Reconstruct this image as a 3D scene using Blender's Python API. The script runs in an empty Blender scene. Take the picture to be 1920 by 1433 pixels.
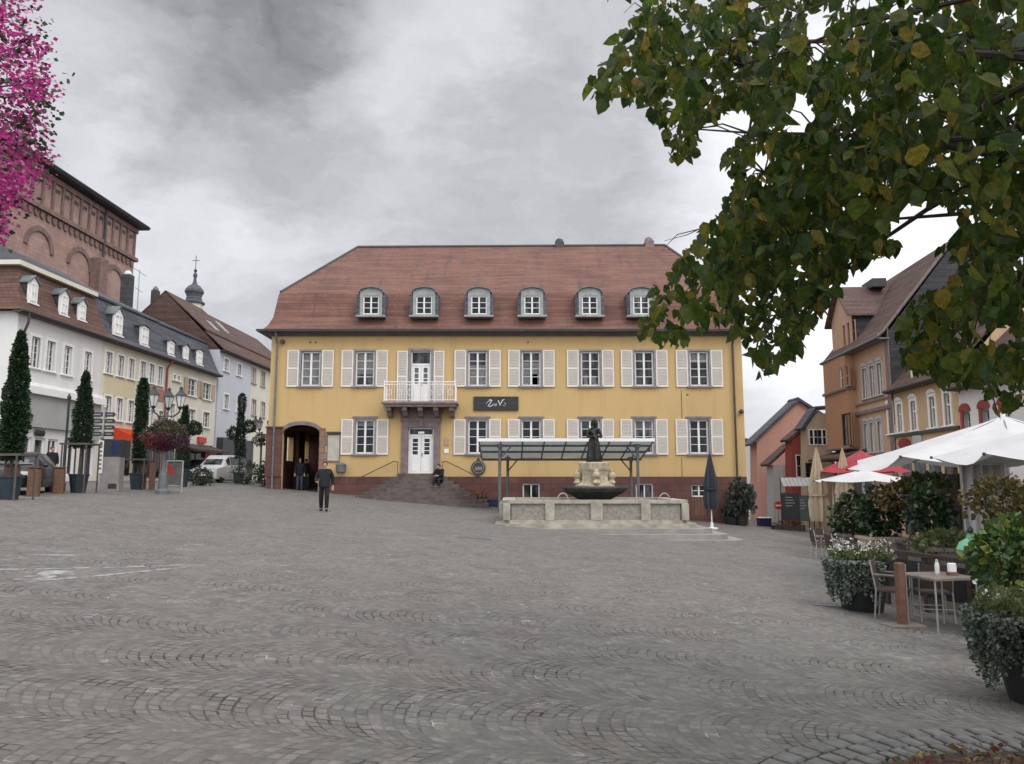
import bpy, math, random
import numpy as np
from math import radians as R, sin, cos, pi, sqrt, atan2, floor
from mathutils import Vector, Matrix
random.seed(7); rng = np.random.default_rng(7)
scene = bpy.context.scene
COL = scene.collection

# ------------------------------------------------------------------ camera
EYE = 1.65; FPX = 1440.0; PW, PH = 1920.0, 1433.0; HOR = 900.0
PITCH = math.atan((HOR - PH / 2) / FPX)
cam_d = bpy.data.cameras.new("camera"); cam = bpy.data.objects.new("camera", cam_d); COL.objects.link(cam)
cam.location = (0, 0, EYE); cam.rotation_euler = (pi / 2 + PITCH, 0, 0)
cam_d.sensor_width = 36; cam_d.lens = 36 * FPX / PW; cam_d.clip_start = 0.05; cam_d.clip_end = 3000
scene.camera = cam
scene.view_settings.view_transform = 'Standard'; scene.view_settings.look = 'None'
scene.view_settings.gamma = 1.0; scene.view_settings.exposure = 0.0

def ray(px, py):
    a = (px - PW / 2) / FPX; b = (PH / 2 - py) / FPX
    return Vector((a, cos(PITCH) - b * sin(PITCH), sin(PITCH) + b * cos(PITCH)))
def at(px, py, Y):
    d = ray(px, py); return Vector((0, 0, EYE)) + d * (Y / d.y)

# ------------------------------------------------------------------ sky and sun
SUN_EL, SUN_AZ = R(46), R(140)          # azimuth clockwise from +Y: behind the camera, to the right
world = bpy.data.worlds.new("World"); scene.world = world; world.use_nodes = True
nt = world.node_tree; nt.nodes.clear()
def N(tree, typ, **kw):
    n = tree.nodes.new(typ)
    for k, v in kw.items(): setattr(n, k, v)
    return n
def math_(tree, op, a, b=None, c=None, clamp=False):
    n = N(tree, 'ShaderNodeMath', operation=op, use_clamp=clamp)
    for i, v in enumerate((a, b, c)):
        if v is None: continue
        if isinstance(v, (int, float)): n.inputs[i].default_value = v
        else: tree.links.new(v, n.inputs[i])
    return n.outputs[0]
def vmath(tree, op, a, b=None, scale=None):
    n = N(tree, 'ShaderNodeVectorMath', operation=op)
    for i, v in enumerate((a, b)):
        if v is None: continue
        if isinstance(v, (tuple, list, Vector)): n.inputs[i].default_value = v
        else: tree.links.new(v, n.inputs[i])
    if scale is not None: n.inputs[3].default_value = scale
    return n.outputs['Value'] if op in ('DOT_PRODUCT', 'LENGTH') else n.outputs[0]
def maprange(tree, v, a, b, c, d, smooth=True):
    n = N(tree, 'ShaderNodeMapRange', interpolation_type='SMOOTHSTEP' if smooth else 'LINEAR')
    tree.links.new(v, n.inputs[0])
    for i, x in zip((1, 2, 3, 4), (a, b, c, d)): n.inputs[i].default_value = x
    return n.outputs[0]
def noise(tree, vec, scale, detail=4, rough=.55, col=False, dist=0):
    n = N(tree, 'ShaderNodeTexNoise'); n.inputs['Scale'].default_value = scale
    n.inputs['Detail'].default_value = detail; n.inputs['Roughness'].default_value = rough
    n.inputs['Distortion'].default_value = dist
    if vec is not None: tree.links.new(vec, n.inputs['Vector'])
    return n.outputs['Color' if col else 0]
def mixc(tree, fac, a, b, blend='MIX'):
    n = N(tree, 'ShaderNodeMix', data_type='RGBA', blend_type=blend)
    for sock, v in ((n.inputs[0], fac), (n.inputs[6], a), (n.inputs[7], b)):
        if isinstance(v, (int, float)): sock.default_value = v
        elif isinstance(v, (tuple, list)): sock.default_value = tuple(v) + (1,) if len(v) == 3 else v
        else: tree.links.new(v, sock)
    return n.outputs[2]

tc = N(nt, 'ShaderNodeTexCoord'); dirv = tc.outputs['Generated']
# overcast: an even grey cloud deck with heavier and thinner patches, plus the sky texture glowing through
n1 = noise(nt, vmath(nt, 'MULTIPLY', dirv, (1, 1, 1.9)), 3.2, 6, .58, col=True)
warp = vmath(nt, 'SCALE', vmath(nt, 'SUBTRACT', n1, (.5, .5, .5)), scale=.42)
dw = vmath(nt, 'NORMALIZE', vmath(nt, 'ADD', dirv, warp))
val = math_(nt, 'MULTIPLY_ADD', noise(nt, vmath(nt, 'MULTIPLY', dw, (1, 1, 2.2)), 3.6, 7, .6), .60, .335)
fine = noise(nt, vmath(nt, 'MULTIPLY', dw, (1, 1, 2.4)), 11, 6, .6)
val = math_(nt, 'ADD', val, math_(nt, 'MULTIPLY_ADD', fine, .14, -.07))
def blob(px, py, r_deg, w):
    global val
    d = ray(px, py).normalized()
    dot = vmath(nt, 'DOT_PRODUCT', dw, tuple(d))
    val = math_(nt, 'ADD', val, maprange(nt, dot, cos(R(r_deg)), cos(R(r_deg * .15)), 0, w))
blob(490, 140, 13, -.26); blob(290, 90, 9, -.10); blob(760, 70, 8, .20); blob(690, 220, 8, .10); blob(330, 400, 12, .18); blob(980, 320, 13, -.07)
blob(1650, 330, 20, .5); blob(1460, 720, 13, .14); blob(120, 250, 8, .05); blob(1180, 420, 10, .03)
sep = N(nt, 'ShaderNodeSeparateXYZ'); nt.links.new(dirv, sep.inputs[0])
behind = maprange(nt, sep.outputs[1], .45, -.35, 1.0, 2.7)     # unseen sky behind the camera, extra brightness added to light the square
high = maprange(nt, sep.outputs[2], .55, .9, 1.0, 3.0)         # and overhead, raised for the same extra light
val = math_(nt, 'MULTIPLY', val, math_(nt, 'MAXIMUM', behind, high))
cloud = vmath(nt, 'SCALE', (0.945, 0.955, 1.0), scale=1.0)
cl = N(nt, 'ShaderNodeVectorMath', operation='SCALE'); cl.inputs[0].default_value = (9.5, 9.65, 10.15)
nt.links.new(val, cl.inputs[3])
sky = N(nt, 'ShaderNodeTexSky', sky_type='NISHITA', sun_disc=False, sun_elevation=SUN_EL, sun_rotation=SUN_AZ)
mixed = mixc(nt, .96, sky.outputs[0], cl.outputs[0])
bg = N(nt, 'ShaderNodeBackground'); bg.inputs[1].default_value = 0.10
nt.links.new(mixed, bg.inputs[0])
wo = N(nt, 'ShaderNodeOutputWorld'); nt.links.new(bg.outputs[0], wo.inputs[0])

sl = bpy.data.lights.new("sun", 'SUN'); sl.energy = 1.2; sl.angle = R(35); sl.color = (1, .97, .93)
sun = bpy.data.objects.new("sun", sl); COL.objects.link(sun)
sd = Vector((sin(SUN_AZ) * cos(SUN_EL), cos(SUN_AZ) * cos(SUN_EL), sin(SUN_EL)))
sun.rotation_euler = sd.to_track_quat('Z', 'Y').to_euler(); sun.location = (0, -20, 40)

# ------------------------------------------------------------------ ground height
def smooth01(t): t = max(0., min(1., t)); return t * t * (3 - 2 * t)
def gz(x, y):
    if x < -14: s = 1.05 + .035 * (-14 - max(x, -30))
    else: s = -.075 * min(x, 20)
    k = 1 - max(0., min(1., (x - 12) / 2))
    return s + k * min(.26, max(0., .02 * (y - 27)))
def ground_at(px, py):
    d = ray(px, py); t = 1.0
    for i in range(4000):
        p = Vector((0, 0, EYE)) + d * t
        if p.z <= gz(p.x, p.y): break
        t += .02
    return p

# ------------------------------------------------------------------ mesh helpers
class MB:
    def __init__(s): s.v = []; s.f = []; s.M = None; s.fm = []; s.mi = 0; s.grp = []
    def add(s, vs, fs):
        o = len(s.v)
        if s.M is not None: vs = [s.M @ Vector(p) for p in vs]
        s.v += [tuple(p) for p in vs]
        s.f += [[o + i for i in f] for f in fs]; s.fm += [s.mi] * len(fs)
        return s
    def box(s, x0, x1, y0, y1, z0, z1):
        if x0 > x1: x0, x1 = x1, x0
        if y0 > y1: y0, y1 = y1, y0
        if z0 > z1: z0, z1 = z1, z0
        v = [(x, y, z) for z in (z0, z1) for y in (y0, y1) for x in (x0, x1)]
        return s.add(v, [(0, 2, 3, 1), (4, 5, 7, 6), (0, 1, 5, 4), (1, 3, 7, 5), (3, 2, 6, 7), (2, 0, 4, 6)])
    def bbox(s, x0, x1, y0, y1, z0, z1, b=.015):
        "box with chamfered vertical and top edges"
        if x0 > x1: x0, x1 = x1, x0
        if y0 > y1: y0, y1 = y1, y0
        rings = []
        for z, i in ((z0, 0), (z1 - b, 0), (z1, b)):
            X0, X1, Y0, Y1 = x0 + i, x1 - i, y0 + i, y1 - i
            rings.append([(X0 + b, Y0, z), (X1 - b, Y0, z), (X1, Y0 + b, z), (X1, Y1 - b, z), (X1 - b, Y1, z), (X0 + b, Y1, z), (X0, Y1 - b, z), (X0, Y0 + b, z)])
        return s.loft(rings)
    def loft(s, rings, cap=True, close=True):
        n = len(rings[0]); vs = [p for r in rings for p in r]; fs = []
        for k in range(len(rings) - 1):
            for i in range(n if close else n - 1):
                j = (i + 1) % n; fs.append((k * n + i, k * n + j, (k + 1) * n + j, (k + 1) * n + i))
        if cap: fs.append(tuple(range(n - 1, -1, -1))); fs.append(tuple((len(rings) - 1) * n + i for i in range(n)))
        return s.add(vs, fs)
    def prism(s, poly, a, b, axis='y'):
        "extrude a 2D polygon; axis y: poly=(x,z); axis x: poly=(y,z); axis z: poly=(x,y)"
        def P(p, t): return {'y': (p[0], t, p[1]), 'x': (t, p[0], p[1]), 'z': (p[0], p[1], t)}[axis]
        return s.loft([[P(p, a) for p in poly], [P(p, b) for p in poly]])
    def tube(s, path, r, n=8, cap=True):
        path = [Vector(p) for p in path]; rr = r if isinstance(r, (list, tuple)) else [r] * len(path)
        rings = []; u = None
        for i, p in enumerate(path):
            t = (path[min(i + 1, len(path) - 1)] - path[max(i - 1, 0)]).normalized()
            if u is None: u = t.orthogonal().normalized()
            else: u = (u - t * u.dot(t)).normalized()
            w = t.cross(u)
            rings.append([p + (u * cos(2 * pi * k / n) + w * sin(2 * pi * k / n)) * rr[i] for k in range(n)])
        return s.loft(rings, cap)
    def lathe(s, prof, n=16, c=(0, 0, 0), cap=True, ph=0):
        return s.loft([[(c[0] + r * cos(2 * pi * k / n + ph), c[1] + r * sin(2 * pi * k / n + ph), c[2] + z) for k in range(n)] for r, z in prof], cap)
    def ball(s, c, r, n=12, m=8, sq=(1, 1, 1)):
        rings = []
        for j in range(1, m):
            t = pi * j / m - pi / 2
            rings.append([(c[0] + sq[0] * r * cos(t) * cos(2 * pi * k / n), c[1] + sq[1] * r * cos(t) * sin(2 * pi * k / n), c[2] + sq[2] * r * sin(t)) for k in range(n)])
        return s.loft(rings)
    def quad(s, a, b, c, d): return s.add([a, b, c, d], [(0, 1, 2, 3)])
    def wall(s, x0, x1, z0, z1, holes=(), y=0., t=.25, skin=True):
        "vertical wall in the xz-plane facing -y with rectangular holes (hx0,hx1,hz0,hz1) and reveals t deep"
        xs = sorted({x0, x1, *[h[0] for h in holes], *[h[1] for h in holes]}); zs = sorted({z0, z1, *[h[2] for h in holes], *[h[3] for h in holes]})
        xs = [x for x in xs if x0 <= x <= x1]; zs = [z for z in zs if z0 <= z <= z1]
        for i in range(len(xs) - 1):
            for j in range(len(zs) - 1):
                mx, mz = (xs[i] + xs[i + 1]) / 2, (zs[j] + zs[j + 1]) / 2
                if any(h[0] < mx < h[1] and h[2] < mz < h[3] for h in holes): continue
                s.quad((xs[i], y, zs[j]), (xs[i + 1], y, zs[j]), (xs[i + 1], y, zs[j + 1]), (xs[i], y, zs[j + 1]))
        for a, b, c, d in holes:
            s.quad((a, y, c), (a, y, d), (a, y + t, d), (a, y + t, c)); s.quad((b, y, d), (b, y, c), (b, y + t, c), (b, y + t, d))
            s.quad((a, y, d), (b, y, d), (b, y + t, d), (a, y + t, d)); s.quad((b, y, c), (a, y, c), (a, y + t, c), (b, y + t, c))
        return s
    def build(s, name, mat, parent=None, smooth=False, loc=None, rz=0):
        me = bpy.data.meshes.new(name); me.from_pydata(s.v, [], s.f)
        for m in (mat if isinstance(mat, (list, tuple)) else [mat]): me.materials.append(m)
        if len(me.polygons) == len(s.fm): me.polygons.foreach_set('material_index', s.fm)
        me.update(); face_uv(me)
        if smooth: me.polygons.foreach_set('use_smooth', [True] * len(me.polygons))
        o = bpy.data.objects.new(name, me); COL.objects.link(o)
        if smooth:
            try: me.set_sharp_from_angle(angle=R(40))
            except Exception: pass
        if parent is not None: o.parent = parent
        if loc is not None: o.location = loc
        if rz: o.rotation_euler.z = rz
        return o
def face_uv(me):
    "UVs in metres: u along the level direction of each face, v up its slope"
    nl = len(me.loops)
    if nl == 0 or nl > 400000: return
    uv = me.uv_layers.new(name="UVMap")
    co = np.empty(len(me.vertices) * 3); me.vertices.foreach_get('co', co); co = co.reshape(-1, 3)
    nr = np.empty(len(me.polygons) * 3); me.polygons.foreach_get('normal', nr); nr = nr.reshape(-1, 3)
    lt = np.empty(len(me.polygons), int); me.polygons.foreach_get('loop_total', lt)
    vi = np.empty(nl, int); me.loops.foreach_get('vertex_index', vi)
    fn = np.repeat(nr, lt, axis=0); P = co[vi]
    t = np.stack([-fn[:, 1], fn[:, 0], np.zeros(nl)], 1); L = np.linalg.norm(t, axis=1)
    flat = L < .05; t[flat] = (1, 0, 0); L[flat] = 1; t /= L[:, None]
    b = np.cross(fn, t); b[flat] = (0, 1, 0)
    out = np.stack([(P * t).sum(1), (P * b).sum(1)], 1)
    uv.data.foreach_set('uv', out.ravel())
def fastmesh(name, V, k, mat, parent=None, tri=None):
    "V: (n,k,3) one k-gon per leaf"
    n = V.shape[0]; me = bpy.data.meshes.new(name)
    me.vertices.add(n * k); me.vertices.foreach_set('co', V.reshape(-1).astype(np.float32))
    polys = [list(range(k))] if tri is None else tri
    per = sum(len(p) for p in polys); me.loops.add(n * per)
    base = np.arange(n)[:, None] * k + np.concatenate([np.array(p) for p in polys])[None, :]
    me.loops.foreach_set('vertex_index', base.ravel().astype(np.int32))
    me.polygons.add(n * len(polys))
    ls = np.array([len(p) for p in polys]); st = np.concatenate([[0], np.cumsum(ls)[:-1]])
    me.polygons.foreach_set('loop_start', (np.arange(n)[:, None] * per + st[None, :]).ravel().astype(np.int32))
    me.polygons.foreach_set('loop_total', np.tile(ls, n).astype(np.int32))
    me.update(); me.validate()
    me.materials.append(mat); o = bpy.data.objects.new(name, me); COL.objects.link(o)
    if parent is not None: o.parent = parent
    return o
LEAF4 = np.array([(0, 0, 0), (.42, .45, .06), (0, 1, 0), (-.42, .45, .06)])
HEART = np.array([(0, 0, 0), (0, 1, -.03), (.30, -.07, .07), (.50, .22, .11), (.36, .60, .07), (-.30, -.07, .07), (-.50, .22, .11), (-.36, .60, .07)])
HEART_F = [[0, 2, 3, 4, 1], [0, 1, 7, 6, 5]]
def leaf_verts(P, D, size, shape, up_jit=.6):
    "P points (n,3), D tip directions (n,3), size (n,)"
    n = len(P); D = D / np.maximum(1e-6, np.linalg.norm(D, axis=1))[:, None]
    r = rng.normal(size=(n, 3)); X = np.cross(D, r); X /= np.maximum(1e-6, np.linalg.norm(X, axis=1))[:, None]
    Z = np.cross(X, D)
    return P[:, None, :] + size[:, None, None] * (shape[None, :, 0:1] * X[:, None, :] + shape[None, :, 1:2] * D[:, None, :] + shape[None, :, 2:3] * Z[:, None, :])
def pin(o, label, cat, group=None):
    o['label'] = label; o['category'] = cat
    if group: o['group'] = group
    return o
def thing(name, label, cat, loc=(0, 0, 0), rz=0, group=None):
    o = bpy.data.objects.new(name, None); COL.objects.link(o); o.empty_display_size = .2
    o.location = loc; o.rotation_euler = (0, 0, rz); return pin(o, label, cat, group)
def setting(o, kind='structure'): o['kind'] = kind; return o
def copy_tree(o, parent=None):
    c = o.copy(); COL.objects.link(c)
    if parent is not None: c.parent = parent
    for ch in [k for k in COL.objects if k.parent == o]: copy_tree(ch, c)
    return c
def dup(o, loc, rz=None, label=None, sc=None):
    c = copy_tree(o); c.location = loc
    if rz is not None: c.rotation_euler.z = rz
    if label: c['label'] = label
    if sc: c.scale = (sc, sc, sc)
    return c
class Frame:
    "facade frame: local x along the front (to the right as seen from the square), y into the house, z up"
    def __init__(s, ox, oy, rz): s.o = Vector((ox, oy, 0)); s.rz = rz; s.x = Vector((cos(rz), sin(rz), 0)); s.y = Vector((-sin(rz), cos(rz), 0))
    def hit(s, px, py, d=0.):
        r = ray(px, py); e = Vector((0, 0, EYE)); q = s.o + s.y * d
        t = (q - e).dot(s.y) / r.dot(s.y); p = e + r * t
        return (p - s.o).dot(s.x), p.z
    def world(s, x, y, z): p = s.o + s.x * x + s.y * y; return Vector((p.x, p.y, z))

# ------------------------------------------------------------------ materials
MATS = {}
def new_mat(name):
    m = bpy.data.materials.new(name); m.use_nodes = True; t = m.node_tree
    b = t.nodes['Principled BSDF']; MATS[name] = m; return m, t, b
def setc(t, sock, v):
    if isinstance(v, (tuple, list)): sock.default_value = tuple(v) + (1,) if len(v) == 3 else v
    else: t.links.new(v, sock)
def bump(t, b, h, strength=.3, dist=.02):
    n = N(t, 'ShaderNodeBump'); n.inputs['Strength'].default_value = strength; n.inputs['Distance'].default_value = dist
    t.links.new(h, n.inputs['Height']); t.links.new(n.outputs[0], b.inputs['Normal'])
def mat(name, col, rough=.7, var=.12, scale=3., bmp=.0, metal=0., spec=.5, col2=None, fine=40.):
    "surface with uneven colour: soft blotches plus grain"
    m, t, b = new_mat(name); o = N(t, 'ShaderNodeTexCoord').outputs['Object']
    f = noise(t, o, scale, 5, .6); g = noise(t, o, fine, 3, .6)
    a = tuple(c * (1 - var * 1.6) for c in col); d = col2 or tuple(min(1, c * (1 + var)) for c in col)
    c = mixc(t, maprange(t, f, .3, .7, 0, 1), a, d)
    c = mixc(t, .35, c, mixc(t, g, tuple(x * .75 for x in col), tuple(min(1, x * 1.25) for x in col)))
    setc(t, b.inputs['Base Color'], c); b.inputs['Roughness'].default_value = rough; b.inputs['Metallic'].default_value = metal
    b.inputs['Specular IOR Level'].default_value = spec
    if bmp: bump(t, b, g, bmp, .01)
    return m
def plaster(name, col, dirt=(.25, .22, .18), amt=.25, obj_scale=1.):
    m, t, b = new_mat(name); o = N(t, 'ShaderNodeTexCoord').outputs['Object']
    big = noise(t, o, .35 * obj_scale, 6, .62); streak = noise(t, vmath(t, 'MULTIPLY', o, (1.6, 1.6, .16)), 1.1, 6, .65); g = noise(t, o, 60, 2, .5)
    c = mixc(t, maprange(t, big, .35, .7, 0, .5), col, tuple(x * .86 for x in col))
    c = mixc(t, maprange(t, streak, .48, .74, 0, amt), c, dirt)
    c = mixc(t, maprange(t, g, .2, .8, 0, .16), c, tuple(x * .6 for x in col))
    setc(t, b.inputs['Base Color'], c); b.inputs['Roughness'].default_value = .9; b.inputs['Specular IOR Level'].default_value = .2
    bump(t, b, g, .25, .01); return m
def tiles(name, c1, c2, stain, bw=.24, bh=.2, rough=.8, gap=None, moss=.35, stagger=.5, bm=.7):
    m, t, b = new_mat(name); uv = N(t, 'ShaderNodeUVMap').outputs[0]; o = N(t, 'ShaderNodeTexCoord').outputs['Object']
    br = N(t, 'ShaderNodeTexBrick'); br.offset = stagger; t.links.new(uv, br.inputs['Vector'])
    br.inputs['Scale'].default_value = 1; br.inputs['Brick Width'].default_value = bw; br.inputs['Row Height'].default_value = bh
    br.inputs['Mortar Size'].default_value = .012; br.inputs['Mortar Smooth'].default_value = .3; br.inputs['Bias'].default_value = 0
    br.inputs['Color1'].default_value = (*c1, 1); br.inputs['Color2'].default_value = (*c2, 1)
    br.inputs['Mortar'].default_value = (*(gap or tuple(x * .35 for x in c1)), 1)
    big = noise(t, o, .5, 6, .65); strk = noise(t, vmath(t, 'MULTIPLY', uv, (1.4, .22, 1)), 1.6, 6, .7)
    row = noise(t, vmath(t, 'MULTIPLY', uv, (.35, 4.2, 1)), 1., 2, .5)
    c = mixc(t, maprange(t, big, .35, .68, 0, .7), br.outputs[0], tuple(x * .7 for x in c1))
    c = mixc(t, maprange(t, row, .4, .7, 0, .5), c, tuple(min(1, x * 1.35) for x in c2))
    c = mixc(t, maprange(t, strk, .5, .8, 0, moss * 1.6), c, stain)
    setc(t, b.inputs['Base Color'], c); b.inputs['Roughness'].default_value = rough; b.inputs['Specular IOR Level'].default_value = .3
    sx = N(t, 'ShaderNodeSeparateXYZ'); t.links.new(uv, sx.inputs[0])
    ramp = math_(t, 'FRACT', math_(t, 'DIVIDE', sx.outputs[1], bh)); ramp = math_(t, 'SUBTRACT', 1., ramp)
    h = math_(t, 'ADD', ramp, math_(t, 'MULTIPLY', br.outputs[1], -.6)); bump(t, b, h, bm, .03); return m
def masonry(name, c1, c2, mortar, bw=.5, bh=.25, msize=.015, rough=.9):
    m, t, b = new_mat(name); uv = N(t, 'ShaderNodeUVMap').outputs[0]; o = N(t, 'ShaderNodeTexCoord').outputs['Object']
    wob = vmath(t, 'SCALE', vmath(t, 'SUBTRACT', noise(t, o, 1.7, 2, .5, col=True), (.5, .5, .5)), scale=.05)
    br = N(t, 'ShaderNodeTexBrick'); t.links.new(vmath(t, 'ADD', uv, wob), br.inputs['Vector'])
    br.inputs['Scale'].default_value = 1; br.inputs['Brick Width'].default_value = bw; br.inputs['Row Height'].default_value = bh
    br.inputs['Mortar Size'].default_value = msize; br.inputs['Mortar Smooth'].default_value = .4
    br.inputs['Color1'].default_value = (*c1, 1); br.inputs['Color2'].default_value = (*c2, 1); br.inputs['Mortar'].default_value = (*mortar, 1)
    big = noise(t, o, .8, 6, .65); g = noise(t, o, 22, 4, .6)
    c = mixc(t, maprange(t, big, .35, .75, 0, .6), br.outputs[0], tuple(x * .6 for x in c1))
    c = mixc(t, maprange(t, g, .3, .7, 0, .4), c, tuple(x * .65 for x in c2))
    setc(t, b.inputs['Base Color'], c); b.inputs['Roughness'].default_value = rough; b.inputs['Specular IOR Level'].default_value = .2
    bump(t, b, math_(t, 'ADD', math_(t, 'MULTIPLY', br.outputs[1], -1), math_(t, 'MULTIPLY', g, .5)), .5, .02); return m
def glass(name, lo=(.012, .014, .017), hi=(.15, .155, .155), rough=.08):
    "window panes with dark rooms and pale curtains behind them"
    m, t, b = new_mat(name); o = N(t, 'ShaderNodeTexCoord').outputs['Object']; oi = N(t, 'ShaderNodeObjectInfo').outputs['Random']
    f = noise(t, vmath(t, 'ADD', vmath(t, 'MULTIPLY', o, (2.2, 2.2, .8)), vmath(t, 'SCALE', (37., 11., 5.), scale=1)), 1.3, 3, .5)
    f = math_(t, 'MULTIPLY', maprange(t, f, .42, .62, 0, 1), maprange(t, oi, .15, 1, .02, .8))
    setc(t, b.inputs['Base Color'], mixc(t, f, lo, hi)); b.inputs['Roughness'].default_value = rough; b.inputs['Specular IOR Level'].default_value = .22
    g = noise(t, o, 1.4, 2, .5); bump(t, b, g, .12, .02); return m
def leaf(name, cols, trans=.35, rough=.55):
    "foliage: each leaf its own tone, light passing through"
    m, t, b = new_mat(name); rnd = N(t, 'ShaderNodeNewGeometry').outputs['Random Per Island']
    cr = N(t, 'ShaderNodeValToRGB'); t.links.new(rnd, cr.inputs[0]); e = cr.color_ramp
    for i, (p, c) in enumerate(cols):
        if i < 2: e.elements[i].position = p; e.elements[i].color = (*c, 1)
        else: q = e.elements.new(p); q.color = (*c, 1)
    mott = noise(t, N(t, 'ShaderNodeTexCoord').outputs['Object'], 34, 4, .65); mv = N(t, 'ShaderNodeVectorMath', operation='SCALE'); t.links.new(cr.outputs[0], mv.inputs[0]); t.links.new(maprange(t, mott, .3, .7, .62, 1.35), mv.inputs[3])
    t.links.new(mv.outputs[0], b.inputs['Base Color']); b.inputs['Roughness'].default_value = rough; b.inputs['Specular IOR Level'].default_value = .35
    tr = N(t, 'ShaderNodeBsdfTranslucent'); t.links.new(mv.outputs[0], tr.inputs[0])
    mx = N(t, 'ShaderNodeMixShader'); mx.inputs[0].default_value = trans
    out = t.nodes['Material Output']; t.links.new(b.outputs[0], mx.inputs[1]); t.links.new(tr.outputs[0], mx.inputs[2]); t.links.new(mx.outputs[0], out.inputs[0]); return m
def fabric(name, col, trans=.25, var=.06):
    m, t, b = new_mat(name); o = N(t, 'ShaderNodeTexCoord').outputs['Object']
    f = noise(t, o, 1.8, 5, .6); g = noise(t, o, 90, 2, .5)
    c = mixc(t, maprange(t, f, .3, .7, 0, 1), tuple(x * (1 - var * 2) for x in col), col); c = mixc(t, maprange(t, g, .2, .8, 0, .2), c, tuple(x * .8 for x in col))
    setc(t, b.inputs['Base Color'], c); b.inputs['Roughness'].default_value = .85; b.inputs['Specular IOR Level'].default_value = .2; bump(t, b, f, .2, .05)
    tr = N(t, 'ShaderNodeBsdfTranslucent'); t.links.new(c, tr.inputs[0]); mx = N(t, 'ShaderNodeMixShader'); mx.inputs[0].default_value = trans
    out = t.nodes['Material Output']; t.links.new(b.outputs[0], mx.inputs[1]); t.links.new(tr.outputs[0], mx.inputs[2]); t.links.new(mx.outputs[0], out.inputs[0]); return m

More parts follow.
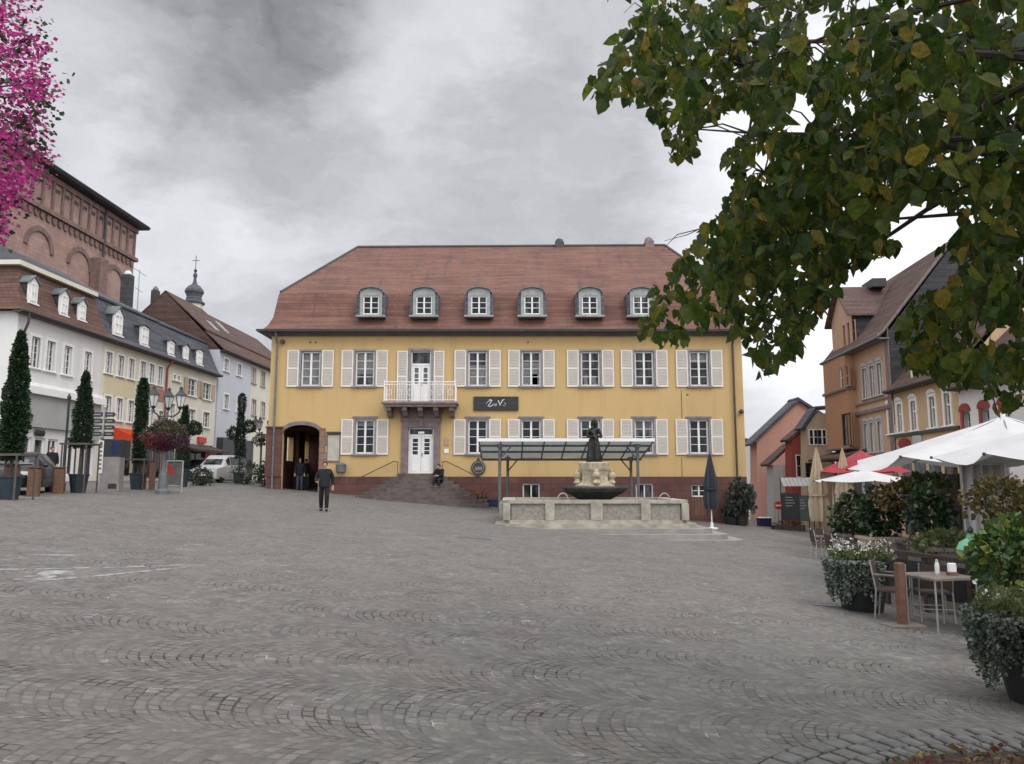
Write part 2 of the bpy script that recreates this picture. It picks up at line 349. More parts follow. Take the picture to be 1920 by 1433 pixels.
M = dict(
    yellow=plaster('yellow_plaster', (.57, .395, .182), (.30, .225, .14), .3),
    white=plaster('white_plaster', (.72, .71, .69), (.35, .33, .31), .25),
    cream=plaster('cream_plaster', (.70, .67, .56), (.35, .32, .24), .25),
    paleyellow=plaster('pale_yellow_plaster', (.66, .59, .40), (.35, .30, .18), .25),
    rose=plaster('rose_plaster', (.42, .20, .19), (.2, .1, .1), .3),
    bluegrey=plaster('blue_grey_plaster', (.56, .57, .615), (.35, .35, .37), .25),
    salmon=plaster('salmon_plaster', (.54, .30, .24), (.33, .2, .16), .3),
    orange=plaster('orange_plaster', (.44, .25, .15), (.3, .17, .1), .3),
    peach=plaster('peach_plaster', (.52, .35, .245), (.3, .2, .13), .3),
    ochre=plaster('ochre_plaster', (.56, .40, .24), (.33, .22, .12), .3),
    palegrey=plaster('pale_grey_plaster', (.46, .46, .45), (.28, .28, .28), .3),
    beige=plaster('beige_plaster', (.46, .36, .27), (.26, .21, .16), .3),
    redwall=plaster('red_plaster', (.30, .07, .06), (.15, .06, .05), .3),
    shopgrey=mat('shop_panel', (.36, .36, .355), .6, .08, 1.2),
    trim=mat('sandstone_trim', (.20, .155, .145), .85, .2, 4, .3),
    surround=mat('grey_window_stone', (.27, .235, .23), .85, .15, 4, .2),
    dormergrey=mat('dormer_paint', (.29, .31, .30), .7, .2, 4),
    fstep=mat('fountain_step_stone', (.27, .255, .23), .9, .15, 2, .4),
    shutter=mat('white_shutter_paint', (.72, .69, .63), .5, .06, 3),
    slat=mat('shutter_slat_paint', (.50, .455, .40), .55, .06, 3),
    framew=mat('white_frame_paint', (.78, .77, .75), .45, .05, 3),
    dark=mat('dark_metal', (.035, .036, .04), .5, .2, 6),
    iron=mat('grey_iron', (.12, .13, .135), .5, .2, 5),
    zinc=mat('weathered_zinc', (.13, .15, .155), .55, .25, 4),
    gutter=mat('brown_gutter', (.055, .048, .046), .6, .2, 3),
    eave=mat('eave_boards', (.10, .09, .085), .7, .15, 2),
    glass=glass('window_glass'),
    redtile=tiles('red_roof_tiles', (.145, .070, .054), (.185, .094, .070), (.062, .053, .048), .26, .19, moss=.62, gap=(.115, .055, .046), bm=.45),
    browntile=tiles('brown_roof_tiles', (.095, .06, .05), (.135, .082, .068), (.05, .045, .045), .26, .2),
    rusttile=tiles('rust_roof_tiles', (.10, .055, .043), (.145, .075, .056), (.05, .038, .035), .26, .2),
    slate=tiles('slate_roof', (.075, .08, .095), (.11, .115, .13), (.04, .04, .045), .2, .16, .6),
    darkslate=tiles('dark_slate_roof', (.045, .046, .05), (.065, .065, .07), (.03, .03, .03), .2, .16, .6),
    plinth=masonry('red_sandstone_blocks', (.125, .060, .052), (.16, .082, .070), (.06, .042, .038), .8, .36),
    quoin=masonry('mixed_sandstone', (.24, .14, .105), (.30, .20, .15), (.15, .11, .09), .5, .3),
    church=masonry('church_sandstone', (.36, .235, .20), (.45, .305, .26), (.26, .18, .155), .7, .33, .012),
    churchd=mat('church_dark_stone', (.20, .13, .112), .9, .25, 2, .2),
    steps=mat('sandstone_steps', (.125, .098, .09), .9, .25, 3, .3),
    stone=mat('pale_fountain_stone', (.36, .33, .27), .85, .28, 2.2, .45, col2=(.47, .435, .36)),
    panel=mat('rough_stone_panel', (.27, .25, .215), .95, .25, 9, .7),
    carve=mat('yellowish_stone', (.42, .36, .25), .8, .3, 6, .5),
    bowl=mat('dark_wet_stone', (.07, .072, .062), .6, .35, 4, .3),
    bronze=mat('dark_bronze', (.035, .034, .03), .45, .35, 9, .3, metal=.6),
    wood=mat('brown_wood', (.15, .075, .048), .75, .25, 8, .3),
    greywood=mat('weathered_wood', (.17, .14, .12), .85, .25, 7, .3),
    darkwood=mat('dark_wood', (.055, .035, .027), .7, .25, 6, .2),
    concrete=mat('grey_concrete', (.27, .245, .23), .9, .15, 3, .3),
    black=mat('black_plastic', (.018, .019, .021), .5, .3, 5),
    silver=mat('brushed_metal', (.42, .42, .40), .4, .1, 6, metal=.7),
    bark=mat('tree_bark', (.075, .06, .05), .95, .3, 8, .7),
    soil=mat('bed_soil', (.06, .042, .03), 1, .4, 6, .8),
    skin=mat('skin', (.48, .28, .20), .6, .08, 8),
    hair=mat('dark_hair', (.02, .015, .012), .6, .2, 20),
    navy=mat('dark_blue_cloth', (.009, .010, .015), .85, .25, 8, .3),
    blackcloth=mat('black_cloth', (.007, .007, .009), .9, .25, 8, .3),
    jeans=mat('jeans_cloth', (.05, .06, .09), .9, .2, 10, .3),
    bluepaint=mat('blue_paint', (.012, .02, .085), .5, .2, 4),
    bluegreen=mat('blue_green_box', (.018, .032, .042), .5, .25, 4),
    redpaint=mat('red_paint', (.50, .035, .025), .5, .1, 4),
    orangecloth=fabric('orange_awning_cloth', (.72, .085, .03), .3),
    whitecloth=fabric('white_canvas', (.62, .61, .60), .10),
    greycloth=fabric('dark_grey_canvas', (.06, .065, .08), .1),
    creamcloth=fabric('cream_canvas', (.55, .45, .31), .2),
    redcloth=fabric('red_canvas', (.42, .06, .075), .2),
    water=mat('dark_water', (.04, .05, .045), .06, .1, 2),
    carblack=mat('black_car_paint', (.012, .012, .014), .25, .1, 3, spec=.6),
    carwhite=mat('white_car_paint', (.58, .58, .58), .3, .03, 3),
    cardark=mat('dark_blue_car_paint', (.02, .022, .03), .25, .1, 3),
    carsilver=mat('silver_car_paint', (.35, .36, .37), .3, .05, 3, metal=.5),
    rubber=mat('tyre_rubber', (.02, .02, .02), .9, .2, 10),
    lampglass=mat('frosted_lamp_glass', (.62, .62, .60), .3, .05, 4),
    greenglass=mat('green_glass', (.20, .50, .30), .15, .15, 4),
    paper=mat('white_paper', (.78, .77, .75), .8, .05, 6),
    board=mat('notice_board', (.42, .40, .33), .6, .12, 4),
    slateboard=mat('menu_board', (.03, .034, .038), .6, .2, 6),
    greenboard=mat('green_menu_board', (.06, .10, .085), .6, .2, 6),
)
# ------------------------------------------------------------------ ground
def cobble_material(name, W=1.24, RR=.80, st=.092, tone=(.196, .185, .168)):
    "small setts laid in segmental arcs, some joints open and dark"
    m, t, b = new_mat(name); pos = N(t, 'ShaderNodeNewGeometry').outputs['Position']
    wob = vmath(t, 'SCALE', vmath(t, 'SUBTRACT', noise(t, pos, 2.2, 3, .6, col=True), (.5, .5, .5)), scale=.09)
    wob2 = vmath(t, 'SCALE', vmath(t, 'SUBTRACT', noise(t, pos, .35, 2, .5, col=True), (.5, .5, .5)), scale=.45)
    s = N(t, 'ShaderNodeSeparateXYZ'); t.links.new(vmath(t, 'ADD', vmath(t, 'ADD', pos, wob), wob2), s.inputs[0]); x, y = s.outputs[0], s.outputs[1]
    yw = math_(t, 'DIVIDE', y, W); col = math_(t, 'FLOOR', yw)
    u = math_(t, 'MULTIPLY', math_(t, 'SUBTRACT', math_(t, 'FRACT', yw), .5), W)
    a = math_(t, 'ARCSINE', math_(t, 'DIVIDE', u, RR))
    v = math_(t, 'ADD', x, math_(t, 'MULTIPLY', math_(t, 'COSINE', a), RR))
    vr = math_(t, 'DIVIDE', math_(t, 'ADD', v, math_(t, 'MULTIPLY', col, .37)), st); row = math_(t, 'FLOOR', vr); fx = math_(t, 'FRACT', vr)
    wn = N(t, 'ShaderNodeTexWhiteNoise', noise_dimensions='2D'); cv = N(t, 'ShaderNodeCombineXYZ'); t.links.new(row, cv.inputs[0]); t.links.new(col, cv.inputs[1]); t.links.new(cv.outputs[0], wn.inputs['Vector'])
    sr = math_(t, 'ADD', math_(t, 'DIVIDE', math_(t, 'MULTIPLY', a, RR), st * 1.06), wn.outputs[0]); si = math_(t, 'FLOOR', sr); fs = math_(t, 'FRACT', sr)
    d = math_(t, 'MINIMUM', math_(t, 'MINIMUM', fx, math_(t, 'SUBTRACT', 1., fx)), math_(t, 'MINIMUM', fs, math_(t, 'SUBTRACT', 1., fs)))
    dn = math_(t, 'ADD', d, math_(t, 'MULTIPLY_ADD', noise(t, pos, 30, 3, .6), .12, -.06))
    stone = maprange(t, dn, .03, .15, 0, 1)
    w3 = N(t, 'ShaderNodeTexWhiteNoise', noise_dimensions='3D'); c3 = N(t, 'ShaderNodeCombineXYZ'); t.links.new(row, c3.inputs[0]); t.links.new(col, c3.inputs[1]); t.links.new(si, c3.inputs[2]); t.links.new(c3.outputs[0], w3.inputs['Vector'])
    base = mixc(t, w3.outputs[0], tuple(q * .75 for q in tone), tuple(q * 1.22 for q in tone))
    rough_ = noise(t, pos, 13, 4, .75); base = mixc(t, maprange(t, rough_, .36, .64, .55, 0), base, tuple(q * .55 for q in tone))
    warm = noise(t, pos, .55, 5, .6)
    base = mixc(t, maprange(t, warm, .45, .7, 0, .5), base, (tone[0] * 1.06, tone[1] * .95, tone[2] * .88))
    big = noise(t, pos, .16, 6, .65); base = mixc(t, maprange(t, big, .35, .7, 0, .45), base, tuple(q * .74 for q in tone))
    gr = noise(t, pos, 38, 5, .7); base = mixc(t, maprange(t, gr, .25, .75, 0, .55), base, tuple(q * .68 for q in tone))
    jn = noise(t, pos, 1.1, 5, .7); frag = N(t, 'ShaderNodeSeparateXYZ'); t.links.new(w3.outputs[1], frag.inputs[0]); jd = math_(t, 'MULTIPLY', maprange(t, jn, .42, .60, .12, 1), maprange(t, frag.outputs[1], .35, .7, .1, 1))
    joint = mixc(t, jd, tuple(q * .80 for q in tone), (.022, .022, .02))
    pale = math_(t, 'MULTIPLY', maprange(t, noise(t, pos, 2.3, 4, .7), .56, .68, 0, .9), maprange(t, frag.outputs[2], .55, .75, 0, 1)); joint = mixc(t, pale, joint, (.46, .45, .43))
    c = mixc(t, stone, joint, base)
    spot = maprange(t, noise(t, pos, 6.5, 3, .7), .70, .76, 0, .35); c = mixc(t, spot, c, (.40, .39, .37))
    gv = N(t, 'ShaderNodeVectorMath', operation='SCALE'); t.links.new(c, gv.inputs[0]); spk = math_(t, 'MULTIPLY_ADD', noise(t, vmath(t, 'MULTIPLY', pos, (1, .55, 1)), 11, 3, .8), .7, -.35)
    t.links.new(math_(t, 'ADD', math_(t, 'MULTIPLY_ADD', frag.outputs[0], .18, .92), spk), gv.inputs[3]); c = gv.outputs[0]
    setc(t, b.inputs['Base Color'], c); b.inputs['Roughness'].default_value = .72; b.inputs['Specular IOR Level'].default_value = .35
    h = math_(t, 'ADD', math_(t, 'MULTIPLY', stone, maprange(t, jn, .3, .7, .4, 1.2)), math_(t, 'MULTIPLY', gr, .35)); bump(t, b, h, .6, .014)
    return m
M['cobble'] = cobble_material('cobblestone_setts')
M['border'] = cobble_material('border_setts', 30, 400, .13, (.19, .185, .175))
M['paint'] = None
def worn_paint():
    m, t, b = new_mat('worn_road_paint'); pos = N(t, 'ShaderNodeNewGeometry').outputs['Position']
    setc(t, b.inputs['Base Color'], mixc(t, noise(t, pos, 30, 3, .6), (.28, .27, .26), (.42, .41, .39))); b.inputs['Roughness'].default_value = .8
    f = math_(t, 'MULTIPLY', maprange(t, noise(t, pos, 5, 5, .75), .40, .56, 0, 1), maprange(t, noise(t, pos, .8, 2, .5), .3, .55, .35, 1))
    tr = N(t, 'ShaderNodeBsdfTransparent'); mx = N(t, 'ShaderNodeMixShader'); t.links.new(f, mx.inputs[0]); t.links.new(tr.outputs[0], mx.inputs[1]); t.links.new(b.outputs[0], mx.inputs[2])
    t.links.new(mx.outputs[0], t.nodes['Material Output'].inputs[0]); return m
M['paint'] = worn_paint()

BED = (4.1, 2.9, 2.85)     # round planting pit of the lime tree
def axis(pts):
    out = []
    for a, b, n in pts: out += list(np.linspace(a, b, n, endpoint=False))
    return out + [pts[-1][1]]
gx = axis([(-900, -120, 6), (-120, -30, 9), (-30, -14, 8), (-14, 12, 52), (12, 14, 6), (14, 20, 6), (20, 120, 10), (120, 900, 6)])
gy = axis([(-300, -20, 5), (-20, 0, 10), (0, 12, 24), (12, 27, 15), (27, 40, 13), (40, 120, 20), (120, 1500, 8)])
gm = MB(); nx = len(gx)
gm.add([(x, y, gz(x, y)) for y in gy for x in gx], [(j * nx + i, j * nx + i + 1, (j + 1) * nx + i + 1, (j + 1) * nx + i) for j in range(len(gy) - 1) for i in range(nx - 1)])
g = setting(gm.build('ground', M['cobble'])); g['label'] = 'grey cobblestone square sloping down to the right, setts laid in arcs'; g['category'] = 'ground'

# ring of border setts round the pit, and the soil with fallen leaves inside it
def ring(r0, r1, dz, n=120, name='ring', m=None, a0=0, a1=2 * pi):
    b = MB(); vs = []
    for k in range(n + 1):
        a = a0 + (a1 - a0) * k / n
        for r, z in ((r0, dz), (r1, dz)):
            x, y = BED[0] + r * cos(a), BED[1] + r * sin(a); vs.append((x, y, gz(x, y) + z))
    b.add(vs, [(2 * k, 2 * k + 2, 2 * k + 3, 2 * k + 1) for k in range(n)][::1]); return b
def sett_ring():
    b = MB(); rows = ((2.87, 3.02, .13), (3.03, 3.17, .17), (3.18, 3.33, .2))
    for r0, r1, L in rows:
        n = int(2 * pi * r0 / L); ph = random.random()
        for k in range(n):
            a0 = 2 * pi * (k + ph) / n + .006; a1 = a0 + 2 * pi / n - .014 - random.random() * .004; am = (a0 + a1) / 2
            if not (0 < am % (2 * pi) < pi + .3): continue
            h = .020 + random.random() * .012; rings = []
            for dz, s in ((-.05, 0), (h * .6, 0), (h, .012)):
                q = []
                for rr, aa in ((r0 + s, a0 + s / 3), (r1 - s, a0 + s / 3), (r1 - s, a1 - s / 3), (r0 + s, a1 - s / 3)):
                    x, y = BED[0] + rr * cos(aa), BED[1] + rr * sin(aa); q.append((x, y, gz(x, y) + dz))
                rings.append(q)
            b.loft(rings)
    return b
o = ring(2.80, 3.36, .006).build('paving_edge', M['soil']); setting(o)
M['borderstone'] = mat('border_sett_stone', (.165, .16, .15), .75, .28, 9, .5, fine=55)
o = sett_ring().build('paving_edge', M['borderstone']); setting(o)
b = MB(); vs = [(BED[0], BED[1], gz(BED[0], BED[1]) + .05)]; nr, na = 10, 72
for i in range(1, nr + 1):
    for k in range(na):
        a = 2 * pi * k / na; r = 2.86 * i / nr; x, y = BED[0] + r * cos(a), BED[1] + r * sin(a)
        vs.append((x, y, gz(x, y) + (.05 + random.uniform(-.02, .03) if i < nr else .006)))
fs = [(0, 1 + k, 1 + (k + 1) % na) for k in range(na)]
for i in range(nr - 1):
    for k in range(na):
        p, q = 1 + i * na + k, 1 + i * na + (k + 1) % na; fs.append((p, p + na, q + na, q))
b.add(vs, fs); setting(b.build('planting_bed', M['soil'], smooth=True))
# leaf litter and low ground cover on the soil: nobody could count it
n = 3400; aa = rng.uniform(.1, pi - .1, n); rr = 2.84 * np.sqrt(rng.uniform(.25, 1, n)); X = BED[0] + rr * np.cos(aa); Y = BED[1] + rr * np.sin(aa)
Z = np.array([gz(x, y) for x, y in zip(X, Y)]) + .05 + rng.uniform(0, .022, n)
D = rng.normal(size=(n, 3)) * (1, 1, .16); D[:, 2] = np.abs(D[:, 2])
M['litter'] = leaf('leaf_litter', [(0, (.10, .05, .03)), (.25, (.16, .10, .035)), (.5, (.06, .075, .02)), (.8, (.13, .035, .03)), (1, (.34, .26, .08))], .2)
o = fastmesh('leaf_litter', leaf_verts(np.stack([X, Y, Z], 1), D, rng.uniform(.025, .07, n), LEAF4), 4, M['litter']); setting(o, 'stuff')
o['label'] = 'brown and yellow fallen leaves over green ground cover in the round bed'; o['category'] = 'leaf litter'

# worn white markings on the setts, lower left
def strip(pts, w, name='road_marking'):
    b = MB(); vs = []; P = []
    for (ax, ay), (bx, by) in zip(pts[:-1], pts[1:]):
        a = ground_at(ax, ay); c = ground_at(bx, by); k = max(2, int((c - a).length / .4))
        P += [a.lerp(c, i / k) for i in range(k)]
    P.append(c)
    for i, p in enumerate(P):
        t = (P[min(i + 1, len(P) - 1)] - P[max(i - 1, 0)]); nrm = Vector((-t.y, t.x, 0)).normalized() * w / 2
        for q in (p + nrm, p - nrm): vs.append((q.x, q.y, gz(q.x, q.y) + .004))
    b.add(vs, [(2 * i, 2 * i + 1, 2 * i + 3, 2 * i + 2) for i in range(len(P) - 1)]); return setting(b.build(name, M['paint']))
strip([(-150, 1070), (60, 1068), (240, 1064), (384, 1059)], .10)
strip([(-120, 1107), (40, 1092), (200, 1079), (330, 1066), (384, 1060)], .10)
strip([(50, 1089), (118, 1071)], .32)
strip([(55, 1041), (140, 1042)], .12); strip([(220, 1044), (262, 1046)], .15); strip([(345, 1023), (384, 1022)], .1)
# two iron covers set in the paving
for px, py, w, d in ((890, 1009, .9, .35), (1560, 1137, .6, .16)):
    p = ground_at(px, py); b = MB()
    vs = [(p.x + a * w, p.y + c * d, gz(p.x + a * w, p.y + c * d) + .005) for a, c in ((-.5, -.5), (.5, -.5), (.5, .5), (-.5, .5))]
    up = [(x, y, z + .006) for x, y, z in vs]; b.loft([vs, up])
    o = b.build('drain_cover', M['iron']); pin(o, 'flat iron drain cover in the setts ' + ('left of the fountain steps' if px < 1000 else 'beside the silvery trailing planter'), 'drain cover')
# ------------------------------------------------------------------ windows and shutters (shared builders)
def window_part(parent, x0, x1, z0, z1, y, cols=2, rows=4, fm=None, bar=.03, fr=.07, post=.07, depth=.06, gm=None, name='window'):
    "casement: frame, middle post and glazing bars in one mesh, its pane a sub-part"
    b = MB(); fm = fm or M['framew']
    b.box(x0, x0 + fr, y, y + depth, z0, z1); b.box(x1 - fr, x1, y, y + depth, z0, z1)
    b.box(x0 + fr, x1 - fr, y, y + depth, z1 - fr, z1); b.box(x0 + fr, x1 - fr, y, y + depth, z0, z0 + fr)
    W = x1 - x0 - 2 * fr
    for c in range(1, cols):
        xc = x0 + fr + W * c / cols; b.box(xc - post / 2, xc + post / 2, y - .012, y + depth, z0 + fr, z1 - fr)
    for c in range(cols):
        xa = x0 + fr + W * c / cols + (post / 2 if c else 0); xb = x0 + fr + W * (c + 1) / cols - (post / 2 if c < cols - 1 else 0)
        for r in range(1, rows):
            zc = z0 + fr + (z1 - z0 - 2 * fr) * r / rows; b.box(xa, xb, y + .008, y + depth - .012, zc - bar / 2, zc + bar / 2)
    w = b.build(name, fm, parent)
    MB().box(x0 + fr * .5, x1 - fr * .5, y + depth - .008, y + depth + .03, z0 + fr * .5, z1 - fr * .5).build('pane', gm or M['glass'], w)
    return w
def surround_part(parent, x0, x1, z0, z1, w=.14, proud=.05, sill=.1, head=0., m=None, depth=.12):
    m = m or M['trim']; b = MB(); p = -proud
    b.box(x0 - w, x0, p, depth, z0, z1); b.box(x1, x1 + w, p, depth, z0, z1); b.box(x0 - w, x1 + w, p, depth, z1, z1 + w)
    if head: b.box(x0 - w - .06, x1 + w + .06, p - .05, .02, z1 + w, z1 + w + head)
    o = b.build('surround', m, parent)
    if sill: MB().bbox(x0 - w - .08, x1 + w + .08, p - .09, depth, z0 - sill, z0).build('sill', m, parent)
    return o
def shutter_mesh(w, h, n=22):
    "frame with a middle rail in white, sloping louvre slats behind"
    b = MB(); f = .065
    b.box(0, f, 0, .045, 0, h); b.box(w - f, w, 0, .045, 0, h)
    for z in (0, h * .5 - f / 2, h - f): b.box(f, w - f, .0, .045, z, z + f)
    me_f = b
    s = MB()
    for k in range(2):
        za = f if k == 0 else h * .5 + f / 2; zb = h * .5 - f / 2 if k == 0 else h - f
        m = n // 2; st = (zb - za) / m
        for i in range(m):
            z = za + i * st; s.add([(f, .006, z), (w - f, .006, z), (w - f, .036, z + st * 1.05), (f, .036, z + st * 1.05), (f, .014, z - .004), (w - f, .014, z - .004), (w - f, .044, z + st), (f, .044, z + st)],
                                   [(0, 1, 2, 3), (7, 6, 5, 4), (0, 4, 5, 1), (2, 6, 7, 3)])
    return me_f, s

# ------------------------------------------------------------------ the yellow town house
YF = 40.0
def ax(px, py=760): return at(px, py, YF).x
def az(py, px=960): return at(px, py, YF).z
town = thing('town_house', 'yellow town house with red tiled mansard roof and white shutters closing the square', 'building', (0, YF, 0))
XL, XR = ax(503, 800), ax(1396, 800); ZT = az(630); DEP = 12.0
PL = az(894)                                  # top of the red stone plinth
PIX = dict(U=[582.5, 684, 895.5, 996, 1107, 1208, 1311], L=[684, 895.5, 996, 1107, 1208, 1311])
ZU0, ZU1 = az(724), az(659); ZL0, ZL1 = az(851), az(787)
HW = .50; holes = []; wins = []
for px in PIX['U']: x = ax(px, 690); wins.append((x, ZU0, ZU1)); holes.append((x - HW, x + HW, ZU0, ZU1))
for px in PIX['L']: x = ax(px, 820); wins.append((x, ZL0, ZL1)); holes.append((x - HW, x + HW, ZL0, ZL1))
BD = (ax(770, 700), ax(808, 700), az(757), az(658)); FD = (ax(765, 840), ax(813, 840), az(888), az(802)); holes += [BD, FD]
AX0, AX1, ASP, ACR = ax(529, 860), ax(598, 860), az(812), az(797)
AX0 = max(AX0, XL + .6)
gl = gz(XL, YF)
holes.append((AX0, AX1, -1.2, ASP)); holes.append((AX0, AX1, ASP, ACR + .02))
CE = [(ax(980, 920), ax(1012, 920), az(938), az(907)), (ax(1192, 920), ax(1225, 920), az(938), az(907)), (ax(1297, 940), ax(1326, 940), az(967), az(909))]
# wall: plaster above, stone below; openings are real recesses
w = MB(); w.wall(XL, XR, PL, ZT, holes, 0, .22)
# curved spandrels over the arch, between spring and crown
cxA = (AX0 + AX1) / 2; rA = (AX1 - AX0) / 2; pts = [(cxA - rA * cos(pi * k / 12), ASP + (ACR - ASP) * sin(pi * k / 12)) for k in range(13)]
for k in range(12):
    (xa, za), (xb, zb) = pts[k], pts[k + 1]; top = ACR + .02
    w.add([(xa, 0, za), (xb, 0, zb), (xb, 0, top), (xa, 0, top), (xa, .22, za), (xb, .22, zb)], [(0, 1, 2, 3), (1, 0, 4, 5)])
# side and rear walls
sideh = [(1.2, 4.6, -1.2, ASP - .15)]
ws = MB(); ws.M = Matrix.Translation((XL, 0, 0)) @ Matrix.Rotation(-pi / 2, 4, 'Z') @ Matrix.Translation((-DEP, 0, 0)); ws.wall(0, DEP, -1.5, ZT, [(DEP - 3.7, DEP - 2.5, az(862), ASP - .05), (DEP - 7.0, DEP - 5.4, az(862), ASP - .08)], 0, .3)
w.v += []; off = len(w.v); w.v += ws.v; w.f += [[i + off for i in f] for f in ws.f]; w.fm += ws.fm
w.quad((XR, 0, -3), (XR, DEP, -3), (XR, DEP, ZT), (XR, 0, ZT)); w.quad((XR, DEP, -3), (AX1 + .4, DEP, -3), (AX1 + .4, DEP, ZT), (XR, DEP, ZT))
w.quad((AX1 + .4, DEP, ASP), (XL, DEP, ASP), (XL, DEP, ZT), (AX1 + .4, DEP, ZT))
w.build('wall', M['yellow'], town)
pl = MB(); pl.wall(AX1, XR, -3, PL, [(c[0], c[1], c[2], c[3]) for c in CE] + [(FD[0] - .4, FD[1] + .4, -3, PL)], -.05, .25)
pl.quad((AX1, -.05, PL), (XR, -.05, PL), (XR, .0, PL), (AX1, 0, PL)); pl.quad((XR, -.05, -3), (XR, 3, -3), (XR, 3, PL), (XR, -.05, PL))
pl.wall(XL, AX0, -3, PL, [], -.05, .2); pl.build('plinth', M['plinth'], town)
# corner pier of red stone left of the arch, mixed stone quoins right of it, arch ring
ap = MB(); ap.box(XL - .06, AX0 - .02, -.10, .35, PL, az(803)); ap.box(XL - .10, AX0 + .0, -.14, .37, az(803), az(800)); ap.build('corner_pier', M['plinth'], town)
aq = MB(); qz = np.linspace(gl - .3, az(803), 9)
for i in range(8):
    ww = .30 if i % 2 else .42; aq.bbox(AX1 + .0, AX1 + ww, -.075, .2, qz[i] + .006, qz[i + 1], .012)
aq.build('quoin', M['quoin'], town)
ar = MB(); ra = []
for k in range(13):
    a = pi * k / 12; ra.append([(cxA - (rA + d) * cos(a), yy, ASP + (ACR - ASP + d) * sin(a)) for d, yy in ((0, -.03), (.2, -.03), (.2, .18), (0, .18))])
ar.loft(ra); ar.build('arch_ring', M['trim'], town)
# the passage behind the arch: ceiling, inner wall with two lit slots between brick piers
ps = MB(); PX1 = AX1 + .45; PD = 7.0
ps.wall(XL + .35, PX1, -1.2, ASP + .3, [], PD, .3)
ps.quad((PX1, .2, -1.5), (PX1, PD, -1.5), (PX1, PD, ASP + .3), (PX1, .2, ASP + .3)); ps.quad((XL + .3, .2, ASP + .28), (PX1, .2, ASP + .28), (PX1, PD, ASP + .28), (XL + .3, PD, ASP + .28))
ps.box(XL + .31, XL + .55, 3.9, 5.2, -1.2, ASP + .27); ps.quad((XL + .3, .36, -1.2), (XL + .3, 2.4, -1.2), (XL + .3, 2.4, ASP + .27), (XL + .3, .36, ASP + .27)); ps.quad((XL + .3, 2.4, -1.2), (XL + .3, PD, -1.2), (XL + .3, PD, az(863)), (XL + .3, 2.4, az(863))); ps.build('passage', M['plinth'], town)
# eaves, gutter
eb = MB()
prof = [(0, ZT - .02), (-.16, ZT - .02), (-.20, ZT + .08), (-.48, ZT + .10), (-.48, ZT + .17), (0, ZT + .19)]
def cornice(b, pr, x0, x1, d, n=None):
    "run a profile (offset, z) round the four sides"
    cs = [(x0, 0, -1, -1), (x1, 0, 1, -1), (x1, d, 1, 1), (x0, d, -1, 1)]
    rings = [[(cx - sx * o, cy - sy * o, z) for o, z in pr] for cx, cy, sx, sy in cs]
    rings.append(rings[0]); b.loft(rings, cap=False)
cornice(eb, prof, XL, XR, DEP); eb.build('eaves', M['eave'], town)
gt = MB(); gp = [(-.50, ZT + .11), (-.56, ZT + .10), (-.63, ZT + .14), (-.65, ZT + .25), (-.62, ZT + .25), (-.60, ZT + .16), (-.54, ZT + .13), (-.50, ZT + .14)]
cornice(gt, gp, XL, XR, DEP); gt.build('gutter', M['gutter'], town)
# mansard roof: bell-cast lower slope, hipped upper slope
ZB = at(522, 548, YF + .9).z; ZR = at(960, 464, YF + 6).z
rx0, rx1 = at(670, 466, YF + 6).x, at(1247, 457, YF + 6).x
lev = [(-.60, -.60, ZT + .20), (-.38, -.34, ZT + .30), (-.20, -.10, ZT + .55), (-.06, .28, ZT + 1.05), (.04, .78, ZB - .15), (.10, .90, ZB)]
rf = MB(); rings = []
for o, oy, z in lev: rings.append([(XL + o, oy, z), (XR - o, oy, z), (XR - o, DEP - oy, z), (XL + o, DEP - oy, z)])
rf.loft(rings, cap=False)
o = .10; oy = .90; A, B_, C_, D_ = (XL + o, oy, ZB), (XR - o, oy, ZB), (XR - o, DEP - oy, ZB), (XL + o, DEP - oy, ZB); r0, r1 = (rx0, 6, ZR), (rx1, 6, ZR + .12)
rf.add([A, B_, C_, D_, r0, r1], [(0, 1, 5, 4), (1, 2, 5), (2, 3, 4, 5), (3, 0, 4)])
rf.build('roof', M['redtile'], town)
rc = MB(); rc.tube([r0, r1], .11, 8)
for p, q in ((A, r0), (B_, r1), (D_, r0), (C_, r1)): rc.tube([p, q], .085, 7)
rc.build('ridge_tiles', M['gutter'], town)
for px, hh in ((1049, .55), (1217, .7)):
    x = at(px, 455, YF + 6).x; c = MB(); c.bbox(x - .28, x + .28, 5.8, 6.4, ZR - .4, ZR + hh * .55); c.lathe([(.27, 0), (.27, .06), (.22, .2), (.10, .28)], 12, (x, 6.1, ZR + hh * .55 + .001))
    c.build('chimney', M['gutter'] if px < 1100 else M['trim'], town)
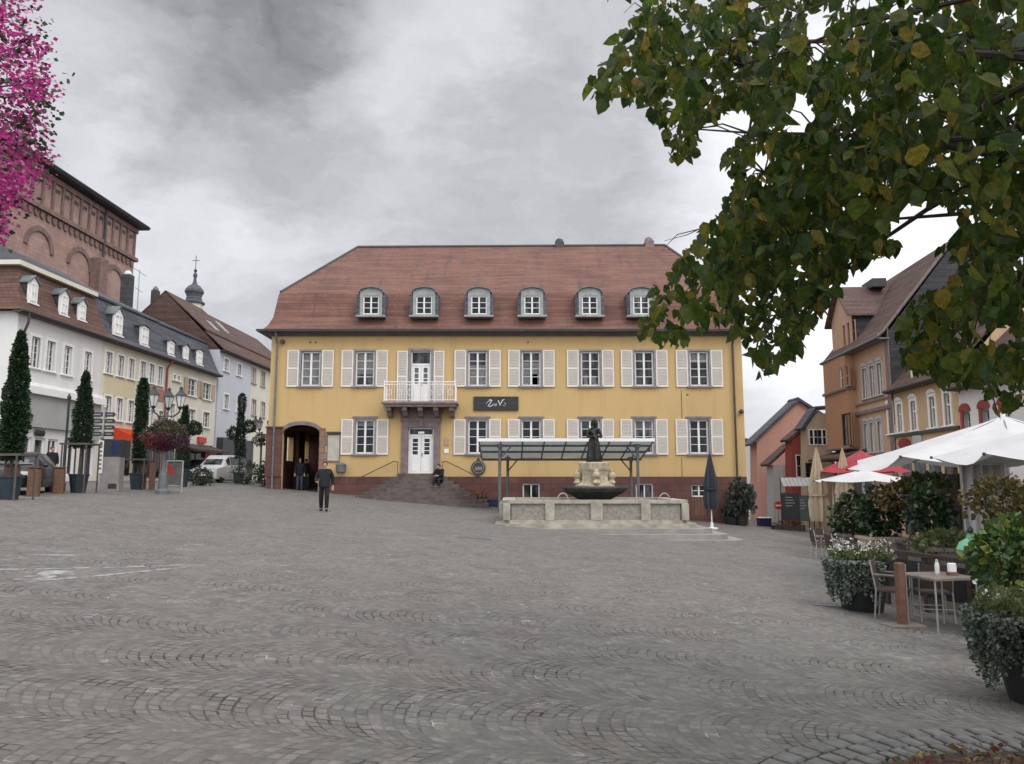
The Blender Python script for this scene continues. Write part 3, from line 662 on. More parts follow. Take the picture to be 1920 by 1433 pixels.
# dormers
for i, px in enumerate((697, 796, 898.5, 997.5, 1105, 1201)):
    x = at(px, 570, YF).x; z0, z1 = az(591), az(554); hw = .42
    dm = MB()
    dm.wall(x - hw - .12, x + hw + .12, z0 - .06, z1 + .12, [(x - hw, x + hw, z0, z1 - .08)], -.22, .14)
    for s in (-1, 1):
        dm.prism([(x + s * (hw + .12), z0 - .06), (x + s * (hw + .12), z1 + .12), (x + s * (hw + .17), z1 + .12), (x + s * (hw + .17), z0 - .06)][::s], -.22, 1.6)
    dm.bbox(x - hw - .36, x + hw + .36, -.36, .1, z0 - .16, z0 - .07)
    # segmental pediment
    arc = [(x + (hw + .2) * cos(pi - pi * k / 8), z1 + .10 + .26 * sin(pi * k / 8)) for k in range(9)]
    dm.prism(arc, -.20, 2.0)
    dn = dm.build('dormer', M['dormergrey'], town)
    dr = MB(); oa = []
    for k in range(11):
        a = pi - pi * (k - .0) / 10; oa.append([(x + (hw + q) * cos(a), yy, z1 + .09 + (.26 + (q - .2)) * max(0, sin(a))) for q, yy in ((.215, -.32), (.262, -.32), (.262, 2.4), (.215, 2.4))])
    dr.loft(oa); dr.build('dormer_roof', M['zinc'], dn)
    for s in (-1, 1):   # slate hung flanks flaring to the roof
        MB().prism([(-.18, z0 - .1), (1.2, z0 - .1), (1.2, z1 + .10), (-.18, z1 + .02)], x + s * (hw + .18), x + s * (hw + .34), 'x').build('flank', M['slate'], dn)
    window_part(dn, x - hw, x + hw, z0, z1 - .08, -.16, 2, 3, bar=.03, fr=.06, post=.08)
# windows with stone surrounds and shutters
SW, SH = .62, ZU1 - ZU0 + .10
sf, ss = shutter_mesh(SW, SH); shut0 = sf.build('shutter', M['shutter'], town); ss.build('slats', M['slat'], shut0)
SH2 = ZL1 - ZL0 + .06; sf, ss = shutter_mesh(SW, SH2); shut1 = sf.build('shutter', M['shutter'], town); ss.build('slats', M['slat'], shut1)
used = set(); M['sheer'] = mat('sheer_curtain', (.15, .155, .15), .8, .25, 6, col2=(.24, .24, .23))
# curtains, blinds and things on the sills seen through some of the panes
CU = {582.5: ((0, 0, .96, 0, 1),), 684: ((0, .34, .97, .02, .98),), 895.5: ((0, 0, .62, 0, .98),), 996: ((0, 0, .70, 0, 1), (0, 0, .34, .55, .9)), 1107: ((0, 0, .30, .10, .34), (0, 0, .28, .62, .86)), 1311: ((0, .70, .98, 0, 1),)}
CURT = {(round(ax(p_, 690)), True): v_ for p_, v_ in CU.items()}
CURT.update({(round(ax(p_, 820)), False): v_ for p_, v_ in {684: ((0, .84, .98, 0, 1),), 1208: ((0, 0, .98, .86, 1), (0, 0, .98, 0, .1))}.items()})
def put_shutter(src, x, z, tilt):
    c = src if src.name not in used else copy_tree(src, town); used.add(src.name)
    c.location = (x, -.085 + tilt, z); c.rotation_euler.z = random.uniform(-.025, .02); return c
for x, z0, z1 in wins:
    up = z0 > 3.5 + 1.65
    wp = window_part(town, x - HW, x + HW, z0, z1, .10, 2, 4, fr=.08, post=.10, bar=.028)
    hgt = z1 - z0
    for (wx, f0, f1, s0, s1) in CURT.get((round(x), up), ()): MB().box(x - HW + .08 + s0 * .84, x - HW + .08 + s1 * .84, .149, .1515, z0 + .08 + f0 * (hgt - .16), z0 + .08 + f1 * (hgt - .16)).build('curtain', M['sheer'], wp)
    surround_part(town, x - HW, x + HW, z0, z1, .10, .045, .09, 0 if up else .08, M['surround'])
    for s in (-1, 1):
        xs = x - HW - .11 - SW if s < 0 else x + HW + .11
        put_shutter(shut0 if up else shut1, xs + random.uniform(-.012, .012), z0 - .05, random.uniform(-.008, .008))
# balcony door with transom and long shutters
def double_door(parent, x0, x1, z0, z1, y, trans, pane0, rows, kick):
    b = MB(); xm = (x0 + x1) / 2; zt = z1 - trans; f = .07
    b.box(x0, x0 + f, y, y + .08, z0, z1); b.box(x1 - f, x1, y, y + .08, z0, z1); b.box(x0 + f, x1 - f, y, y + .08, z1 - f, z1); b.box(x0 + f, x1 - f, y - .02, y + .08, zt - .05, zt + .05)
    for s in (-1, 1):
        a, c = (x0 + f, xm - .008) if s < 0 else (xm + .008, x1 - f); st = (c - a) * .27
        b.box(a, a + st, y + .01, y + .06, z0, zt - .05); b.box(c - st, c, y + .01, y + .06, z0, zt - .05)
        b.box(a + st, c - st, y + .01, y + .06, z0, pane0); b.box(a + st, c - st, y + .01, y + .06, zt - .17, zt - .05)
        b.bbox(a + .1, c - .1, y - .012, y + .012, z0 + .1, pane0 - .14, .01)
        for r in range(1, rows):
            z = pane0 + (zt - .17 - pane0) * r / rows; b.box(a + st, c - st, y + .015, y + .05, z - .02, z + .02)
    d = b.build('door', M['framew'], parent)
    p = MB()
    for s in (-1, 1):
        a, c = (x0 + f, xm - .008) if s < 0 else (xm + .008, x1 - f); st = (c - a) * .27
        p.box(a + st - .01, c - st + .01, y + .04, y + .055, pane0 - .01, zt - .16)
    p.build('door_pane', M['glass'], d); MB().box(x0 + f, x1 - f, y + .05, y + .07, zt + .05, z1 - f).build('transom', M['glass'], d)
    h = MB(); h.tube([(xm + .05, y, pane0 + .02), (xm + .05, y - .05, pane0 + .02), (xm + .13, y - .05, pane0 + .02)], .012, 6); h.box(xm + .035, xm + .065, y - .006, y + .012, pane0 - .1, pane0 + .1); h.build('handle', M['dark'], d)
    return d
double_door(town, BD[0], BD[1], BD[2], BD[3], .1, .72, BD[2] + 1.05, 3, .6)
surround_part(town, BD[0], BD[1], BD[2], BD[3], .13, .045, 0, 0, M['surround'])
LH = BD[3] - BD[2] - .05; sf, ss = shutter_mesh(.56, LH, 30)
sh2 = sf.build('shutter', M['shutter'], town); ss.build('slats', M['slat'], sh2); sh2.location = (BD[0] - .13 - .58, -.085, BD[2] + .03); c = copy_tree(sh2, town); c.location = (BD[1] + .15, -.085, BD[2] + .03)
# front door, heavy stone surround
double_door(town, FD[0], FD[1], FD[2], FD[3], .12, .40, FD[2] + .98, 4, .6)
fs = MB(); zb_ = FD[2] - .1
fs.box(FD[0] - .34, FD[0], -.09, .22, zb_, FD[3]); fs.box(FD[1], FD[1] + .34, -.09, .22, zb_, FD[3]); fs.box(FD[0] - .34, FD[1] + .34, -.09, .22, FD[3], FD[3] + .30)
fs.box(FD[0] - .40, FD[1] + .40, -.13, .0, FD[3] + .30, az(775)); fs.box(FD[0] - .48, FD[1] + .48, -.2, .0, az(775), az(771)); fs.bbox((FD[0] + FD[1]) / 2 - .12, (FD[0] + FD[1]) / 2 + .12, -.17, -.1, FD[3] + .06, FD[3] + .5)
fs.build('door_surround', M['trim'], town)
tb = MB(); xm = (FD[0] + FD[1]) / 2; tb.box(xm - .16, xm + .16, .085, .10, FD[3] - .32, FD[3] - .2); tb.build('house_number', M['paper'], town)
# balcony: slab, brackets, railing
bx0, bx1 = ax(716, 757) * .975, ax(858, 757) * .975; bz = az(761); BDP = 1.15
bal = MB(); bal.bbox(bx0, bx1, -BDP, 0, bz, bz + .12, .03); bal.bbox(bx0 + .08, bx1 - .08, -BDP + .08, 0, bz - .14, bz - .001, .03)
balo = bal.build('balcony', M['trim'], town)
for k in range(5):
    x = bx0 + .32 + (bx1 - bx0 - .64) * k / 4
    MB().prism([(0, bz - .14), (-BDP + .2, bz - .14), (-BDP + .22, bz - .32), (-.6, bz - .40), (-.45, bz - .58), (-.12, bz - .66), (0, bz - .66)], x - .12, x + .12, 'x').build('bracket', M['trim'], balo)
rl = MB(); zt_ = bz + .12; rh = 1.0; ix0, ix1, iy = bx0 + .12, bx1 - .12, -BDP + .1
for p, q in (((ix0, 0), (ix0, iy)), ((ix0, iy), (ix1, iy)), ((ix1, iy), (ix1, 0))):
    for z in (.08, rh - .14, rh): rl.tube([(*p, zt_ + z), (*q, zt_ + z)], .018 if z < rh else .026, 6)
    L = (Vector(q) - Vector(p)).length; nb = int(L / .125)
    for k in range(1, nb): t = k / nb; x, y = p[0] + (q[0] - p[0]) * t, p[1] + (q[1] - p[1]) * t; rl.tube([(x, y, zt_ + .08), (x, y, zt_ + rh)], .011, 5)
    for k in range(0, nb, 4):
        t = (k + 2) / nb
        if t < 1:
            x, y = p[0] + (q[0] - p[0]) * t, p[1] + (q[1] - p[1]) * t
            e = Vector((q[0] - p[0], q[1] - p[1], 0)).normalized(); rl.tube([Vector((x, y, zt_ + .47)) + e * (.11 * cos(a)) + Vector((0, 0, .16 * sin(a))) for a in np.linspace(0, 2 * pi, 13)], .011, 5)
for x in (ix0, ix1): rl.tube([(x, iy, zt_), (x, iy, zt_ + rh + .1)], .03, 6)
rl.build('railing', M['framew'], balo)
# downpipes
for x, zb0 in ((ax(517, 760), gl - .2), (ax(1376, 760), gz(XR, YF) - .3)):
    d = MB(); d.tube([(x, -.50, ZT + .12), (x, -.46, ZT + .0), (x, -.14, ZT - .45), (x, -.14, zb0)], .055, 8)
    for z in (ZT - 1.2, ZT - 3.4, ZT - 5.6): d.lathe([(.068, 0), (.068, .05)], 10, (x, -.14, z))
    d.build('downpipe', M['zinc'] if x < 0 else M['gutter'], town)
# cellar windows
for i, (a, c, z0, z1) in enumerate(CE):
    if i < 2: window_part(town, a, c, z0, z1, .06, 2, 1, fr=.07, post=.06)
    else:
        zc = z1 - .62; window_part(town, a, c, zc, z1, .08, 2, 2, fr=.06, post=.07)
        cd = MB(); n = 5
        for k in range(n): cd.bbox(a + (c - a) * k / n + .006, a + (c - a) * (k + 1) / n - .006, .06, .14, z0, zc - .01, .008)
        cd.build('cellar_door', M['wood'], town)
# little fittings on the facade
f = MB(); xx = ax(531, 640); f.bbox(xx - .09, xx + .09, -.24, 0, az(645), az(638)); xx = ax(1389, 770); f.lathe([(.10, 0), (.13, .06), (.10, .16), (.03, .2)], 10, (xx, -.12, az(775))); f.build('wall_lamp', M['dark'], town)
for px, py in ((582, 642), (592, 642), (990, 642), (1289, 740)):
    x = ax(px, py); MB().bbox(x - .05, x + .05, -.03, 0, az(py) - .05, az(py) + .05).build('vent', M['trim'], town)
cb = MB(); cb.tube([(ax(1278, 760), -.015, az(732)), (ax(1278, 760), -.015, az(785))], .012, 5); cb.tube([(ax(1278, 860), -.015, az(858)), (ax(1278, 860), -.015, PL)], .012, 5); cb.build('cable', M['gutter'], town)

# things fixed to the front but separate from it
bd = thing('notice_board', 'pale upright notice board on the yellow wall between archway and first ground floor window', 'notice board', (0, YF, 0))
x0, x1, z0, z1 = ax(614, 840), ax(638, 840), az(866), az(815)
MB().bbox(x0, x1, -.09, -.02, z0, z1, .02).build('frame', M['trim'], bd); b = MB(); b.box(x0 + .04, x1 - .04, -.10, -.085, z0 + .05, z1 - .05); b.build('panel', M['board'], bd)
MB().box(ax(614, 810) - .02, ax(638, 810) + .05, -.2, -.01, az(813), az(810)).build('canopy', M['gutter'], bd)
pb = thing('planter_tub', 'round grey metal tub hanging on the yellow wall below the notice board', 'tub', (ax(642, 876), YF - .32, az(888)))
MB().lathe([(.19, 0), (.25, .08), (.27, .40), (.29, .44), (.26, .44)], 16).build('tub', M['iron'], pb)
MB().lathe([(.25, .43), (.21, .50), (.11, .55), (.02, .57)], 16).build('lid', M['zinc'], pb); MB().box(-.06, .06, .2, .31, .1, .4).build('bracket', M['dark'], pb)

def stroke(b, pts, r=.02, y=0):
    b.tube([(p[0], y, p[1]) for p in pts], r, 6)
sg = thing('shop_sign', 'long black sign board with white handwritten letters above the ground floor windows', 'sign', (0, YF, 0))
x0, x1, z0, z1 = ax(888, 757), ax(972, 757), az(770), az(744)
MB().bbox(x0, x1, -.10, -.012, z0, z1, .015).build('board', M['black'], sg)
b = MB(); cx, cz = (x0 + x1) / 2, (z0 + z1) / 2; y = -.112
def S(pts, r=.016): stroke(b, [(cx + p[0], cz + p[1]) for p in pts], r, y)
S([(-.36, .16), (-.30, .20), (-.22, .15), (-.30, .0), (-.42, -.14), (-.34, -.17), (-.2, -.12), (-.12, -.02)], .02)            # looping capital
S([(-.52, -.02), (-.42, .10), (-.30, .14), (-.18, .17)], .012)
S([(-.08, -.1), (-.02, -.02), (.03, -.03), (.02, -.12), (-.05, -.13), (-.08, -.1)], .014)
S([(.12, .16), (.17, .02), (.20, -.12), (.28, .05), (.36, .18), (.44, .20)], .022); S([(.42, .04), (.52, -.02), (.46, -.12), (.36, -.10)], .011)
b.build('lettering', M['paper'], sg)
b = MB()
for s in (-1, 1):
    for q in range(5): stroke(b, [(cx + s * (.66 + .07 * q), cz - .05 + .02 * (q % 2)), (cx + s * (.66 + .07 * q) + .03, cz + .05)], .007, y)
b.build('small_lettering', M['iron'], sg)
em = thing('round_emblem', 'round dark wrought emblem with pale centre on the wall right of the front steps', 'emblem', (ax(897, 877), YF - .06, az(877)))
b = MB(); b.M = Matrix.Rotation(pi / 2, 4, 'X'); b.lathe([(.34, -.02), (.37, .0), (.37, .04), (.34, .06)], 28); b.M = None
for s in (-1, 1): b.prism([(-.12, s * .34), (.12, s * .34), (0, s * .54)][::s], -.05, .01)
b.build('disc', M['dark'], em)
b = MB()
for k in range(5): stroke(b, [(-.16 + .075 * k, -.08), (-.13 + .075 * k, .07 - .03 * (k % 2)), (-.10 + .075 * k, -.07)], .014, -.075)
stroke(b, [(-.2, -.11), (.0, -.13), (.2, -.1)], .012, -.075); b.build('lettering', M['board'], em)
b = MB(); b.tube([(.37 * .78 * cos(a), -.07, .37 * .78 * sin(a)) for a in np.linspace(0, 2 * pi, 29)], .012, 6); b.build('ring', M['carve'], em)
for i, (px, py, w_, h_, m_) in enumerate(((837, 828, .22, .42, 'beige'), (837, 846, .24, .22, 'paper'))):
    x = ax(px, py); o = MB().bbox(x - w_ / 2, x + w_ / 2, YF - .04, YF - .012, az(py) - h_ / 2, az(py) + h_ / 2).build('wall_plaque', M[m_])
    pin(o, ('tall pinkish plaque on the yellow wall right of the white front door', 'small white plaque under the pinkish one right of the front door')[i], 'plaque')

# ------------------------------------------------------------------ front steps
st = thing('front_steps', 'flared red sandstone steps with thin iron handrails leading up to the white front door', 'steps', (0, YF, 0))
SX = (FD[0] + FD[1]) / 2; top = FD[2]; low = gz(SX, YF - 2.5) - .25; nS = 9; rise = (top - low) / nS
for k in range(nS):
    e = .30 * k; b = MB(); hw = 1.15 + e * 1.02; dp = .75 + e
    ch = .5 + .5 * min(1, k / 3)
    b.prism([(SX - hw, -.051), (SX + hw, -.051), (SX + hw, -dp + ch * .7), (SX + hw - ch, -dp), (SX - hw + ch, -dp), (SX - hw, -dp + ch * .7)][::-1], top - rise * (k + 1) + (-.6 if k == nS - 1 else 0), top - rise * k - .002 * 0 - .001, 'z')
    b.build('step', M['steps'], st)
for s in (-1, 1):
    xa, xb = SX + s * 1.25, SX + s * 3.2; b = MB()
    b.tube([(xa + s * -.15, -.25, top + .55), (xa, -.25, top + .62), (xa + s * .1, -.25, top + .62), (xb, -.25, top - .28), (xb + s * .1, -.25, top - .38)], .022, 6)
    for q, z in ((xa, top + .62), (xb, top - .28)): b.tube([(q, -.25, z), (q, -.02, z)], .016, 6)
    b.tube([(xa - s * .1, -.25, top + .5), (xa - s * .1, -.25, top + .02)], .018, 6); b.build('handrail', M['gutter'], st)
# stone wall bits with a dried flower box right of the steps
fb = thing('flower_box', 'low box of rusty brown autumn plants on the right end of the front steps', 'flower box', (ax(888, 915), YF - 1.2, gz(ax(888, 915), YF - 1) - .02))
MB().bbox(-.95, .75, -.25, .25, 0, .34, .02).build('box', M['steps'], fb)
n = 700; P = np.stack([rng.uniform(-.95, .75, n), rng.uniform(-.3, .25, n), .3 + np.abs(rng.normal(0, .16, n))], 1)
M['rustleaf'] = leaf('rusty_leaves', [(0, (.13, .05, .03)), (.5, (.20, .09, .04)), (1, (.09, .08, .03))], .2)
fastmesh('plants', leaf_verts(P, rng.normal(size=(n, 3)) + (0, 0, .8), rng.uniform(.06, .13, n), LEAF4), 4, M['rustleaf'], fb)
# ------------------------------------------------------------------ houses in rows
def recentre(t, fr, xc, zb):
    t.location = fr.world(xc, 0, zb)
    for c in [o for o in COL.objects if o.parent == t]: c.location = (c.location.x - xc, c.location.y, c.location.z - zb)
def boxes(fr, lst, d=0.):
    out = []
    for a, b, t, u in lst:
        x0 = fr.hit(a, (t + u) / 2, d)[0]; x1 = fr.hit(b, (t + u) / 2, d)[0]; pm = (a + b) / 2
        out.append((min(x0, x1), max(x0, x1), fr.hit(pm, u, d)[1], fr.hit(pm, t, d)[1]))
    return out
def even(ws):
    "give the windows of one storey the same size and level"
    w = np.median([b - a for a, b, _, _ in ws]); z0 = np.median([c for _, _, c, _ in ws]); z1 = np.median([d for *_, d in ws])
    return [((a + b) / 2 - w / 2, (a + b) / 2 + w / 2, z0, z1) for a, b, _, _ in ws]
def body(t, x0, x1, base, eave, holes, m, depth, reveal=.16):
    w = MB(); w.wall(x0, x1, base - 1, eave, holes, 0, reveal)
    w.quad((x0, depth, base - 1), (x0, 0, base - 1), (x0, 0, eave), (x0, depth, eave)); w.quad((x1, 0, base - 1), (x1, depth, base - 1), (x1, depth, eave), (x1, 0, eave))
    w.quad((x1, depth, base - 1), (x0, depth, base - 1), (x0, depth, eave), (x1, depth, eave)); return w.build('wall', m, t)
def gable_roof(t, x0, x1, prof, m, name='roof', ends=True, endm=None):
    "prof: list of (y,z) from front eave to rear eave, extruded along x; gable ends closed below"
    b = MB(); th = .12
    low = [(y, z - th) for y, z in prof][::-1]
    b.prism(prof + low, x0, x1, 'x'); o = b.build(name, m, t)
    return o
def gable_fill(t, x, prof, base, m, thick=.1):
    MB().prism([(prof[0][0] + .4, base)] + [(y, z - .1) for y, z in prof[1:-1]] + [(prof[-1][0] - .4, base)], x - thick / 2, x + thick / 2, 'x').build('gable', m, t)
def eave_gutter(t, x0, x1, z, y=-.35, m=None):
    b = MB(); b.tube([(x0, y - .07, z), (x1, y - .07, z)], .075, 8); b.box(x0, x1, y, 0, z - .10, z - .02); return b.build('gutter', m or M['gutter'], t)
def windows(t, ws, cols=2, rows=3, sur=None, sw=.11, y=.08, arch=False, curtain=None, frame=None):
    for x0, x1, z0, z1 in ws:
        window_part(t, x0, x1, z0, z1, y, cols, rows, fm=frame, fr=.055, post=.06, bar=.025, gm=curtain)
        if sur: surround_part(t, x0, x1, z0, z1, sw, .035, .07, 0, sur)
        if arch:
            b = MB(); c = (x0 + x1) / 2; r = (x1 - x0) / 2 + sw; rings = []
            for k in range(9):
                a = pi * k / 8; rings.append([(c - rr * cos(a), yy, z1 + sw + q * sin(a)) for rr, q, yy in ((r - .01, .02, -.02), (r + .02, .2, -.02), (r + .02, .2, -.07), (r - .01, .02, -.07))])
            b.loft(rings); b.build('window_head', sur or M['trim'], t)

M['curtain'] = glass('curtained_glass', (.05, .052, .055), (.34, .335, .32))
# ---- left row -----------------------------------------------------
SL = .028; FL = Frame(-23.5 + SL * 34.4, 34.4, atan2(1, SL))
def lx(px, py): return FL.hit(px, py)[0]
BASE = gz(-22.6, 40)
# white corner house
X0, X1 = 0.0, lx(190, 690); EV = FL.hit(60, 591)[1]
h = thing('corner_house', 'long white corner house with rust red mansard roof, white dormers and grey shop panel', 'building', FL.o, FL.rz)
w1 = even(boxes(FL, [(58, 73.5, 631, 691), (87, 102, 640, 697), (119, 134, 649, 703), (157, 171, 660, 709)]))
shop = [lx(p, 860) for p in (26, 58, 63, 83, 88, 107, 118, 140, 150, 176)]
ZS0, ZS1 = BASE - .1, FL.hit(80, 822)[1]
hs = [(shop[i], shop[i + 1], ZS0 + (.0 if i == 2 else .35), ZS1) for i in range(0, 10, 2)]
body(h, X0, X1, BASE, EV, w1 + hs, M['white'], 11)
windows(h, w1, 2, 4, M['framew'], .14, curtain=M['curtain'])
for i, q in enumerate(hs): window_part(h, *q, .1, 1 if i == 1 else 2, 1, fm=M['framew'], fr=.09, name='shop_window')
zc0, zc1 = FL.hit(110, 748)[1], FL.hit(110, 733)[1]
b = MB(); b.bbox(X0 - .1, X1 + .02, -.42, 0, zc0, zc1, .05); b.bbox(X0 - .05, X1, -.2, 0, zc1 + .001, zc1 + .14, .04); b.build('cornice', M['framew'], h)
b = MB(); b.box(X0 + .25, lx(140, 780), -.20, 0, FL.hit(80, 803)[1], zc0 - .002); b.box(lx(163, 780), X1 - .1, -.20, 0, FL.hit(170, 812)[1] - .4, zc0 - .002); b.build('sign_panel', M['shopgrey'], h)
q = boxes(FL, [(43, 60, 776, 788)], -.2)[0]; MB().box(q[0], q[1], -.25, -.201, q[2], q[3]).build('sign', M['wood'], h)
b = MB()
for k in range(3): b.ball((lx(66 + 6 * k, 812), -.08, FL.hit(72, 812)[1]), .16, 8, 6, (1, .3, 1))
b.build('lettering', M['black'], h)
prof = [(-.4, EV), (-.05, EV + .5), (.30, EV + 1.25), (.75, EV + 2.45)]; zm = prof[-1][1]; RZ = FL.hit(195, 545, 5.5)[1]
b = MB(); rings = []
for o, z in prof: rings.append([(X0 + o, 11 - o, z), (X0 + o, o, z), (X1, o, z)])
b.loft(rings, cap=False, close=False); b.build('roof', M['rusttile'], h)
b = MB(); hx = X0 + 5.2; e = [(X0 + .5, .5, zm + .12), (X1, .5, zm + .12), (X1, 10.5, zm + .12), (X0 + .5, 10.5, zm + .12), (hx, 5.5, RZ), (X1, 5.5, RZ)]
b.add(e, [(0, 1, 5, 4), (2, 3, 4, 5), (3, 0, 4), (1, 2, 5)]); b.build('upper_roof', M['darkslate'], h)
b = MB(); b.box(X0 + .45, X1, .45, .8, zm - .12, zm + .10); b.box(X0 + .45, X0 + .8, .8, 10.5, zm - .12, zm + .10); b.build('roof_cornice', M['cream'], h)
eave_gutter(h, X0 - .4, X1, EV - .02)
b = MB(); b.tube([(X0 + .1, -.42, EV - .05), (X0 + .15, -.4, EV - .5), (X0 + .35, -.07, EV - 1.0), (X0 + .35, -.07, BASE)], .055, 8); b.build('downpipe', M['gutter'], h)
# left end face of the corner house
def dormer(t, fr, q, d, m_face, m_cheek, m_roof, gable=.28, depth=1.6, cols=2, rows=2, over=.08):
    x0, x1, z0, z1 = boxes(fr, [q], d)[0]
    b = MB(); zt = z1 - gable
    b.prism([(x0, z0), (x1, z0), (x1, zt), ((x0 + x1) / 2, z1), (x0, zt)], d + .03, d + .10); b.bbox(x0 - .05, x1 + .05, d - .06, d + .1, z0 - .08, z0 - .001); o = b.build('dormer', m_face, t)
    window_part(o, x0 + .14, x1 - .14, z0 + .08, zt - .02, d - .03, cols, rows, fr=.05, post=.05, bar=.02, depth=.07)
    MB().prism([(x0, z0), (x1, z0), (x1, zt), ((x0 + x1) / 2, z1), (x0, zt)], d + .101, d + depth).build('cheek', m_cheek, o)
    c = (x0 + x1) / 2; k = over
    b = MB()
    for s in (-1, 1):
        xe = c + s * ((x1 - x0) / 2 + k); ze = zt - k * gable / ((x1 - x0) / 2)
        b.prism([(c, z1 + .02), (c, z1 + .09), (xe, ze + .09), (xe, ze + .02)][::s], d - .06, d + depth + .4)
    b.build('dormer_roof', m_roof, o)
for q in ((55, 73, 519, 569), (113, 130, 543, 591), (148, 163, 560, 601)): dormer(h, FL, q, -.06, M['framew'], M['darkslate'], M['zinc'], .3)
recentre(h, FL, (X0 + X1) / 2, BASE)

def row_house(name, label, fr, X0, X1, EV, walls, groups, prof_up, m_low, m_up, depth=11, base=BASE, extra=None, sur='framew', curtain=None, rows=3, ends=True, arch=False, gm=None):
    h = thing(name, label, 'building', fr.o, fr.rz)
    ws = [even(boxes(fr, g)) for g in groups]; allw = [w for g in ws for w in g]
    body(h, X0, X1, base, EV, allw, M[walls], depth)
    windows(h, allw, 2, rows, M[sur] if sur else None, .10, curtain=curtain, arch=arch)
    (ys, zs), (yr, zr) = prof_up
    gable_roof(h, X0, X1, [(-.4, EV), (-.05, EV + .35), (ys, zs)], M[m_low], 'roof')
    gable_roof(h, X0, X1, [(ys - .12, zs + .06), (yr, zr), (2 * yr - ys, zs)], M[m_up], 'upper_roof')
    for x in ((X0 + .06), (X1 - .06)):
        MB().prism([(0, EV), (ys + .1, zs - .12), (yr, zr - .16), (2 * yr - ys, zs - .14), (depth, EV)], x - .05, x + .05, 'x').build('gable', M[gm or walls], h)
    eave_gutter(h, X0, X1, EV - .02); return h, allw
# cream house with yellow band and orange awning
X0, X1 = X1 + .01, lx(257, 700)
h, aw = row_house('yellow_band_house', 'narrow cream house with a yellow band between its storeys and an orange shop awning', FL, X0, X1, EV, 'cream',
    [[(198, 210, 658, 696), (220, 232, 667, 706), (241, 251, 673, 712)], [(196, 207, 740, 785), (217, 229, 747, 789), (239, 250, 754, 794)]], ((.75, zm), (5.5, RZ)), 'slate', 'slate', curtain=M['curtain'])
MB().box(X0 + .3, X1 - .3, -.03, -.001, FL.hit(222, 744)[1], FL.hit(222, 709)[1]).build('painted_band', M['paleyellow'], h)
a = MB(); xa, xb = lx(207, 810) + .3, X1 - .2; za, zb = FL.hit(225, 803)[1], FL.hit(225, 803)[1] - .75
a.add([(xa, -.02, za), (xb, -.02, za), (xb, -1.7, zb), (xa, -1.7, zb), (xb, -1.7, zb - .25), (xa, -1.7, zb - .25)], [(0, 3, 2, 1), (3, 5, 4, 2)]); a.add([(xa, -.02, za), (xa, -1.7, zb), (xa, -.02, zb)], [(0, 1, 2)]); a.build('awning', M['orangecloth'], h)
s = MB()
for k in range(3): x = xa + (xb - xa) * k / 3; s.box(x + .1, x + (xb - xa) / 3 - .1, -.05, -.005, BASE + .3, BASE + 2.5)
s.build('shop_window', M['glass'], h)
dormer(h, FL, (214, 232, 576, 629), -.06, M['framew'], M['slate'], M['zinc'], .45, 1.8)
recentre(h, FL, (X0 + X1) / 2, BASE)
# house with rose panel
X0, X1 = X1 + .01, lx(311, 720)
h, aw = row_house('rose_panel_house', 'house with tall pale windows and rose red panels below them, dark blue dormer above', FL, X0, X1, EV, 'cream',
    [[(263, 272, 678, 716), (279, 288.5, 682, 719), (294, 305, 688, 723)], [(266, 275, 765, 798), (281, 290, 768, 800), (296, 306, 771, 802)]], ((.75, zm), (5.5, RZ - .2)), 'slate', 'slate', curtain=M['curtain'])
MB().box(X0 + .1, X1 - .2, -.03, -.001, FL.hit(285, 750)[1], FL.hit(285, 727)[1]).build('painted_band', M['rose'], h)
b = MB(); b.tube([(X1 - .1, -.42, EV - .1), (X1 - .1, -.1, EV - .6), (X1 - .1, -.1, BASE)], .07, 8); b.build('downpipe', M['redwall'], h)
s = MB()
for k in range(3): x = X0 + .2 + (X1 - X0 - .4) * k / 3; s.box(x + .1, x + (X1 - X0) / 3 - .2, -.06, -.005, BASE + .2, BASE + 2.7)
s.build('shop_window', M['glass'], h)
dormer(h, FL, (264, 280, 611, 648), -.06, M['framew'], M['slate'], M['slate'], .1, 1.8)
recentre(h, FL, (X0 + X1) / 2, BASE)
# cream house with shutters, three dormers
X0, X1 = X1 + .01, lx(405, 740)
h, aw = row_house('shuttered_house', 'cream house with grey window shutters, red shop sign and three slate dormers in a row', FL, X0, X1, EV, 'cream',
    [[(353, 367, 711, 743), (380, 395, 719, 749)], [(353, 366, 767, 795), (380, 392, 774, 804)], [(325, 329, 703, 713), (333, 337, 706, 715)], [(318, 327, 757, 787)]], ((.9, zm), (5.5, RZ - .4)), 'slate', 'slate', curtain=M['curtain'], rows=3)
for x0, x1, z0, z1 in aw[:2]:
    for a_, c_ in ((x0 - .12 - .55, x0 - .12), (x1 + .12, x1 + .67)): MB().bbox(a_, c_, -.09, -.04, z0, z1, .01).build('shutter', M['beige'], h)
q = boxes(FL, [(369, 383, 820, 831)])[0]; MB().bbox(q[0], q[1], -.18, -.005, q[2], q[3]).build('sign', M['redpaint'], h)
q = boxes(FL, [(379, 400, 847, 859)])[0]; MB().bbox(q[0], q[1], -.22, -.005, q[2], q[3]).build('sign', M['redpaint'], h)
za = FL.hit(375, 836)[1]; a = MB(); a.prism([(0, za), (-1.3, za - .35), (-1.3, za - .5), (0, za - .2)], lx(330, 850), X1 - .1, 'x'); a.build('awning', M['darkwood'], h)
s = MB()
for k in range(5): x = X0 + .2 + (X1 - X0 - .4) * k / 5; s.box(x + .12, x + (X1 - X0) / 5 - .2, -.06, -.005, BASE + .2, BASE + 2.5)
s.build('shop_window', M['glass'], h)
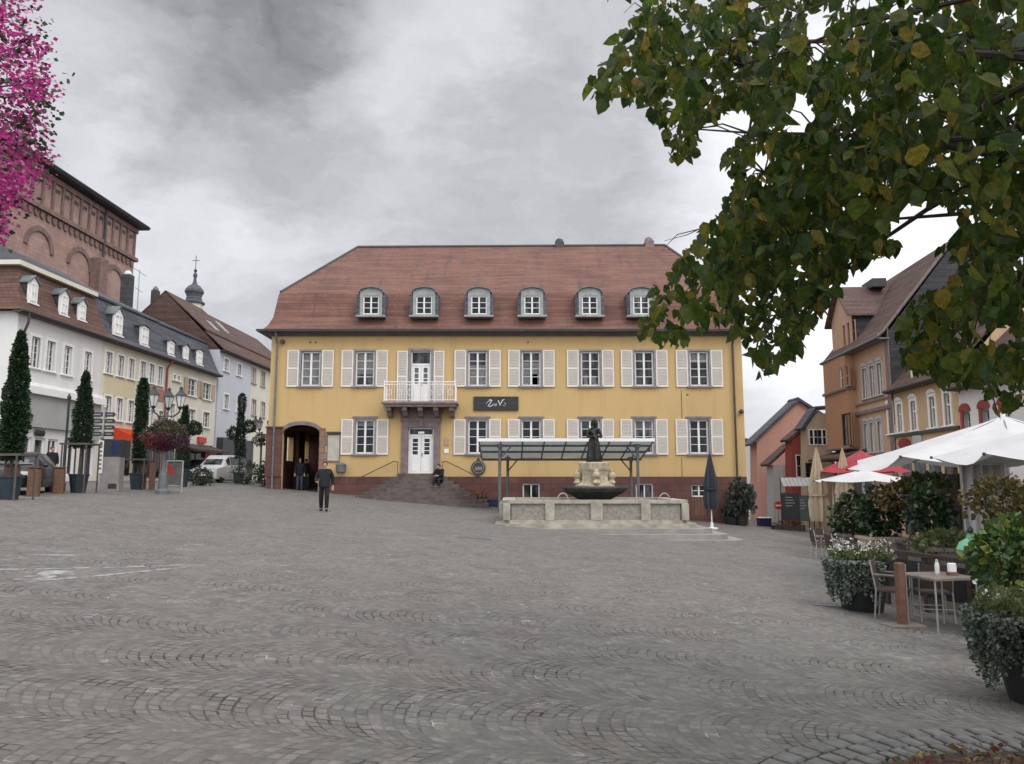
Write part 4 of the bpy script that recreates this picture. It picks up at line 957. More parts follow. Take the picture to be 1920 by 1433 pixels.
for q in ((316, 328, 638, 666), (345, 355, 647, 677), (370, 381, 655, 684)): dormer(h, FL, q, -.06, M['framew'], M['slate'], M['slate'], .12, 1.9)
recentre(h, FL, (X0 + X1) / 2, BASE)
# taller blue grey house, then a cream one, behind it
FB = Frame(-23.5 + SL * 34.4, 34.4, atan2(1, SL))
X0, X1 = X1 + .3, lx(470, 720); EV2 = FL.hit(430, 663)[1]
h, aw = row_house('blue_grey_house', 'tall blue grey house with small windows and a steep brown tiled roof with skylights', FL, X0, X1, EV2, 'bluegrey',
    [[(420, 428, 673, 696), (444, 452, 683, 705)], [(420, 428, 740, 768), (444, 452, 746, 772)]], ((1.2, EV2 + 1.5), (4.4, EV2 + 4.6)), 'browntile', 'browntile', curtain=M['curtain'], depth=9, gm='browntile')
b = MB()
for p, yy in ((386, 1.7), (402, 2.3)):
    zz = EV2 + 1.5 + (yy - 1.2) * .97; x = FL.hit(p + 18, 640, yy)[0]
    b.add([(x, yy, zz + .14), (x + 1.0, yy, zz + .14), (x + 1.0, yy + .9, zz + 1.0), (x, yy + .9, zz + 1.0), (x, yy, zz), (x + 1, yy, zz), (x + 1, yy + .9, zz + .87), (x, yy + .9, zz + .87)], [(0, 1, 2, 3), (0, 4, 5, 1), (1, 5, 6, 2), (3, 2, 6, 7), (0, 3, 7, 4)])
b.build('skylight', M['carsilver'], h)
MB().box(X0 + .2, X1 - .1, -.5, -.005, BASE, FL.hit(420, 822)[1]).build('shopfront', M['dark'], h)
recentre(h, FL, (X0 + X1) / 2, BASE)
X0, X1 = X1 + .01, lx(470, 720) + 13
h, aw = row_house('far_cream_house', 'cream house with brown framed windows just left of the yellow house', FL, X0, X1, EV2, 'cream',
    [[(472, 479, 691, 719), (489, 496, 698, 725)], [(472, 479, 750, 780), (489, 496, 755, 782)]], ((1.2, EV2 + 1.5), (4.4, EV2 + 4.4)), 'rusttile', 'browntile', curtain=M['curtain'], depth=9, sur='beige')
recentre(h, FL, (X0 + X1) / 2, BASE)
# chimneys and mast standing on the row's roofs
for (px, py0, py1, d, w_), lab, mm in (((240, 516, 575, 5.5, .66), 'dark square chimney with a pale round cap, left one above the slate roofs', 'darkslate'), ((292, 545, 600, 5.5, .5), 'slim brown chimney with a small cowl, right one above the slate roofs', 'gutter')):
    x, z1 = FL.hit(px, py0, d); _, z0 = FL.hit(px, py1, d); p = FL.world(x, d, z0 - 1.6); t = thing('chimney', lab, 'chimney', p, FL.rz)
    hh = z1 - z0 + 1.6; MB().bbox(-w_ / 2, w_ / 2, -w_ / 2, w_ / 2, 0, hh, .03).build('stack', M[mm], t); MB().lathe([(w_ * .42, hh), (w_ * .42, hh + .12), (w_ * .2, hh + .3), (.05, hh + .34)], 12).build('cap', M['zinc'] if mm == 'gutter' else M['white'], t)
x, z1 = FL.hit(262, 506, 6); p = FL.world(x, 6, z1 - 4.2); t = thing('antenna_mast', 'thin grey antenna mast with cross bars above the slate roof beside the brick church', 'antenna', p, FL.rz)
b = MB(); b.tube([(0, 0, 0), (0, 0, 4.2)], .035, 6); b.tube([(-.9, 0, 4.1), (1.0, 0, 3.95)], .02, 5); b.tube([(-.5, 0, 2.7), (.6, 0, 2.6)], .02, 5); b.build('mast', M['silver'], t)

# ---- church behind the left row ---------------------------------
FC = Frame(at(255, 430, 75).x, 75, atan2(1, .025))
ch = thing('church', 'large red sandstone church with blind galleries and arch friezes at the upper left', 'church', FC.o, FC.rz)
CX0, CX1 = -46., 0.; CT = FC.hit(254, 428)[1]; CB = FC.hit(254, 489)[1]; CF = FC.hit(240, 497)[1]
def chz(py, px): return FC.hit(px, py)[1]
arches = [FC.hit(p, y) for p, y in ((71, 480), (147, 510), (212, 537))]
sp = (arches[1][0] - arches[0][0] + arches[2][0] - arches[1][0]) / 2
w = MB(); w.wall(CX0, CX1, 0, CT, [], 0, .3); w.quad((CX1, 0, 0), (CX1, 22, 0), (CX1, 22, CT), (CX1, 0, CT)); w.quad((CX0, 22, 0), (CX0, 0, 0), (CX0, 0, CT), (CX0, 22, CT)); w.quad((CX1, 22, 0), (CX0, 22, 0), (CX0, 22, CT), (CX1, 22, CT)); w.build('wall', M['church'], ch)
b = MB(); b.bbox(CX0 - .3, CX1 + .3, -.32, .1, CB - .18, CB + .22, .06); b.bbox(CX0 - .2, CX1 + .2, -.22, .1, CT - .55, CT - .05, .06); b.build('string_course', M['churchd'], ch)
b = MB(); b.prism([(-1.0, CT + .0), (-1.15, CT + .22), (-1.0, CT + .40), (11, CT + 3.5), (23, CT + .4), (23, CT)], CX0 - .8, CX1 + .7, 'x'); b.build('roof', M['darkslate'], ch)
b = MB(); x = CX1 - .25; npil = 0
while x > CX0:
    b.bbox(x - .14, x + .14, -.16, .05, CB + .22, CT - .55); x -= 1.32
b.build('pilaster', M['churchd'], ch)
b = MB(); x = CX1 - .6
while x > CX0:      # round arch frieze of corbels under the string course, and small arches under the eaves
    b.prism([(x - .26, CF + .55), (x + .26, CF + .55), (x + .26, CF + .2), (x + .13, CF - .02), (x - .13, CF - .02), (x - .26, CF + .2)], -.17, .02)
    x -= .78
b.build('arch_frieze', M['churchd'], ch)
x = CX1 - .25 - .66
while x > CX0 + 1:
    b = MB()
    for s in (-.17, .17): b.prism([(x + s - .16, CT - .95), (x + s + .16, CT - .95), (x + s + .12, CT - 1.25), (x + s, CT - 1.33), (x + s - .12, CT - 1.25)], -.03, .02)
    b.build('blind_arch', M['dark'], ch); x -= 1.32
ax0, az0 = arches[1]
for k in range(-6, 3):
    x = ax0 + sp * k; z = az0 + .35; r = 1.45
    if x > CX1 - 2: continue
    b = MB(); rings = []
    for i in range(15):
        a = pi * i / 14; rings.append([(x - rr * cos(a), yy, z + rr * sin(a)) for rr, yy in ((r, -.14), (r + .42, -.14), (r + .42, .02), (r, .02))])
    b.loft(rings); b.build('arch_ring', M['churchd'], ch)
    b = MB(); b.prism([(x - r, z - 6)] + [(x - r * cos(pi * i / 14), z + r * sin(pi * i / 14)) for i in range(15)] + [(x + r, z - 6)], -.02, .01); b.build('arch_panel', M['church'], ch)
b = MB(); xd = FC.hit(188, 480)[0]; b.tube([(xd, -.3, CT - .2), (xd, -.3, 5)], .11, 8); b.build('downpipe', M['dark'], ch)
b = MB(); xd = FC.hit(175, 520)[0]; b.bbox(xd - .7, xd + .5, -1.1, 0, 0, chz(484, 175), .1); b.build('buttress', M['churchd'], ch)
recentre(ch, FC, (CX0 + CX1) / 2, 1.3)

# ---- onion cupola far behind ------------------------------------
Yc = 92; p = at(363, 575, Yc); t = thing('church_tower', 'slender church tower top with dark onion cupola, ball and cross behind the roofs', 'church tower', (p.x, p.y, p.z - 9))
s = 92 / 1440 * 1.02
MB().lathe([(1.05, 0), (1.05, 9.4)], 8, ph=.4).build('shaft', M['cream'], t)
MB().lathe([(1.25, 9.3), (1.32, 9.45), (.98, 9.7), (.86, 10.2), (.95, 10.45), (1.12, 10.75), (1.05, 11.1), (.72, 11.5), (.36, 11.75), (.20, 12.1), (.16, 12.6), (.26, 12.85), (.22, 13.1), (.08, 13.3)], 14).build('cupola', M['slate'], t)
b = MB(); b.ball((0, 0, 13.5), .2, 10, 8); b.tube([(0, 0, 13.3), (0, 0, 15.4)], .045, 6); b.tube([(-.42, 0, 14.8), (.42, 0, 14.8)], .04, 6); b.build('cross', M['dark'], t)

# ---- right row ----------------------------------------------------
SR = .083; FR = Frame(16 + SR * 47, 47, atan2(-1, -SR)); RB = -1.45
def rx(px, py, d=0): return FR.hit(px, py, d)[0]
X0, X1 = -.5, rx(1667, 650); EVr = FR.hit(1630, 648)[1]; ZK = at(1795, 452, 38.9).z
h = thing('orange_house', 'tall orange house with a corner bay, ornate windows and a dark slate side wall', 'building', FR.o, FR.rz)
ws1 = even(boxes(FR, [(1618, 1626, 692, 750), (1632, 1640, 686, 744), (1646, 1654, 680, 739)])); ws2 = even(boxes(FR, [(1621, 1628, 797, 850), (1633, 1639, 793, 848), (1647, 1654, 789, 846)]))
body(h, X0, X1, RB, EVr, ws1 + ws2, M['peach'], 9)
windows(h, ws1 + ws2, 1, 2, M['palegrey'], .12, arch=True)
zb1 = FR.hit(1640, 769)[1]; b = MB(); b.bbox(X0, X1, -.12, 0, zb1 - .1, zb1 + .1, .03); b.bbox(X0, X1, -.08, 0, ws1[0][2] - .3, ws1[0][2] - .2, .02); b.bbox(X1 - .45, X1 + .05, -.07, 0, RB, EVr + .5, .02); b.build('string_course', M['trim'], h)
bx0, bx1 = -.3, rx(1604, 720); BP = -.55; zb0 = FR.hit(1590, 838, BP)[1]
wb1 = even(boxes(FR, [(1574, 1580, 688, 728), (1583, 1590, 685, 726)], BP)); wb2 = boxes(FR, [(1578, 1596, 775, 836)], BP)
b = MB(); hb = [w for w in wb1 + wb2]; bb = MB()
bb.wall(bx0, bx1, zb0, EVr, hb, BP, .15); bb.quad((bx1, BP, zb0), (bx1, 0, zb0), (bx1, 0, EVr), (bx1, BP, EVr)); bb.quad((bx0, 0, zb0), (bx0, BP, zb0), (bx0, BP, EVr), (bx0, 0, EVr)); bb.quad((bx0, BP, zb0), (bx0, 0, zb0), (bx1, 0, zb0), (bx1, BP, zb0))
bay = bb.build('bay', M['orange'], h)
for q in wb1: window_part(bay, *q, BP + .06, 1, 2, fr=.05)
for q in wb2: window_part(bay, *q, BP + .06, 2, 2, fr=.06, fm=M['darkwood'])
b = MB(); zz = FR.hit(1580, 730, BP)[1]; b.bbox(bx0 - .1, bx1 + .1, BP - .12, 0, zz - .08, zz + .08, .03); b.build('moulding', M['trim'], bay); b = MB(); b.bbox(bx0 - .08, bx1 + .08, BP - .1, 0, zb0 - .12, zb0, .03); b.build('moulding', M['trim'], bay)
# shop level: brown wooden front with a jutting roof
b = MB(); b.prism([(BP - .9, zb0 - .75), (BP - .9, zb0 - .62), (0, zb0 - .15), (0, zb0 - .75)], -1.3, 4.6, 'x'); b.build('shop_canopy', M['browntile'], h)
b = MB()
for k in range(5): b.box(-1 + k * 1.6, -.7 + k * 1.6, -.12, -.001, RB, zb0 - .76)
b.build('shop_post', M['beige'], h); b = MB()
for k in range(4): b.box(-.6 + k * 1.6, .5 + k * 1.6, -.05, -.002, RB + .6, zb0 - .9)
b.build('shop_window', M['glass'], h)
# steep roof with slate gable wall facing down the row
prof = [(-.55, EVr), (-.3, EVr + .25), (3.6, ZK), (9, EVr)]
gable_roof(h, X0 - .2, X1 + .1, prof, M['browntile']); MB().prism([(0, EVr - 4.5), (0, EVr + .3), (3.6, ZK - .2), (8.6, EVr + .2), (8.6, EVr - 4.5)], X1 + .02, X1 + .07, 'x').build('slate_wall', M['darkslate'], h)
b = MB(); b.tube([(X1 + .12, -.6, EVr + .02), (X1 + .12, -.3, EVr + .26), (X1 + .12, 3.6, ZK + .04)], .07, 6); b.build('verge', M['greywood'], h)
eave_gutter(h, X0 - .2, X1 + .1, EVr - .02, -.5, M['zinc'])
# big gabled dormer over the bay
dx0, dx1 = bx0 + .3, bx1; zd0, zd1 = EVr + .1, FR.hit(1600, 582)[1]; zr = FR.hit(1600, 530)[1] + .2; xc = (dx0 + dx1) / 2
wd = even(boxes(FR, [(1580, 1585, 610, 650), (1588, 1593, 605, 645), (1597, 1601, 600, 640)]))
b = MB(); b.wall(dx0, dx1, zd0, zd1, [w for w in wd if w[1] < dx1], .0, .12); b.prism([(dx0, zd1), (dx1, zd1), (xc, zr)], .0, .08); dn = b.build('dormer', M['peach'], h)
for q in wd: window_part(dn, *q, .05, 1, 2, fr=.04, fm=M['orange'])
b = MB(); b.quad((dx1, .0, zd0), (dx1, 4.0, zd0), (dx1, 4.0, zd1), (dx1, 0, zd1)); b.build('cheek', M['darkslate'], dn); b = MB(); b.quad((dx0, 4, zd0), (dx0, 0, zd0), (dx0, 0, zd1), (dx0, 4, zd1)); b.build('cheek', M['darkslate'], dn)
b = MB()
for s in (-1, 1):
    xe = xc + s * ((dx1 - dx0) / 2 + .3); ze = zd1 - .3 * (zr - zd1) / ((dx1 - dx0) / 2); b.prism([(xc, zr), (xc, zr + .12), (xe, ze + .12), (xe, ze)][::s], -.35, 5)
b.build('dormer_roof', M['browntile'], dn); b = MB(); b.box(xc - .8, xc + .9, 1.6, 2.4, zr - .1, zr + .4); b.build('chimney', M['dark'], h)
recentre(h, FR, (X0 + X1) / 2, RB)
# ochre two storey house
X0, X1 = X1 + .15, rx(1796, 740); EV3 = FR.hit(1700, 728)[1]; FLz = FR.hit(1720, 816)[1]
h = thing('ochre_house', 'two storey ochre house with tall white framed arched windows, dark band and white dormers', 'building', FR.o, FR.rz)
ww = even(boxes(FR, [(1666, 1675, 764, 817), (1683, 1692, 758, 813), (1709, 1718, 752, 807), (1744, 1754, 744, 802), (1772, 1782, 735, 796)]))
body(h, X0, X1, RB, EV3, ww, M['ochre'], 9); windows(h, ww, 1, 1, M['framew'], .16, arch=True, frame=M['framew'])
tr = MB()
for a_, b_, c_, d_ in ww: tr.box(a_ + .05, b_ - .05, .05, .12, c_ + (d_ - c_) * .62, c_ + (d_ - c_) * .62 + .08)
tr.build('transom_bar', M['framew'], h)
MB().bbox(X0, X1, -.12, 0, ww[0][2] - .22, ww[0][2] - .08, .02).build('band', M['gutter'], h)
s = MB()
for k in range(4): x = X0 + .4 + (X1 - X0 - .6) * k / 4; s.box(x + .1, x + 1.2, -.03, -.002, RB + .5, FLz - .9)
s.build('shop_window', M['glass'], h)
b = MB(); x, z = FR.hit(1708, 832); b.M = Matrix.Translation((x, -.3, z)) @ Matrix.Rotation(pi / 2, 4, 'Y'); b.lathe([(.28, -.05), (.28, .05)], 16); b.build('round_sign', M['redwall'], h)
x, z = FR.hit(1722, 829); MB().bbox(x - .35, x + .5, -.12, -.003, z - .5, z + .3).build('sign', M['palegrey'], h)
prof = [(-.45, EV3), (-.1, EV3 + .3), (4.4, EV3 + 5.2), (9, EV3)]; gable_roof(h, X0, X1, prof, M['browntile']); eave_gutter(h, X0, X1, EV3 - .02, -.4)
MB().prism([(0, EV3 - .1), (4.4, EV3 + 5), (8.8, EV3 - .1)], X1 - .08, X1 - .02, 'x').build('gable', M['ochre'], h)
for q, gg in (((1706, 1716, 680, 713), .1), ((1744, 1757, 650, 698), .55)): dormer(h, FR, q, .05, M['framew'], M['darkslate'], M['darkslate'], gg, 2.6, over=.25)
recentre(h, FR, (X0 + X1) / 2, RB)
# white house with dark red window recesses
X0, X1 = X1 + .02, X1 + 13; EV4 = FR.hit(1800, 728)[1]
h = thing('white_house', 'white house with dark red arched window shutters, nearest of the row behind the white parasols', 'building', FR.o, FR.rz)
ww = even(boxes(FR, [(1803, 1820, 772, 812), (1838, 1856, 765, 808), (1876, 1894, 758, 804)])); ww.append((ww[2][0] + 2.1, ww[2][1] + 2.1, ww[2][2], ww[2][3])); ww.append((ww[2][0] + 4.2, ww[2][1] + 4.2, ww[2][2], ww[2][3]))
body(h, X0, X1, RB, EV4, ww, M['white'], 9, .25)
for a_, b_, c_, d_ in ww:
    window_part(h, a_ + .02, b_ - .02, c_, d_, .2, 2, 2)
    MB().bbox(a_, a_ + (b_ - a_) * .3, -.06, -.01, c_, d_, .01).build('shutter', M['redwall'], h)
    b = MB(); c = (a_ + b_) / 2; r = (b_ - a_) / 2; b.prism([(c - (r + .1) * cos(pi * k / 10), d_ + .01 + (r + .05) * .8 * sin(pi * k / 10)) for k in range(11)], -.07, -.002); b.build('window_head', M['redwall'], h)
s = MB(); s.box(X0 + .4, X1 - .4, -.06, -.003, RB + .1, RB + 2.9); s.build('shopfront', M['darkwood'], h)
prof = [(-.45, EV4), (-.1, EV4 + .3), (4.4, EV4 + 4.6), (9, EV4)]; gable_roof(h, X0, X1, prof, M['browntile']); eave_gutter(h, X0, X1, EV4 - .02, -.4)
recentre(h, FR, (X0 + X1) / 2, RB)

# ---- small houses closing the lane on the right ------------------
def plain_house(name, label, Y, outline, depth, m, roof=None, roofm=None, over=.25):
    "gable or front facing the square, outline given as corner points in its own plane, running back down the lane"
    P = [at(px, py, Y) for px, py in outline]; xc = sum(p.x for p in P) / len(P); zb = min(p.z for p in P)
    t = thing(name, label, 'building', (xc, Y, zb)); poly = [(p.x - xc, p.z - zb) for p in P]; poly = [(x, z if z > .35 else -1.2) for x, z in poly]
    MB().prism(poly, 0, depth).build('wall', m, t)
    if roof:
        for k, seg in enumerate(roof):
            (xa, za), (xb, zb_) = [(at(px, py, Y).x - xc, at(px, py, Y).z - zb) for px, py in seg]; d = Vector((xb - xa, zb_ - za)).normalized(); nn = Vector((-d.y, d.x)); nn = nn if nn.y > 0 else -nn
            a = Vector((xa, za)) - d * over; c = Vector((xb, zb_)) + d * (over if k else 0)
            MB().prism([tuple(a + nn * .02), tuple(c + nn * .02), tuple(c + nn * .2), tuple(a + nn * .2)], -over, depth + .2).build('roof', roofm, t)
    return t, xc, zb
t, xc, zb = plain_house('salmon_house', 'plain salmon pink gable with grey roof at the end of the right hand lane', 56, [(1419, 985), (1532, 985), (1532, 775), (1497, 753), (1419, 826)], 1.6, M['salmon'], [((1413, 832), (1497, 753)), ((1497, 753), (1536, 778))], M['slate'])
t, xc, zb = plain_house('low_grey_house', 'low pale grey house with a brown hipped roof in front of the salmon gable', 53, [(1450, 985), (1486, 985), (1486, 872), (1450, 872)], 1.4, M['palegrey'], [((1444, 873), (1486, 835))], M['browntile'], .1)
t, xc, zb = plain_house('red_house', 'narrow dark red house squeezed between the low grey and the beige house', 51, [(1484, 985), (1513, 985), (1513, 806), (1484, 824)], 1.2, M['redwall'], [((1481, 827), (1513, 800))], M['browntile'], .1)
for px in (1497, 1506):
    x = at(px, 870, 51).x - xc; z0, z1 = at(px, 895, 51).z - zb, at(px, 853, 51).z - zb; window_part(t, x - .18, x + .18, z0, z1, -.06, 1, 2, fr=.05)
t, xc, zb = plain_house('beige_house', 'beige house with small upper windows and a grey slate roof leaning against the orange house', 49, [(1512, 985), (1560, 985), (1560, 775), (1530, 775), (1512, 800)], 1.0, M['beige'], [((1508, 803), (1532, 768)), ((1532, 768), (1562, 766))], M['slate'], .15)
for px in (1525, 1541):
    x = at(px, 820, 49).x - xc; z0, z1 = at(px, 835, 49).z - zb, at(px, 805, 49).z - zb; window_part(t, x - .3, x + .3, z0, z1, -.06, 2, 2, fr=.06)
x = at(1518, 890, 49).x - xc; window_part(t, x - .25, x + .25, at(1518, 905, 49).z - zb, at(1518, 868, 49).z - zb, -.06, 1, 2, fr=.05, fm=M['darkwood'])
t, xc, zb = plain_house('far_grey_house', 'sliver of a grey house far down the lane between yellow house and salmon gable', 74, [(1385, 975), (1421, 975), (1421, 835), (1385, 825)], 8, M['palegrey'], [((1380, 822), (1424, 832))], M['slate'], .2)
# ------------------------------------------------------------------ fountain
YC = 30.6
def fx(px, py=940, Y=YC): return at(px, py, Y).x
f0 = at(943, 960, 27.9); f1 = at(1292, 960, 27.9); rimz = at(1117, 938, 27.9).z; basz = at(1117, 981, 27.9).z
cxF = (f0.x + f1.x) / 2; hwF = (f1.x - f0.x) / 2; depF = 4.6; y0F = 27.9
ft = thing('fountain', 'large pale stone fountain basin on steps with a dark bowl and carved pedestal', 'fountain', (cxF, y0F + depF / 2, basz))
def basin_poly(h, d, c): return [(-h + c, -d), (h - c, -d), (h, -d + c), (h, d - c), (h - c, d), (-h + c, d), (-h, d - c), (-h, -d + c)]
H = rimz - basz
def ringwall(b, h, d, c, t, z0, z1):
    o, i = basin_poly(h, d, c), basin_poly(h - t, d - t, c * .8)
    b.loft([[(x, y, z0) for x, y in o], [(x, y, z1) for x, y in o], [(x, y, z1) for x, y in i], [(x, y, z0) for x, y in i]], cap=False)
b = MB(); ringwall(b, hwF - .06, depF / 2 - .06, .25, .3, 0, H - .11); b.build('basin', M['panel'], ft)
b = MB(); ringwall(b, hwF + .03, depF / 2 + .03, .28, .48, H - .12, H); b.build('rim', M['stone'], ft)
b = MB(); ringwall(b, hwF + .02, depF / 2 + .02, .28, .2, -.02, .10); b.build('base_course', M['stone'], ft)
MB().prism(basin_poly(hwF - .3, depF / 2 - .3, .2), H - .34, H - .30, 'z').build('water', M['water'], ft)
for px in (943 + 7, 1031, 1119, 1211, 1285):
    x = at(px, 960, 27.9).x - cxF; wd = .13 if px in (950, 1285) else (.22 if px == 1119 else .17)
    MB().bbox(x - wd, x + wd, -depF / 2 - .035, -depF / 2 + .2, .101, H - .121, .015).build('post', M['stone'], ft)
for s in (-1, 1):
    for yy in (-depF / 4, depF / 4): MB().bbox(s * hwF - .14 - (0 if s < 0 else -.0), s * hwF + .14, yy - .17, yy + .17, .101, H - .121, .015).build('post', M['stone'], ft)
# steps: level slabs that vanish into the rising square on the left
for k in range(4):
    e = .28 + .34 * k; hx = hwF + e
    MB().prism([(x + (.12 * k if x > 0 else 0), y) for x, y in basin_poly(hx, depF / 2 + e, .35)], -.17 * (k + 1) + .0 - (.3 if k == 3 else 0), -.17 * k - .001 - (.02 if k == 0 else 0), 'z').build('step', M['stone'] if k < 1 else M['fstep'] if 'fstep' in M else M['panel'], ft)
# bowl and carved pedestal
cx_ = at(1115, 920, YC).x - cxF; cy_ = YC - (y0F + depF / 2); lip = at(1115, 912, YC).z - basz; r = at(1177, 912, YC).x - at(1115, 912, YC).x
MB().lathe([(.55, -.1), (.6, lip - .52), (r * .62, lip - .42), (r * .92, lip - .2), (r, lip - .07), (r, lip), (r - .1, lip), (r - .16, lip - .08), (.1, lip - .1)], 36, (cx_, cy_, 0)).build('bowl', M['bowl'], ft)
zt = at(1115, 867, YC).z - basz; pd = MB(); pw = at(1147, 870, YC).x - at(1117, 870, YC).x
pd.lathe([(pw * 1.25, lip - .12), (pw * 1.28, lip + .04), (pw * 1.02, lip + .10), (pw * .88, lip + .2), (pw * .84, lip + .42), (pw * .93, lip + .68), (pw * .96, zt - .30), (pw * 1.02, zt - .04), (pw * .9, zt)], 8, (cx_, cy_, 0), ph=pi / 8); pd.build('pedestal', M['carve'], ft)
for k in range(4):
    a = pi / 2 * k; x, y = cx_ + cos(a) * pw * 1.05, cy_ + sin(a) * pw * 1.05; b = MB()
    b.ball((x, y, lip + .42), .16, 12, 9, (1, 1, 1.15)); b.ball((x + cos(a) * .12, y + sin(a) * .12, lip + .40), .07, 8, 6); b.ball((x, y, lip + .58), .10, 8, 6); b.lathe([(.12, lip + .06), (.17, lip + .14), (.09, lip + .3)], 10, (x, y, 0)); b.build('spout_head', M['carve'], ft, smooth=True)
for px in (1055, 1245):
    x = at(px, 935, 28.2).x - cxF; b = MB(); b.tube([(x + .2 * cos(a), -depF / 2 + .2, H - .02 + .26 * sin(a)) for a in np.linspace(0, pi, 11)], .022, 6); b.build('spout_pipe', M['silver'], ft)

# ------------------------------------------------------------------ skinned figures
def skin_mesh(name, verts, edges, radii, mat_, parent, root=0, lvl=2):
    me = bpy.data.meshes.new(name); me.from_pydata([tuple(v) for v in verts], edges, []); me.materials.append(mat_)
    o = bpy.data.objects.new(name, me); COL.objects.link(o); o.parent = parent
    sk = o.modifiers.new('skin', 'SKIN'); sk.use_smooth_shade = True
    if not me.skin_vertices: me.skin_vertices.new()
    for i, r in enumerate(radii):
        s = me.skin_vertices[0].data[i]; s.radius = (r, r) if isinstance(r, float) else r; s.use_root = (i == root)
    ss = o.modifiers.new('subsurf', 'SUBSURF'); ss.levels = lvl; ss.render_levels = lvl; return o
def chain(V, E, Rr, start, pts):
    prev = start; ids = []
    for p, r in pts: V.append(Vector(p)); Rr.append(r); E.append((prev, len(V) - 1)); prev = len(V) - 1; ids.append(prev)
    return ids
def person(name, label, loc, rz, pose, top, legs, hairm='hair', h=1.75, group=None):
    "pose: dict of joints in metres for a 1.75 m figure facing -y"
    t = thing(name, label, 'person', loc, rz, group); k = h / 1.75; J = {q: Vector(v) * k for q, v in pose.items()}
    V = [J['pelvis']]; E = []; Rr = [(.14 * k, .11 * k)]
    ids = chain(V, E, Rr, 0, [(J['waist'], (.125 * k, .10 * k)), (J['chest'], (.155 * k, .11 * k)), (J['neck'] - (J['neck'] - J['chest']) * .25, (.085 * k, .075 * k)), (J['neck'], .052 * k), (J['head'] + Vector((0, 0, -.095)) * k, .062 * k), (J['head'], (.076 * k, .090 * k)), (J['head'] + Vector((0, .01, .075)) * k, (.066 * k, .075 * k)), (J['head'] + Vector((0, .012, .115)) * k, .03 * k)])
    chest = ids[1]; hd = ids[5]
    fw = (J['face'] - J['head']).normalized(); chain(V, E, Rr, hd, [(J['head'] + fw * .098 * k + Vector((0, 0, -.018)), .014 * k)])
    for s in 'lr':
        a = chain(V, E, Rr, chest, [(J['sh' + s], .055 * k), (J['el' + s], .043 * k), (J['wr' + s], .029 * k)])
        d = (J['ha' + s] - J['wr' + s]).normalized(); sd = d.cross(Vector((0, 1, 0.2))).normalized(); pm = J['wr' + s] + d * .065 * k
        pi_ = chain(V, E, Rr, a[-1], [(pm, (.036 * k, .02 * k))])[0]
        for q, (off, L) in enumerate(((-.028, .07), (-.010, .085), (.009, .08), (.027, .062))):
            b0 = pm + sd * off * k + d * .03 * k; chain(V, E, Rr, pi_, [(b0, .0095 * k), (b0 + d * L * .5 * k + fw * .008, .0088 * k), (b0 + d * L * k + fw * .03 * k, .007 * k)])
        chain(V, E, Rr, pi_, [(pm + sd * -.04 * k + d * -.01, .011 * k), (pm + sd * -.06 * k + d * .03 * k + fw * .015, .009 * k)])
        chain(V, E, Rr, 0, [(J['hi' + s], .085 * k), (J['kn' + s], .056 * k), (J['an' + s], .038 * k), (J['to' + s], .034 * k)])
    skin_mesh('body', V, E, Rr, M['skin'], t)
    # jacket
    V = [J['pelvis'] + (J['pelvis'] - J['waist']).normalized() * .19 * k]; E = []; Rr = [(.225 * k, .185 * k)]
    ids = chain(V, E, Rr, 0, [(J['pelvis'], (.222 * k, .178 * k)), (J['waist'], (.205 * k, .16 * k)), (J['chest'], (.225 * k, .165 * k)), (J['neck'] - (J['neck'] - J['chest']) * .28, (.12 * k, .105 * k)), (J['neck'] + Vector((0, .01, .0)), .078 * k)])
    for s in 'lr': chain(V, E, Rr, ids[2], [(J['sh' + s] + Vector((0, 0, .005)), .09 * k), (J['el' + s], .075 * k), (J['wr' + s], .055 * k)])
    skin_mesh('jacket', V, E, Rr, M[top], t)
    V = [J['pelvis'] + Vector((0, 0, -.03))]; E = []; Rr = [(.13 * k, .10 * k)]
    for s in 'lr': chain(V, E, Rr, 0, [(J['hi' + s] + (J['kn' + s] - J['hi' + s]) * .15, .104 * k), (J['kn' + s], .085 * k), (J['an' + s] + (J['kn' + s] - J['an' + s]) * .2, .072 * k), (J['an' + s] + Vector((0, 0, -.02)), .066 * k)])
    skin_mesh('trousers', V, E, Rr, M[legs], t)
    for s in 'lr':
        an, to = J['an' + s], J['to' + s]; d = (to - an); d.z = 0
        skin_mesh('shoe', [an + Vector((0, 0, -.03)), an + Vector((0, 0, -.05)) - d * .25, to, to + d * .25], [(0, 1), (0, 2), (2, 3)], [.048 * k, .045 * k, .042 * k, .03 * k], M['black'], t)
    sd_ = fw.cross(Vector((0, 0, 1))).normalized(); fc = MB()
    for q in (-1, 1): fc.ball(J['head'] + fw * .082 * k + sd_ * q * .03 * k + Vector((0, 0, .012)) * k, .011 * k, 6, 5)
    fc.ball(J['head'] + fw * .082 * k + Vector((0, 0, -.055)) * k, .017 * k, 6, 5, (1.2, 1, .35)); fc.build('face', M['hair'], t)
    c = J['head']; hb = MB(); hb.ball(c + Vector((0, .02, .035)) * k - fw * .016 * k, .104 * k, 14, 10, (.86, 1., 1.0)); hb.build('hair', M[hairm], t, smooth=True)
    return t
STAND = dict(pelvis=(0, 0, .95), waist=(0, .01, 1.10), chest=(0, .01, 1.30), neck=(0, 0, 1.50), head=(0, -.02, 1.63), face=(0, -.2, 1.62), shl=(.19, .01, 1.41), shr=(-.19, .01, 1.41), ell=(.25, .05, 1.14), elr=(-.25, .05, 1.14), wrl=(.25, -.03, .90), wrr=(-.25, -.03, .90), hal=(.25, -.06, .80), har=(-.25, -.06, .80),
             hil=(.09, 0, .90), hir=(-.09, 0, .90), knl=(.10, -.02, .50), knr=(-.10, -.02, .50), anl=(.10, .02, .085), anr=(-.10, .02, .085), tol=(.12, -.12, .045), tor=(-.12, -.12, .045))
